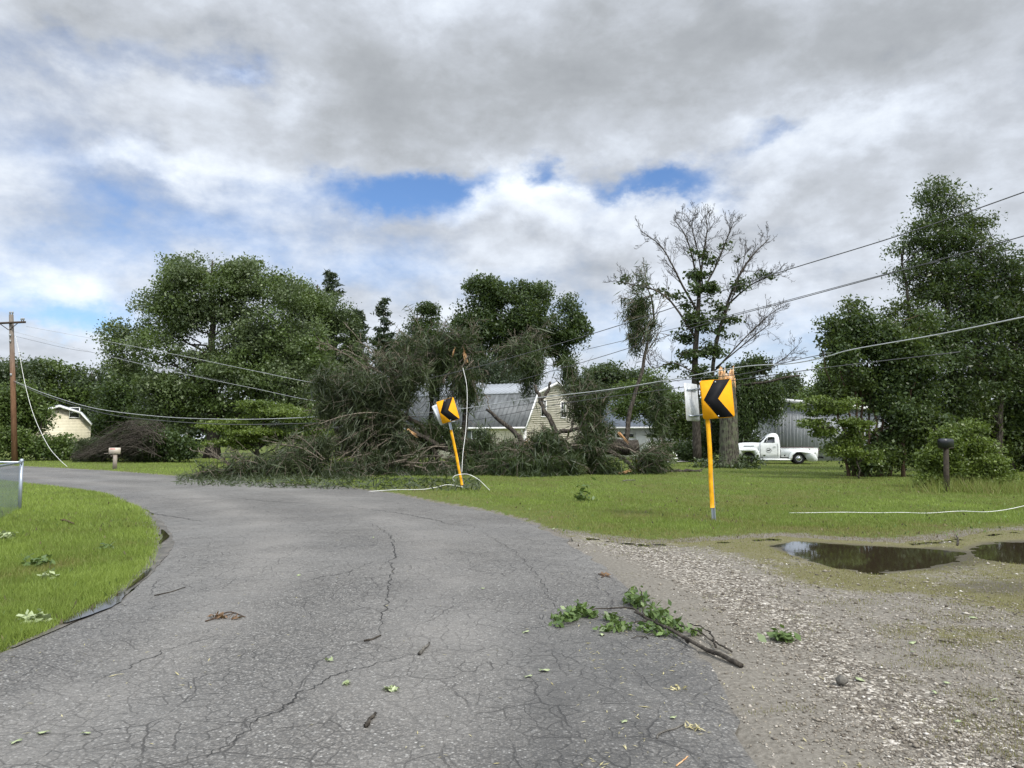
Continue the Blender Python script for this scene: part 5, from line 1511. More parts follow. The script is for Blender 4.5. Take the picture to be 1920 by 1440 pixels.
# ------------------------------------------------------------------ old white pickup
def pickup():
    d = 46.5
    rear = at(1498, 871, d)
    gz = gh(rear[0], rear[1])
    yaw = R(180 - 13)          # front points left and slightly away
    ca, sa = math.cos(yaw), math.sin(yaw)
    fwd = np.array([ca, sa, 0]); lft = np.array([-sa, ca, 0])
    side = lft if lft[1] < 0 else -lft         # visible side, toward the camera
    O = np.array([rear[0], rear[1], gz]) - side * 0.72
    M = np.stack([fwd, -side, [0, 0, 1]], 1)   # local: x forward, y away from the viewer, z up
    root = empty('pickup_truck', O + fwd * 1.4, 'old white pickup truck with rounded cab parked by the grey barn', 'truck')
    def paint(t):
        p = t.obj(); n = t.noise(p, 2.2, 5, 0.65)
        c = t.ramp(n, [(0.3, (0.56, 0.58, 0.57)), (0.6, (0.74, 0.76, 0.75))])
        return t.bsdf(c, 0.28, 0.5, 0, t.bump(t.noise(p, 3), 0.04, 0.02), **{'Coat Weight': 0.3})
    P = M_('aged white car paint', paint)
    RUB = plain('tyre rubber', (0.012, 0.012, 0.012), 0.8); CHR = plain('dull chrome', (0.60, 0.61, 0.62), 0.2, 0.5, 0.9)
    DK = plain('dark maroon wood', (0.055, 0.022, 0.022), 0.7, var=0.3); UND = plain('dark underbody', (0.010, 0.010, 0.010), 0.9)
    def W(p): return O + M @ np.asarray(p, float)
    def section_loft(secs, name, mat, smooth=True, cap=True):
        """secs: list of rings (equal counts) of local points"""
        n = len(secs[0]); V = [W(q) for s_ in secs for q in s_]; F = []
        for k in range(len(secs) - 1):
            for i in range(n): F.append([k * n + i, k * n + (i + 1) % n, (k + 1) * n + (i + 1) % n, (k + 1) * n + i])
        if cap: F += [list(range(n))[::-1], [(len(secs) - 1) * n + i for i in range(n)]]
        mb = MB(); mb.add(V, F)
        return mb.build(name, mat, root, smooth=smooth)
    def ring_z(x0, x1, hw, z, r, n=5):
        return [(x0 + p[0], p[1] - hw, z) for p in rrect(x1 - x0, 2 * hw, min(r, hw * 0.95, (x1 - x0) * 0.49), n)]
    def ring_x(x, hw, z0, z1, r, n=5):
        return [(x, p[0] - hw, z0 + p[1]) for p in rrect(2 * hw, z1 - z0, min(r, hw * 0.95, (z1 - z0) * 0.49), n)]
    # cab
    section_loft([ring_z(1.08, 2.28, 0.74, 0.36, 0.08), ring_z(1.06, 2.30, 0.79, 0.62, 0.10), ring_z(1.06, 2.30, 0.79, 1.10, 0.12), ring_z(1.07, 2.27, 0.77, 1.27, 0.14), ring_z(1.08, 2.10, 0.735, 1.42, 0.15), ring_z(1.10, 1.93, 0.70, 1.60, 0.17),
                  ring_z(1.13, 1.80, 0.66, 1.72, 0.20), ring_z(1.18, 1.68, 0.58, 1.83, 0.22), ring_z(1.27, 1.56, 0.42, 1.89, 0.14), ring_z(1.36, 1.48, 0.2, 1.905, 0.05)], 'cab', P)
    # side windows, slanted with the cab
    def sidewin(poly, sgn):
        def yy(z): return sgn * (0.77 - (z - 1.27) * (0.77 - 0.70) / 0.33 + 0.012) * (1 if z < 1.61 else 1)
        V = [W((x, yy(z), z)) for x, z in poly] + [W((x, yy(z) - sgn * 0.02, z)) for x, z in poly]; n = len(poly)
        return V, [list(range(n)), list(range(n, 2 * n))[::-1]] + [[k, (k + 1) % n, n + (k + 1) % n, n + k] for k in range(n)]
    for sgn in (-1, 1):
        poly = [(1.38, 1.31), (2.04, 1.31), (1.96, 1.47), (1.84, 1.60), (1.72, 1.655), (1.42, 1.665), (1.37, 1.62)]
        mb = MB(); mb.add(*sidewin(poly, sgn)); w_ = mb.build('side_window', GLASS, root)
        vb = MB(); vb.tube([W((1.86, sgn * 0.785, 1.31)), W((1.80, sgn * 0.72, 1.62))], 0.013, 4); vb.build('vent_bar', P, w_)
        dm = MB()
        for a, b in (((1.22, 0.42), (1.22, 1.25)), ((2.24, 0.42), (2.24, 1.25)), ((1.22, 0.42), (2.24, 0.42))):
            dm.tube([W((a[0], sgn * 0.793, a[1])), W((b[0], sgn * 0.793, b[1]))], 0.008, 4)
        o = dm.build('door_seam', UND, root)
        hm = MB(); hm.tube([W((1.30, sgn * 0.83, 1.09)), W((1.46, sgn * 0.83, 1.085))], 0.014, 6); hm.build('door_handle', CHR, root)
    # windshield and rear window
    mb = MB(); V = [(2.245, -0.60, 1.32), (2.245, 0.60, 1.32), (1.91, 0.54, 1.66), (1.91, -0.54, 1.66)]
    V = [W(q) for q in V] + [W((q[0] - .05, q[1], q[2] - .03)) for q in V]
    mb.add(V, [[0, 1, 2, 3], [7, 6, 5, 4], [0, 4, 5, 1], [1, 5, 6, 2], [2, 6, 7, 3], [3, 7, 4, 0]]); mb.build('windshield', GLASS, root)
    mb = MB(); rw = rrect(0.72, 0.30, 0.1)
    V = [W((1.062 + (p[1]) * 0.11, p[0] - 0.36, 1.36 + p[1])) for p in rw] + [W((1.10 + p[1] * 0.11, p[0] - 0.36, 1.36 + p[1])) for p in rw]; n = len(rw)
    mb.add(V, [list(range(n)), list(range(n, 2 * n))[::-1]] + [[k, (k + 1) % n, n + (k + 1) % n, n + k] for k in range(n)]); mb.build('rear_window', GLASS, root)
    # door emblem: ring with a dark running animal mark
    y = -0.806
    em = MB(); n = 28
    V = [W((1.74 + r_ * math.cos(a), y, 0.84 + r_ * math.sin(a))) for r_ in (0.155, 0.142) for a in np.arange(n) * 2 * math.pi / n]
    V += [W((1.74 + r_ * math.cos(a), y + .01, 0.84 + r_ * math.sin(a))) for r_ in (0.155, 0.142) for a in np.arange(n) * 2 * math.pi / n]
    F = []
    for k in range(n):
        q = (k + 1) % n; F += [[k, q, n + q, n + k], [2 * n + k, 3 * n + k, 3 * n + q, 2 * n + q], [k, 2 * n + k, 2 * n + q, q], [n + k, n + q, 3 * n + q, 3 * n + k]]
    em.add(V, F)
    mark = [(-0.10, 0.01), (-0.06, 0.035), (-0.02, 0.03), (0.03, 0.035), (0.06, 0.07), (0.085, 0.075), (0.10, 0.05), (0.075, 0.03), (0.07, -0.01), (0.10, -0.05), (0.08, -0.055), (0.045, -0.02), (0.0, -0.01), (-0.03, -0.02), (-0.05, -0.065), (-0.075, -0.065), (-0.06, -0.02), (-0.08, -0.005)]
    V = [W((1.74 - a, y, 0.84 + b)) for a, b in mark] + [W((1.74 - a, y + .01, 0.84 + b)) for a, b in mark]; n = len(mark)
    em.add(V, [list(range(n)), list(range(n, 2 * n))[::-1]] + [[k, (k + 1) % n, n + (k + 1) % n, n + k] for k in range(n)])
    em.build('door_emblem', plain('faded black lettering', (0.03, 0.03, 0.035), 0.5), root)
    # hood, nose
    section_loft([ring_x(2.24, 0.70, 0.60, 1.30, 0.20), ring_x(2.6, 0.66, 0.60, 1.32, 0.24), ring_x(3.2, 0.58, 0.60, 1.31, 0.28), ring_x(3.6, 0.50, 0.60, 1.25, 0.30), ring_x(3.80, 0.44, 0.62, 1.12, 0.24), ring_x(3.86, 0.36, 0.66, 1.0, 0.15)], 'hood', P)
    tr = MB(); tr.tube([W((2.6, -0.668, 1.10)), W((3.2, -0.592, 1.10))], 0.018, 5); tr.build('hood_trim', UND, root)
    gr = MB()
    for k in range(4): gr.tube([W((3.90 - .01 * k, -0.50, 0.92 - k * 0.08)), W((3.93, 0, 0.92 - k * 0.08)), W((3.90 - .01 * k, 0.50, 0.92 - k * 0.08))], 0.022, 6)
    gr.build('grille', CHR, root)
    # fenders: arched profile extruded, outer edge rounded
    def fender(name, prof, y0, y1, rnd, sgn):
        secs = []
        cxm = np.mean([p[0] for p in prof]); czm = min(p[1] for p in prof)
        steps = [(y0, 1.0)] + [(y0 + (y1 - y0 - rnd) * 1.0 + rnd * math.sin(R(a)), 1 - (1 - math.cos(R(a))) * rnd * 0.55) for a in (0, 30, 55, 75, 90)]
        for yy_, s_ in steps:
            secs.append([(cxm + (x - cxm) * s_ , sgn * yy_, czm + (z - czm) * s_) for x, z in prof])
        return section_loft(secs, name, P)
    def arch(cx, r, a0, a1, n=10): return [(cx + r * math.cos(R(a0 + (a1 - a0) * k / n)), 0.37 + r * math.sin(R(a0 + (a1 - a0) * k / n))) for k in range(n + 1)]
    FF = [(2.27, 0.24), (2.27, 0.62), (2.32, 0.80), (2.45, 0.92), (2.65, 0.985), (2.95, 1.0), (3.3, 0.985), (3.6, 0.93), (3.82, 0.82), (3.92, 0.66), (3.92, 0.50), (3.7, 0.46), (3.42, 0.44)] + arch(2.95, 0.44, 12, 172) + [(2.48, 0.24)]
    RF = [(0.58, 0.26), (0.56, 0.45), (0.50, 0.62), (0.36, 0.74), (0.15, 0.79), (-0.15, 0.795), (-0.5, 0.77), (-0.8, 0.70), (-0.98, 0.56), (-1.07, 0.38), (-1.08, 0.22), (-0.86, 0.18), (-0.62, 0.18), (-0.50, 0.24)] + arch(0, 0.43, 165, 15)[0:0] + [(-0.40, 0.42)] + arch(0, 0.42, 160, 10, 10) + [(0.46, 0.26)]
    for sgn in (-1, 1):
        fender('front_fender', FF, 0.52, 0.92, 0.16, sgn)
        fender('rear_fender', RF, 0.66, 0.90, 0.12, sgn)
        rb = MB(); V = [W((x, sgn * yv, z)) for x in (0.5, 2.36) for yv, z in ((0.70, 0.25), (0.92, 0.24), (0.93, 0.29), (0.70, 0.36))]
        rb.add(V, [[0, 1, 2, 3], [7, 6, 5, 4], [0, 4, 5, 1], [1, 5, 6, 2], [2, 6, 7, 3], [3, 7, 4, 0]]); rb.build('running_board', P, root)
        hl = MB(); hl.lathe([(0, 0.03), (0.07, 0.02), (0.09, 0.0), (0.10, -0.02), (0.09, -0.05)], W((3.90, sgn * 0.70, 0.82)), 'x', 14, M); hl.build('headlight', CHR, root, smooth=True)
    # bed
    bd = MB()
    def lb(mb, x0, x1, y0, y1, z0, z1): return mb.box(W(((x0 + x1) / 2, (y0 + y1) / 2, (z0 + z1) / 2)), (abs(x1 - x0), abs(y1 - y0), abs(z1 - z0)), M)
    for sgn in (-1, 1):
        lb(bd, -1.12, 1.02, sgn * 0.66, sgn * 0.72, 0.42, 0.95)
        bd.tube([W((-1.12, sgn * 0.70, 0.96)), W((1.02, sgn * 0.70, 0.96))], 0.03, 8)
    lb(bd, 0.97, 1.02, -0.66, 0.66, 0.42, 0.97)
    bd.build('bed', P, root)
    fl = MB(); lb(fl, -1.12, 0.96, -0.655, 0.655, 0.48, 0.53); fl.build('bed_floor', DK, root)
    lr = MB(); lr.tube([W((-1.1, 0.64, 1.0)), W((0.9, 0.64, 1.0))], 0.03, 6); lb(lr, -1.1, 0.9, 0.60, 0.64, 0.56, 0.99); lr.build('bed_liner', DK, root)
    tg = MB(); lb(tg, -1.18, -1.13, -0.64, 0.64, 0.47, 0.96); tg.build('tailgate', DK, root)
    bp = MB(); lb(bp, -1.42, -1.34, -0.80, 0.80, 0.36, 0.46); lb(bp, -1.34, -1.0, -0.45, -0.38, 0.37, 0.44); lb(bp, -1.34, -1.0, 0.38, 0.45, 0.37, 0.44); bp.build('bumper', UND, root)
    fb = MB(); fb.tube([W((3.90, -0.85, 0.45)), W((4.04, -0.5, 0.45)), W((4.06, 0, 0.45)), W((4.04, 0.5, 0.45)), W((3.90, 0.85, 0.45))], 0.05, 8); fb.build('bumper', CHR, root, smooth=True)
    ch = MB(); lb(ch, -1.0, 3.7, -0.5, 0.5, 0.30, 0.47); ch.build('chassis', UND, root)
    fc = MB(); fc.lathe([(0, 0), (0.045, 0), (0.045, 0.015), (0, 0.018)], W((0.82, -0.735, 0.52)), 'y', 12, M); fc.build('fuel_cap', UND, root)
    for x in (0.0, 2.95):
        for sgn in (-1, 1):
            ty = MB(); ty.lathe([(0.19, -0.08), (0.30, -0.095), (0.345, -0.07), (0.36, 0), (0.345, 0.07), (0.30, 0.095), (0.19, 0.08), (0.19, -0.08)], W((x, sgn * 0.73, 0.36)), 'y', 28, M)
            w_ = ty.build('wheel', RUB, root, smooth=True)
            hc = MB(); s_ = sgn
            hc.lathe([(0.195, s_ * 0.04), (0.17, s_ * 0.03), (0.12, s_ * 0.05), (0.10, s_ * 0.085), (0.05, s_ * 0.105), (0.0, s_ * 0.11)], W((x, sgn * 0.73, 0.36)), 'y', 20, M); hc.build('hubcap', CHR if x < 1 else UND, w_, smooth=True)
pickup()

# ------------------------------------------------------------------ storm damage: fallen pines, brush pile, broken trunk
def pine_fill(mb, bw, n, per, rg, L=0.50, W=0.036, droop=0.42, rad=0.16, shell=0.35, tdir=(0, 0, -1), tb=1.0):
    C, D = clumps(bw, n, rg, shell, lobes=7, lobe_r=0.5)
    C[:, 2] = np.maximum(C[:, 2], 0.10)
    fill_leaves(mb, C, D, per, rad * np.exp(rg.normal(0, 0.35, n)), L, W, rg, droop=droop, flat=0.9, up=0.1, nb=0.3, zmin=0.04, tdir=tdir, tb=tb)
    return C
def strands(mb, C, n, rg, ln=1.1, r=0.010, down=-0.55):
    for k in rg.choice(len(C), min(n, len(C)), replace=False):
        p = C[k]; dv = unit(rg.normal(0, 1, 3) * np.array([1, 1, 0.6]) + np.array([0, 0, 0.2]))
        Q = [p]
        for s in range(5):
            dv = unit(dv + np.array([0, 0, down * 0.30]) + rg.normal(0, 0.14, 3)); Q.append(Q[-1] + dv * ln * (0.6 + 0.7 * rg.random()) / 5)
        Q = np.array(Q); Q[:, 2] = np.maximum(Q[:, 2], 0.03)
        mb.tube(Q, np.linspace(r, r * 0.55, 6), 3, caps=False)
def fallen(name, label, base, d, logs, limbs_, blobs, n, per, seed, mat=None, split=(), strand_n=160, tdir=(0, 0, -1), tb=1.0, cat='fallen tree', twig_r=0.012, fans=()):
    rg = np.random.default_rng(seed)
    b0 = at(base[0], base[1], d); b0[2] = gh(b0[0], b0[1])
    root = empty(name, b0, label, cat, None)
    lm, bm, cm = MB(), MB(), MB()
    for pts, r0, r1 in logs:
        P = spline([at(*p) for p in pts], 16); P[1:-1] += rg.normal(0, 0.03, (14, 3))
        P[:, 2] = np.maximum(P[:, 2], r1 * 0.8)
        lm.tube(P, np.linspace(r0, r1, 16), 9, rough=0.34)
    for pts, r0, nt in limbs_:
        P = spline([at(*p) for p in pts], 14); P[1:-1] += rg.normal(0, 0.03, (12, 3))
        P[:, 2] = np.maximum(P[:, 2], 0.03)
        bm.tube(P, np.linspace(r0, max(r0 * 0.3, 0.012), 14), 5)
        if nt: twigs(bm, P, r0, rg, 0.95, 1, nt, 0.6, 0.05, twig_r)
    C = pine_fill(cm, blobs_world(blobs, d), n, per, rg, tdir=tdir, tb=tb)
    strands(bm, C, strand_n, rg, r=twig_r * 0.9)
    for (cx, cy, fd), a0, a1, l0, l1, nf, fr_ in fans:
        c = at(cx, cy, fd); k = mpp(fd)
        for q in range(nf):
            a = R(a0 + (a1 - a0) * (q + rg.random()) / nf); ln = (l0 + (l1 - l0) * rg.random()) * k
            dv = unit(np.array([math.cos(a), rg.normal(0, 0.30) - 0.12, math.sin(a)])); Q = [c + rg.normal(0, 0.25, 3)]
            for s_ in range(9):
                dv = unit(dv + np.array([0, 0, -0.07]) + rg.normal(0, 0.055, 3)); Q.append(Q[-1] + dv * ln / 9)
            Q = np.array(Q); Q[:, 2] = np.maximum(Q[:, 2], 0.04)
            r0 = fr_ * (0.6 + 0.8 * rg.random())
            bm.tube(Q, np.linspace(r0 * 1.35, 0.014, 10), 4, caps=False)
            twigs(bm, Q, r0 * 0.6, rg, 0.75, 1, 5, 0.55, -0.12, 0.009)
            # drooping sprays along the outer half
            m = 64
            P = Q[rg.integers(3, 10, m)] + rg.normal(0, 0.16, (m, 3)) + np.array([0, 0, -0.16])
            P[:, 2] = np.maximum(P[:, 2], 0.04)
            leaf_cards(cm, P, 0.46, 0.034, rg, np.array([0, 0, 0.2]), 0.3, dv + np.array([0, 0, -0.9]), 1.3, np.clip(rg.normal(0.5, 0.2, m), 0, 1))
    if logs: lm.build('trunk', BARK, root, smooth=True)
    bm.build('branches', BARK_TWIG, root)
    cm.build('needles', mat or NEEDLE, root)
    for pts, r in split:
        P = [at(*p) for p in pts]; dv = P[1] - P[0]
        sm = MB()
        for k in range(7):
            o = rg.normal(0, r * 0.45, 3); e = P[1] + rg.normal(0, r * 0.6, 3) + dv * rg.uniform(-0.25, 0.35)
            sm.tube([P[0] + o, (P[0] + e) / 2 + o * 0.6, e], [r * 0.36, r * 0.27, r * 0.04], 4, rough=0.3)
        sm.build('splintered_wood', SPLIT, root)
    return root

# leftmost: crown lying over the verge and road edge, limbs fanning to the left
fallen('fallen_pine_tree', 'fallen pine whose fan of grey limbs sprawls left over the road edge', (700, 890), 33,
       [([(905, 848, 35), (840, 842, 34.5), (770, 805, 34), (715, 770, 34)], 0.15, 0.06)],
       [([(755, 792, 34), (690, 772, 33.5), (640, 780, 33), (598, 806, 32.5)], 0.06, 6), ([(740, 770, 34), (680, 740, 33.6), (630, 742, 33.3), (585, 768, 33)], 0.05, 6),
        ([(750, 800, 33.6), (680, 800, 33), (620, 830, 32.3), (585, 862, 31.8)], 0.06, 6), ([(735, 745, 34), (690, 720, 34), (640, 716, 34), (598, 712, 34)], 0.04, 6),
        ([(720, 770, 34.5), (690, 700, 34.5), (640, 660, 34.5), (590, 640, 34.5)], 0.045, 7), ([(735, 740, 34.5), (720, 690, 34.5), (690, 655, 34.5), (650, 612, 34.5)], 0.045, 6),
        ([(690, 690, 34.6), (720, 665, 34.6), (745, 640, 34.6)], 0.03, 4), ([(745, 770, 33.6), (700, 815, 32.8), (650, 850, 32), (610, 872, 31.5)], 0.05, 5),
        ([(740, 735, 34), (700, 690, 34), (670, 668, 34), (640, 655, 34), (608, 658, 34)], 0.045, 6), ([(760, 740, 34), (735, 700, 34), (690, 672, 34)], 0.04, 5),
        ([(470, 888, 30.5), (430, 868, 30.5), (395, 852, 30.5), (372, 848, 30.5)], 0.035, 5), ([(490, 882, 30.5), (450, 872, 30.5), (418, 868, 30.5)], 0.06, 0),
        ([(455, 890, 30.2), (420, 862, 30.2), (390, 842, 30.2)], 0.03, 4), ([(520, 905, 28.6), (560, 912, 28.4), (600, 909, 28.3)], 0.035, 0), ([(620, 890, 30), (660, 902, 29.4), (690, 910, 29)], 0.03, 2)],
       [(560, 862, 68, 32, -2), (600, 835, 36, 26, -1.5), (520, 876, 60, 20, -2.5), (430, 885, 70, 12, -3), (640, 760, 52, 26), (680, 712, 60, 34), (712, 750, 44, 40), (760, 700, 42, 40, .5),
        (640, 885, 60, 20, -2), (700, 868, 60, 30, -1), (600, 700, 30, 20), (730, 820, 50, 40), (660, 810, 44, 26), (500, 898, 90, 7, -4), (620, 900, 80, 8, -3.4)], 600, 40, 201, mat=NEEDLE_DULL, strand_n=420,
       split=[([(712, 752, 33), (724, 766, 33)], 0.06), ([(690, 795, 32.8), (706, 791, 32.8)], 0.05), ([(765, 805, 33), (778, 816, 33)], 0.07)],
       fans=[((748, 790, 33.4), 150, 214, 90, 190, 26, 0.030), ((738, 745, 34), 120, 178, 70, 150, 22, 0.028), ((760, 720, 34), 50, 140, 60, 120, 14, 0.026), ((600, 866, 31), 130, 200, 50, 110, 14, 0.022), ((470, 890, 30.3), 110, 190, 40, 110, 10, 0.020), ((760, 860, 32.5), 160, 215, 60, 170, 16, 0.026)])
# middle: tangle of broken tops and standing stubs round the leaning sign
fallen('fallen_pine_tree', 'tangle of snapped pine tops with upright stubs behind the leaning chevron sign', (850, 880), 35.5,
       [([(806, 880, 36), (808, 780, 36), (806, 690, 36), (800, 655, 36)], 0.14, 0.05), ([(868, 862, 35.5), (872, 780, 35.5), (876, 700, 35.5), (872, 664, 35.5)], 0.17, 0.09),
        ([(740, 770, 34.6), (790, 800, 34.6), (815, 850, 34.4), (832, 885, 34.2)], 0.13, 0.10), ([(800, 845, 35), (850, 828, 35), (900, 834, 35), (955, 842, 35)], 0.20, 0.18)],
       [([(806, 690, 36), (792, 662, 36), (765, 655, 36), (740, 672, 36)], 0.05, 6), ([(800, 700, 36), (780, 680, 36), (745, 690, 36), (715, 705, 36)], 0.045, 7), ([(812, 680, 36), (830, 640, 36), (855, 632, 36), (868, 652, 36)], 0.04, 6),
        ([(872, 668, 35.4), (862, 690, 35.4), (850, 716, 35.3), (838, 730, 35.2)], 0.04, 7), ([(874, 668, 35.4), (876, 692, 35.4), (882, 712, 35.4)], 0.035, 6), ([(870, 672, 35.5), (845, 690, 35.5), (825, 715, 35.4)], 0.035, 5),
        ([(700, 852, 32.6), (750, 862, 32.6), (790, 868, 32.6), (840, 866, 32.6)], 0.055, 3), ([(778, 872, 32), (798, 880, 32), (808, 898, 31.5)], 0.035, 0), ([(830, 865, 33), (815, 890, 32.4), (800, 905, 31.8)], 0.05, 0),
        ([(770, 760, 34.5), (745, 800, 34), (735, 845, 33.5)], 0.04, 4), ([(880, 838, 34), (905, 850, 34), (925, 846, 34), (945, 826, 34)], 0.06, 3), ([(900, 895, 32), (945, 882, 32), (990, 872, 32)], 0.05, 2), ([(876, 880, 32.4), (920, 876, 32.2)], 0.03, 0),
        ([(842, 700, 35.6), (862, 640, 35.6), (850, 625, 35.6), (820, 628, 35.6)], 0.03, 5)],
       [(780, 650, 50, 30), (835, 660, 36, 30), (866, 700, 24, 44), (888, 735, 18, 30), (760, 690, 34, 26), (818, 725, 18, 26), (770, 885, 80, 22, -2), (860, 880, 60, 24, -2.5), (700, 890, 50, 16, -2.5), (930, 880, 50, 24, -2.6),
        (845, 625, 28, 14), (740, 735, 40, 30), (800, 800, 40, 26, -.6), (850, 800, 20, 20, -.6), (880, 835, 50, 16, -1), (930, 895, 60, 10, -3.4), (800, 905, 110, 8, -4), (740, 850, 30, 30)], 520, 38, 202, strand_n=380,
       split=[([(874, 680, 35), (868, 655, 35)], 0.09), ([(848, 668, 35), (852, 655, 35)], 0.05), ([(874, 846, 34), (870, 864, 34)], 0.09)],
       fans=[((806, 672, 36), 10, 170, 40, 100, 16, 0.024), ((874, 668, 35.4), 215, 290, 40, 95, 20, 0.022), ((868, 655, 35.4), 20, 150, 30, 70, 10, 0.020), ((830, 860, 34), 170, 235, 50, 110, 14, 0.028), ((840, 850, 34), -40, 60, 40, 90, 12, 0.030), ((900, 885, 32.6), -10, 60, 40, 90, 10, 0.024)])
# right: thick log with bent tops, mounds of drooping needles in front of the house
fallen('fallen_pine_tree', 'fallen pine with thick dark log and drooping needle mounds in front of the house gable', (1020, 885), 34.5,
       [([(940, 838, 34.8), (1000, 842, 34.6), (1060, 842, 34.6), (1120, 840, 34.8), (1196, 838, 35)], 0.22, 0.34), ([(912, 768, 36), (940, 790, 35.5), (965, 812, 35), (985, 834, 34.8)], 0.07, 0.14),
        ([(1046, 832, 34.7), (1034, 792, 35), (1018, 765, 35.4), (1010, 742, 35.6), (1004, 722, 35.7)], 0.13, 0.07), ([(1015, 752, 35.5), (1026, 735, 35.5), (1031, 716, 35.5)], 0.08, 0.05),
        ([(1172, 832, 35), (1180, 780, 35.4), (1196, 720, 35.7), (1212, 660, 36), (1224, 600, 36.2), (1222, 560, 36.3), (1212, 535, 36.3)], 0.12, 0.02), ([(1040, 812, 34.6), (1090, 802, 34.6), (1110, 795, 34.6)], 0.10, 0.06),
        ([(1140, 842, 34), (1170, 862, 33.6), (1190, 880, 33.2)], 0.10, 0.07)],
       [([(1212, 660, 36), (1226, 640, 36), (1240, 615, 36)], 0.03, 5), ([(1222, 590, 36.2), (1205, 560, 36.2), (1185, 548, 36.2)], 0.03, 6), ([(1222, 600, 36.2), (1236, 575, 36.2), (1246, 560, 36.2)], 0.025, 5),
        ([(1110, 810, 34.8), (1125, 770, 35), (1135, 755, 35.2)], 0.05, 4), ([(1060, 830, 34.6), (1075, 790, 34.8), (1080, 760, 35), (1068, 720, 35.2)], 0.05, 5), ([(975, 720, 39), (985, 690, 39), (975, 655, 39), (965, 630, 39)], 0.06, 8),
        ([(1010, 700, 38), (1000, 660, 38.4), (1020, 640, 38.6)], 0.04, 6), ([(918, 770, 36), (912, 745, 36), (905, 735, 36)], 0.03, 2), ([(940, 865, 33), (990, 850, 33), (1040, 862, 33)], 0.05, 3), ([(1150, 838, 34.4), (1200, 848, 34), (1240, 880, 33)], 0.04, 4),
        ([(1236, 790, 35), (1240, 830, 34.6), (1236, 865, 34.2)], 0.03, 4), ([(1100, 842, 33.8), (1085, 870, 33.4), (1075, 885, 33)], 0.07, 2), ([(1055, 842, 34), (1052, 870, 33.6), (1060, 888, 33.2)], 0.06, 2), ([(985, 835, 34), (990, 860, 33.6), (980, 880, 33)], 0.06, 2)],
       [(1022, 852, 50, 38, -1.5), (1000, 872, 66, 24, -2.2), (1050, 868, 40, 28, -2), (960, 850, 36, 26, -1.2), (1105, 775, 22, 44, .5), (1085, 715, 22, 22, 1), (1100, 832, 44, 24, -.5), (1125, 805, 20, 20), (985, 650, 34, 40, 4),
        (1000, 680, 26, 26, 3), (985, 715, 12, 24, 3.5), (1194, 585, 15, 30, 1.6), (1190, 640, 10, 24, 1.6), (1232, 790, 14, 40, .5), (1228, 845, 17, 40, 0), (1206, 560, 18, 16, 1.6), (905, 820, 26, 22, -.6), (940, 845, 40, 16, -1), (1150, 872, 34, 14, -1.2), (1062, 690, 20, 24, 2.5),
        (930, 870, 40, 22, -2), (1115, 740, 22, 30, .8), (1000, 895, 60, 8, -3), (1235, 745, 16, 30, .6)], 700, 38, 203, strand_n=420,
       split=[([(985, 834, 33.6), (1002, 824, 33.6)], 0.09), ([(1160, 812, 34.6), (1174, 828, 34.6)], 0.07), ([(1162, 888, 33), (1182, 882, 33)], 0.08), ([(1120, 842, 34.2), (1128, 822, 34.2)], 0.06)],
       fans=[((1030, 840, 33.6), 30, 150, 20, 40, 8, 0.020), ((1075, 840, 34), -30, 80, 30, 80, 12, 0.026), ((985, 660, 38.6), 30, 200, 30, 70, 14, 0.022), ((1215, 560, 36.2), 100, 250, 25, 60, 12, 0.016), ((1218, 610, 36), 120, 240, 25, 55, 10, 0.016), ((1095, 790, 35), 60, 130, 40, 90, 10, 0.022), ((1190, 858, 33.6), -40, 60, 30, 70, 12, 0.020), ((1000, 870, 32.6), 120, 200, 30, 80, 10, 0.022)])
# small low bough hanging by itself at the right
fallen('fallen_branch', 'lichen covered log lying on the right lawn left of the broken trunk', (1285, 888), 35.5, [([(1252, 887, 35.5), (1285, 884, 35.5), (1316, 885, 35.5)], 0.09, 0.07)],
       [([(1300, 884, 35.5), (1316, 880, 35.5), (1322, 874, 35.5)], 0.03, 0), ([(1262, 886, 35.6), (1250, 876, 35.6), (1240, 872, 35.6)], 0.03, 2)], [(1250, 884, 10, 3)], 6, 14, 207, strand_n=4, cat='log')

def brush_pile():
    rg = np.random.default_rng(211); d = 51
    b0 = at(235, 864, d); b0[2] = gh(b0[0], b0[1])
    root = empty('fallen_conifer', b0, 'grey brown heap of a fallen bare conifer behind the beige mailbox', 'fallen tree')
    bm, cm = MB(), MB()
    for k in range(240):
        # strands sweep from the butt at right over a hump and trail to the left
        x0 = 320 - 60 * rg.random(); y0 = 858 - 45 * rg.random(); dd = d + rg.normal(0, 1.6)
        tx = 128 + 130 * rg.random() ** 1.2; hump = 12 + 48 * rg.random()
        ty = 862 - 45 * rg.random() * (tx - 110) / 140
        mx = (x0 + tx) / 2; my = min(y0, ty) - hump * 0.5
        P = spline([at(x0, y0, dd), at(mx + 20, max(my, 786), dd), at(tx, ty, dd + rg.normal(0, 1))], 9)
        P[:, 2] = np.maximum(P[:, 2], 0.03)
        bm.tube(P, np.linspace(0.030, 0.012, 9), 4, caps=False)
        for q in range(5):
            i = rg.integers(2, 8); e = P[i] + rg.normal(0, 0.35, 3) + np.array([-0.5, 0, -0.25]); e[2] = max(e[2], 0.02)
            bm.tube([P[i], (P[i] + e) / 2 + [0, 0, .05], e], [0.012, 0.010, 0.007], 3, caps=False)
    pine_fill(cm, blobs_world([(215, 835, 75, 28), (250, 812, 50, 24), (285, 840, 40, 22), (170, 850, 36, 14)], d), 420, 30, rg, L=0.5, W=0.04, tdir=(-1, 0, -0.5), tb=1.4)
    bm.build('branches', BARK, root); cm.build('needles', NEEDLE_DULL, root)
    # up-ended butt log
    lm = MB(); lm.tube(spline([at(300, 855, d), at(322, 838, d), at(345, 828, d)], 8), np.linspace(0.22, 0.30, 8), 8, rough=.15); lm.build('trunk', BARK, root, smooth=True)
brush_pile()

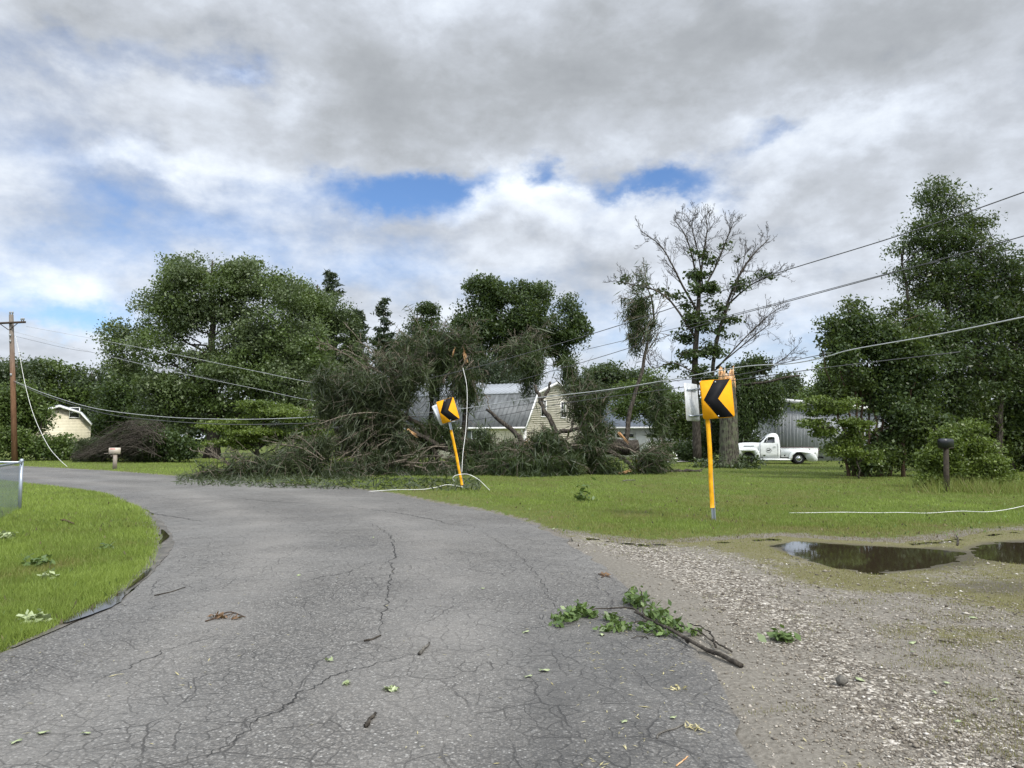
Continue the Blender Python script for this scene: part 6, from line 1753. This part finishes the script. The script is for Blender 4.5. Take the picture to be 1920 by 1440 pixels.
def broken_trunk():
    rg = np.random.default_rng(221); d = 41
    b0 = at(1368, 882, d); b0[2] = gh(b0[0], b0[1]) - 0.05
    root = empty('broken_tree_trunk', b0, 'thick lichen grey trunk snapped off with orange splintered top behind the near sign', 'tree trunk')
    tm = MB()
    P = spline([b0, at(1367, 840, d), at(1366, 780, d), at(1362, 718, d)], 18)
    r = np.interp(np.linspace(0, 1, 18), [0, 0.06, 0.2, 1], [0.72, 0.60, 0.52, 0.44])
    tm.tube(P, r, 18, rough=0.14); tm.build('trunk', BARK_MOSS, root, smooth=True)
    sm = MB()
    top = P[-1]
    for k in range(46):
        a = rg.random() * 6.283; rr = 0.40 * math.sqrt(rg.random() * 0.75 + 0.25)
        o = np.array([math.cos(a) * rr, math.sin(a) * rr, 0])
        hgt = (0.30 + 0.55 * rg.random()) * (1.15 if abs(o[0]) > 0.2 else 0.65)
        e = top + o * 1.06 + [rg.normal(0, 0.04), rg.normal(0, 0.04), hgt]
        w = 0.085 + 0.05 * rg.random()
        sm.tube([top + o * 0.98 - [0, 0, 0.25], top + o * 1.02 + [0, 0, hgt * 0.6], e], [w, w * 0.8, w * 0.10], 4, rough=0.5)
    sm.build('splintered_top', SPLIT, root)
    # thin strip of torn bark
    bs = MB(); q = top + np.array([0.42, -0.1, -0.25]); bs.tube([q + [0, 0, 0.5], q, q + [0.03, 0, -0.45]], [0.05, 0.07, 0.02], 4); bs.build('torn_bark', SPLIT, root)
    iv = MB(); C = np.stack([b0[0] + rg.normal(0.1, 0.75, 90), b0[1] + rg.normal(-0.2, 0.6, 90), 0.05 + np.abs(rg.normal(0, 0.22, 90))], 1)
    fill_leaves(iv, C, np.tile([0, 0, 1.0], (90, 1)), 20, np.full(90, 0.18), 0.16, 0.09, rg)
    iv.build('basal_sprouts', NEEDLE, root)
    lb = MB()
    Q = spline([at(1378, 735, d), at(1400, 722, d - .4), at(1440, 716, d - .6), at(1500, 704, d - 1)], 10)
broken_trunk()

# pots, stakes, far bits
pot = MB(); c0 = at(1262, 868, 47.5); c0[2] = gh(c0[0], c0[1])
pot.lathe([(0, 0), (0.22, 0), (0.27, 0.30), (0.30, 0.30), (0.30, 0.36), (0.25, 0.36), (0.24, 0.30), (0, 0.30)], c0, seg=18)
pr_ = empty('flower_pot', c0, 'white flower pot with white blooms in front of the dark shrub', 'flower pot')
pot.build('pot', TRIM, pr_, smooth=True)
fm = MB(); rgp = np.random.default_rng(5); Cp = c0 + np.array([0, 0, 0.5]) + rgp.normal(0, 0.16, (12, 3)); fill_leaves(fm, Cp, unit(Cp - c0), 14, np.full(12, 0.1), 0.12, 0.09, rgp); fm.build('leaves', LEAF_MID, pr_)
fw = MB(); Cp = c0 + np.array([0, 0, 0.62]) + rgp.normal(0, 0.15, (12, 3)); leaf_cards(fw, Cp, 0.09, 0.09, rgp); fw.build('flowers', TRIM, pr_)
sk = MB(); c0 = at(1195, 889, 33.8); c0[2] = gh(c0[0], c0[1]); sk.tube([c0 + [0, 0, -.1], c0 + [0, 0, 0.30], c0 + [0.01, 0, 0.64]], [0.105, 0.105, 0.10], 8, rough=0.05)
MOSSPOST = plain('mossy yellow post', (0.17, 0.155, 0.035), 0.8, var=0.3, scale=10)
tag(anchor(sk.build('stake', MOSSPOST)), 'short mossy yellow green post by the fallen pine log', 'post')
bs = MB(); c0 = at(1126, 888, 34); c0[2] = gh(c0[0], c0[1]); bs.tube([c0 + [0, 0, -.1], c0 + [0, 0, 0.28], c0 + [0.02, 0, 0.55]], [0.09, 0.09, 0.085], 8, rough=0.08)
tag(anchor(bs.build('stake', BARK_TWIG)), 'short weathered grey post among the broken boughs', 'post')

# weeds round the black mailbox and verge
wd = MB(); rgw = np.random.default_rng(77); n = 1500
c = G(1830, 925); X = c[0] + rgw.normal(0, 0.9, n); Yw = c[1] + rgw.normal(0, 0.55, n)
add_blades(wd, X, Yw, ground_h(X, Yw), 0.18 + 0.35 * rgw.random(n), np.full(n, 0.016), np.clip(rgw.normal(0.42, 0.18, n), 0, 1), rgw)
n = 1600; c = G(1900, 918); X = c[0] + rgw.normal(0, 1.6, n); Yw = c[1] + rgw.normal(0.6, 0.7, n)
add_blades(wd, X, Yw, ground_h(X, Yw), 0.12 + 0.30 * rgw.random(n), np.full(n, 0.016), np.clip(rgw.normal(0.62, 0.18, n), 0, 1), rgw)
tag(wd.build('tall_weeds', GRASS_M), 'tall weeds and uncut grass round the black mailbox', kind='stuff')

# ------------------------------------------------------------------ wires and downed cables
WIRE_L = plain('bare aluminium wire', (0.46, 0.47, 0.48), 0.45, 0.4, 0.3)
WIRE_D = plain('dark weathered wire', (0.085, 0.085, 0.09), 0.6)
CABLE_W = plain('white fallen cable', (0.72, 0.72, 0.69), 0.5)
def wire(label, pts, r, mat, name='power_line', n=60, ground=False):
    P = spline([at(*p) for p in pts], n)
    if ground:
        P = spline(pts, n)
    m = MB(); m.tube(P, r, 6)
    c = np.array(P[0])
    o = m.build(name, mat, smooth=True)
    V = np.zeros(len(o.data.vertices) * 3, np.float32); o.data.vertices.foreach_get('co', V); V = V.reshape(-1, 3) - c
    o.data.vertices.foreach_set('co', V.reshape(-1).astype(np.float32)); o.location = tuple(c)
    return tag(o, label, 'cable', 'wires brought down by the storm')
wire('upper bare wire from the utility pole crossarm down into the fallen pines', [(49, 612, 51.3), (180, 636, 46), (340, 667, 42), (480, 696, 38), (602, 719, 35), (740, 724, 33.6)], 0.010, WIRE_L)
wire('second bare wire below the crossarm wire, from the pole into the pines', [(27, 622, 51.4), (180, 662, 46.5), (340, 700, 42), (480, 729, 38), (575, 749, 35.5), (650, 757, 34.5)], 0.009, WIRE_L)
wire('thin wire just under the second bare wire at the left pole', [(27, 630, 51.4), (120, 652, 49), (190, 664, 47), (300, 690, 44), (420, 715, 40)], 0.009, WIRE_D)
wire('thick sagging communication cable from mid pole across the big maple', [(26, 714, 51.4), (90, 740, 48.5), (180, 766, 45.5), (300, 781, 42), (420, 786, 38.5), (520, 785, 35.5), (640, 779, 33)], 0.016, WIRE_L)
wire('thin cable hanging just below the thick communication cable', [(26, 716, 51.4), (90, 744, 48.5), (200, 776, 45), (320, 790, 41.5), (450, 796, 38), (640, 792, 33)], 0.018, WIRE_D)
wire('white cable hanging off the pole down to the roadside', [(29, 630, 51.3), (36, 662, 51), (47, 720, 50), (63, 778, 48.5), (88, 832, 46), (108, 858, 44), (127, 876, 42.2)], 0.013, CABLE_W)
wire('highest wire on the right, rising from the pines to the top right', [(740, 724, 35), (895, 688, 31), (1040, 647, 28), (1180, 604, 25.5), (1320, 557, 23), (1460, 511, 21), (1700, 437, 18), (1960, 346, 15.5)], 0.013, WIRE_D)
wire('middle wire on the right running under the highest one', [(955, 718, 31), (1090, 680, 28), (1220, 640, 25.5), (1340, 602, 23.4), (1460, 570, 21.6), (1640, 521, 18.8), (1780, 482, 17), (1960, 431, 15)], 0.011, WIRE_D)
wire('wire crossing just above the middle wire on the right', [(1100, 655, 29), (1240, 622, 26), (1400, 583, 23), (1540, 546, 20.6), (1660, 514, 18.8), (1760, 490, 17.4)], 0.009, WIRE_D)
wire('thick pale cable bundle sagging across the house and up to the right edge', [(760, 778, 36), (870, 766, 33), (990, 748, 30.5), (1130, 732, 28), (1250, 713, 26), (1390, 688, 23.6), (1480, 682, 22), (1545, 670, 20.8), (1600, 655, 19.8), (1760, 627, 17.2), (1960, 586, 15)], 0.015, WIRE_L)
wire('upper dark cable crossing the house gable', [(760, 783, 36), (880, 774, 33), (1060, 746, 29.5), (1250, 716, 26), (1400, 700, 23.4), (1480, 678, 22), (1560, 661, 20.6)], 0.011, WIRE_D)
wire('lower dark cable crossing the house wall and the back of the near sign', [(770, 800, 36), (900, 786, 32.6), (1060, 756, 29.5), (1250, 730, 26), (1400, 710, 23.4), (1560, 688, 20.6), (1800, 660, 17)], 0.012, WIRE_D)
wire('white cable dangling vertically from the snapped top beside the leaning sign', [(868, 690, 30), (874, 716, 29), (876, 745, 28), (874, 800, 27), (868, 850, 26), (866, 885, 25.4)], 0.008, CABLE_W)
def gpt(px, py, dz=0.03):
    p = GP(px, py); p[2] += dz; return p
def gat(px, py, d): return at(px, py, d)
wire('white cable looped on the grass at the foot of the leaning sign', [gat(852, 903, 24.3), gat(849, 897, 24.2), gat(853, 892, 24.2), gat(866, 889, 24.3), gat(880, 890, 24.4), gat(897, 899, 24.3), gat(910, 911, 24.2), gpt(918, 922, 0.02)], 0.009, CABLE_W, 'fallen_cable', ground=True)
wire('white cable lying from the road edge to the leaning sign', [gpt(664, 924, 0.07), gpt(690, 922, 0.06), gpt(740, 922, 0.045), gpt(790, 923, 0.05), gpt(815, 921, 0.08), gpt(840, 917, 0.10), gpt(868, 918, 0.05)], 0.009, CABLE_W, 'fallen_cable', ground=True)
wire('white cable lying across the right lawn toward the right edge', [gpt(1480, 966, 0.02), gpt(1520, 967, 0.035), gpt(1580, 967, 0.048), gpt(1640, 967, 0.03), gpt(1690, 968, 0.045), gpt(1740, 968, 0.03), gpt(1800, 967, 0.06), gat(1860, 959, 15.6), gat(1930, 946, 15.9), gat(2040, 915, 16.5)], 0.006, CABLE_W, 'fallen_cable', n=90, ground=True)

# ------------------------------------------------------------------ litter on the road and grass
STICK = BARK_TWIG
def rz(x, y):
    if inside(np.array([x]), np.array([y]), ROAD)[0]:
        return road_z(x, y) + 0.002
    if inside(np.array([x]), np.array([y]), GRAVEL)[0]: return float(gravel_h(x, y)) + 0.004
    return gh(x, y) + 0.02
def Gr(px, py, dz=0.0):
    p = G(px, py, 0.04); p[2] = rz(p[0], p[1]) + dz; return p
def stick(label, pts, r, mat=None, name='stick', ends=False):
    P = spline([Gr(px, py, r * 0.8 + (pz[0] if pz else 0)) for px, py, *pz in pts], 9)
    rg = np.random.default_rng(int(pts[0][0]))
    P[1:-1] += rg.normal(0, r * 0.25, (7, 3)); m = MB(); m.tube(P, np.linspace(r, r * 0.7, 9), 7, rough=0.25)
    o = anchor(m.build(name, mat or BARK_GREY)); tag(o, label, 'stick')
    return o
stick('short broken stick with pale end on the asphalt right of centre', [(786, 1231), (795, 1221), (805, 1210)], 0.013)
stick('thin dark twig lying left of the pale ended stick', [(683, 1206), (700, 1202), (714, 1196)], 0.008, BARK)
stick('thick brown stick on the asphalt nearest the camera', [(684, 1369), (692, 1360), (704, 1345)], 0.012, BARK)
stick('long thin bent twig near the bottom right of the road', [(1232, 1377), (1236, 1369), (1262, 1360), (1282, 1351)], 0.005)
stick('thin forked straw stick near the bottom edge of the road', [(1268, 1428), (1280, 1418), (1290, 1409)], 0.004, SPLIT)
stick('long pale branch on the road edge before the fallen pine', [(512, 902), (545, 910), (592, 909)], 0.03)
stick('reddish bark strip on the left lawn', [(113, 985), (125, 986), (138, 990)], 0.02, BARK_RED)
stick('thin dark stick on the wide part of the curve', [(290, 1112), (320, 1106), (348, 1098)], 0.006, BARK)
stick('dark stick across the gravel by the far puddle', [(1795, 1018), (1797, 1010), (1793, 1004)], 0.015, BARK)
stick('small dark twig on the gravel right of the torn leaves', [(1762, 1197), (1776, 1199), (1790, 1201)], 0.006, BARK)
stick('twig lying on the lawn by the road near the green sprig', [(1168, 903), (1180, 902), (1192, 902)], 0.02)
# bark with brown leaves
def dead_clump(label, px, py, w, n, seed, mat, L=0.05, cat='debris', name='leaf_clump', flat=0.35, Wd=0.5):
    rg = np.random.default_rng(seed); c = Gr(px, py); k = w * mpp(c[1])
    m = MB(); C = c + rg.normal(0, 1, (n, 3)) * np.array([k * 0.5, k * 0.42, 0]) + np.array([0, 0, 1]) * np.abs(rg.normal(0, 1, (n, 1))) * k * flat * 0.5 + [0, 0, 0.008]
    leaf_cards(m, C, L, L * Wd, rg, np.array([0, 0, 1.0]), 1.2)
    return tag(anchor(m.build(name, mat)), label, cat)
BROWNLEAF = leafmat('brown dead leaf', (0.075, 0.038, 0.018), (0.22, 0.13, 0.06), trans=0.1)
PALELEAF = leafmat('torn pale leaf', (0.20, 0.25, 0.11), (0.42, 0.48, 0.27), trans=0.15)
FRESH = leafmat('fresh torn leaf', (0.035, 0.070, 0.018), (0.150, 0.220, 0.065), trans=0.25)
STRAW = leafmat('straw', (0.26, 0.22, 0.09), (0.52, 0.47, 0.26), trans=0.1)
def twig_pile(label, pts_list, leaves, seed, r=0.006):
    rg = np.random.default_rng(seed); root = None
    c = Gr(*leaves[0][:2]); root = empty('fallen_twig', c, label, 'twig')
    m = MB()
    for pts in pts_list: m.tube(spline([Gr(px, py, r + (h[0] if h else 0)) for px, py, *h in pts], 8), np.linspace(r, r * 0.6, 8), 5)
    m.build('stem', BARK_RED, root)
    lm = MB()
    for px, py, w, n in leaves:
        q = Gr(px, py); k = w * mpp(q[1])
        leaf_cards(lm, q + rg.normal(0, 1, (n, 3)) * [k * .5, k * .35, 0] + [0, 0, 1] * np.abs(rg.normal(0, 0.012, (n, 1))) + [0, 0, .006], 0.06, 0.022, rg, np.array([0, 0, 1.0]), 1.0)
    lm.build('leaves', BROWNLEAF, root)
twig_pile('brown leafed twig lying on the asphalt left of centre', [[(385, 1165), (410, 1158), (442, 1150)], [(400, 1160), (430, 1148), (460, 1158)]], [(410, 1158, 22, 22), (440, 1160, 14, 8)], 301)
twig_pile('small dark twig with leaves on the right side of the asphalt', [[(1122, 1072), (1134, 1074), (1144, 1077)], [(1128, 1078), (1140, 1072)]], [(1133, 1074, 10, 12)], 302, 0.007)

def road_branch():
    rg = np.random.default_rng(311)
    c = Gr(1240, 1170); root = empty('fallen_branch', c, 'leafy green branch fallen across the road edge in the foreground', 'branch')
    bm = MB()
    def B(pts, r0, r1, sides=7):
        P = spline([Gr(px, py, 0) + [0, 0, h] for px, py, h in pts], 18); P[1:-1] += rg.normal(0, 0.004, (16, 3))
        bm.tube(P, np.linspace(r0, r1, 18), sides, rough=0.2)
        return P
    B([(1390, 1246, 0.02), (1360, 1232, 0.025), (1330, 1216, 0.03), (1290, 1198, 0.04), (1250, 1182, 0.05), (1215, 1167, 0.06), (1190, 1155, 0.06)], 0.019, 0.009)
    B([(1215, 1168, 0.05), (1185, 1150, 0.07), (1150, 1149, 0.06), (1115, 1147, 0.04), (1075, 1158, 0.03)], 0.010, 0.004, 5)
    B([(1215, 1170, 0.05), (1195, 1171, 0.05), (1170, 1173, 0.03), (1130, 1170, 0.02)], 0.007, 0.003, 5)
    B([(1206, 1160, 0.06), (1206, 1140, 0.10), (1200, 1122, 0.13)], 0.007, 0.003, 5)
    B([(1372, 1220, 0.02), (1345, 1205, 0.03), (1330, 1196, 0.03), (1300, 1180, 0.05), (1270, 1168, 0.06), (1240, 1160, 0.06)], 0.008, 0.005, 5)
    B([(1342, 1210, 0.02), (1335, 1196, 0.05), (1322, 1184, 0.06), (1290, 1172, 0.06)], 0.008, 0.004, 5)
    B([(1290, 1198, 0.02), (1272, 1186, 0.04), (1246, 1176, 0.05)], 0.012, 0.006, 5)
    B([(1215, 1192, 0.005), (1200, 1190, 0.01), (1184, 1193, 0.005)], 0.005, 0.003, 5)
    bm.build('stem', BARK, root, smooth=True)
    lm = MB()
    for px, py, wx, wy, n, hz in ((1062, 1162, 16, 8, 70, 0.06), (1085, 1152, 18, 9, 90, 0.08), (1048, 1172, 10, 5, 24, 0.03), (1110, 1154, 12, 6, 30, 0.05), (1198, 1130, 18, 12, 110, 0.10), (1185, 1128, 10, 9, 50, 0.09), (1230, 1152, 20, 14, 110, 0.09), (1250, 1165, 16, 9, 60, 0.07),
                                  (1150, 1160, 16, 8, 50, 0.05), (1165, 1176, 20, 6, 60, 0.03), (1270, 1168, 12, 7, 30, 0.05), (1215, 1178, 20, 7, 50, 0.04), (1300, 1182, 10, 6, 14, 0.04), (1240, 1185, 22, 4, 30, 0.02), (1140, 1180, 18, 4, 24, 0.015)):
        c = Gr(px, py); k = mpp(c[1])
        C = c + np.stack([rg.normal(0, wx * k * 0.6, n), rg.normal(0, wy * k * 1.6, n), 0.012 + np.abs(rg.normal(0, hz * 0.6, n))], 1)
        leaf_cards(lm, C, 0.062, 0.034, rg, np.array([0, 0, 1.0]), 0.7, tint=np.clip(rg.normal(0.5, 0.25, n), 0, 1), fold=0.2)
    lm.build('leaves', FRESH, root)
road_branch()
# leafy sprigs on the grass
for k, (px, py, w, n, lb) in enumerate([(60, 1165, 18, 70, 'pale leafy sprig on the left verge close to the road edge'), (12, 1016, 18, 60, 'pale leafy sprig by the foot of the chain link fence'), (72, 1064, 24, 60, 'wide scatter of leafy sprigs in the middle of the left verge'),
                                        (198, 1031, 12, 22, 'small leafy sprig on the upper part of the left verge'), (92, 1089, 14, 30, 'pale sprig between the two larger ones on the left verge'), (1092, 939, 15, 80, 'upright green sprig standing on the right lawn near the road'),
                                        (1470, 1194, 22, 60, 'green grass tuft growing in the loose gravel')]):
    dead_clump(lb, px, py, w, n, 320 + k, PALELEAF if k in (0, 1, 4) else FRESH, L=0.085 if py > 980 else 0.14, cat='sprig', name='leafy_sprig', flat=0.7 if k != 5 else 1.5)
for k, (px, py, lb) in enumerate([(1300, 1357, 'yellow green clipping of grass near the bottom right asphalt'), (1272, 1285, 'straw tuft at the right asphalt edge'), (735, 1297, 'flattened pale green leaf clump near the road middle'), (615, 1243, 'flat pale leaf left of the sticks'), (652, 1289, 'small pale leaf beside the flattened clump')]):
    dead_clump(lb, px, py, 16 if k < 3 else 8, 26 if k < 3 else 7, 340 + k, STRAW if k in (0, 1) else PALELEAF, L=0.035, Wd=0.25 if k in (0, 1) else 0.7, cat='leaf litter', flat=0.1)
rock = MB(); c = Gr(1578, 1277); ico = oct_ * np.array([0.045, 0.04, 0.035]); rock.tube([c + [-0.03, 0, 0.02], c + [0.0, 0.0, 0.03], c + [0.035, 0.01, 0.025]], [0.022, 0.034, 0.02], 7, rough=0.3)
tag(anchor(rock.build('bark_chunk', BARK_GREY)), 'chunk of dark bark sitting on the pale loose gravel', 'bark chunk')
# single torn leaves
leafpx = [(1710, 1200), (1712, 1216), (1862, 1304), (1612, 1269), (1752, 1290), (1775, 1272), (1795, 1345), (1824, 1154), (905, 1105), (1038, 990), (30, 1392), (82, 1375), (160, 1377), (985, 1186), (1128, 1188), (1170, 1350), (700, 1010), (1020, 1258), (990, 1270), (1262, 1340), (560, 1080), (1800, 1060)]
rgl = np.random.default_rng(350); first = None
for k, (px, py) in enumerate(leafpx):
    p = Gr(px, py, 0.006)
    if first is None:
        m = MB(); a = np.linspace(0, 2 * np.pi, 15)[:-1]
        rr = 0.030 * (0.55 + 0.45 * np.abs(np.cos(a * 2.5)))
        top = np.stack([np.cos(a) * rr * 1.2, np.sin(a) * rr, 0.004 + 0.004 * np.sin(a * 3)], 1)
        m.add(np.vstack([top, top - [0, 0, 0.0015]]), [list(range(14)), list(range(14, 28))[::-1]] + [[i, 14 + i, 14 + (i + 1) % 14, (i + 1) % 14] for i in range(14)], 0.7)
        first = o = m.build('fallen_leaf', PALELEAF)
    else:
        o = first.copy(); COL.objects.link(o)
    o.location = tuple(p); o.rotation_euler = (rgl.normal(0, 0.2), rgl.normal(0, 0.2), rgl.random() * 6.28); s = 0.6 + 0.6 * rgl.random(); o.scale = (s, s * 0.8, s)
    on = inside(np.array([p[0]]), np.array([p[1]]), ROAD)[0]
    tag(o, 'small torn pale green leaf lying flat on the grey asphalt' if on else 'small torn pale green leaf lying on the gravel drive', 'leaf', 'torn leaves on the asphalt' if on else 'torn leaves on the gravel')
# fine straw, seed and twig scraps nobody could count
lm = MB(); n = 1400
x, y = grass_points(n * 4, -4, 8, 3.4, 20, 360); jx = fbm(x * 0.9, y * 0.9, 361)
ok = (inside(x, y, ROAD) | inside(x, y, GRAVEL)) & (rgl.random(len(x)) < np.clip((jx - 0.42) * 2.2, 0.02, 1) * (0.25 + 0.75 * (pdist(x, y, OUTER) < 0.9))) & (puddle_mask(x, y) < 0.2); x, y = x[ok][:n], y[ok][:n]
z = np.array([rz(a, b) + 0.003 for a, b in zip(x, y)])
leaf_cards(lm, np.stack([x, y, z], 1), 0.035, 0.006, rgl, np.array([0, 0, 1.0]), 4.0)
tag(lm.build('leaf_litter', STRAW), 'fine straw and leaf scraps strewn over road and gravel', kind='stuff')
# debris strewn at the foot of the pines
dm = MB(); n = 2600
px_ = rgl.uniform(330, 900, n); py_ = 893 + rgl.random(n) ** 1.5 * 20 + np.interp(px_, [330, 500, 700, 900], [-6, 4, 10, 16]) * 0.5
P = np.array([G(a, b, 0.05) for a, b in zip(px_, py_)]); P[:, 2] = 0.05 + np.abs(rgl.normal(0, 0.05, n))
leaf_cards(dm, P, 0.30, 0.035, rgl, np.array([0, 0, 1.0]), 1.0)
tag(dm.build('pine_litter', NEEDLE_DULL), 'olive pine litter strewn on road edge and grass below the fallen trees', kind='stuff')
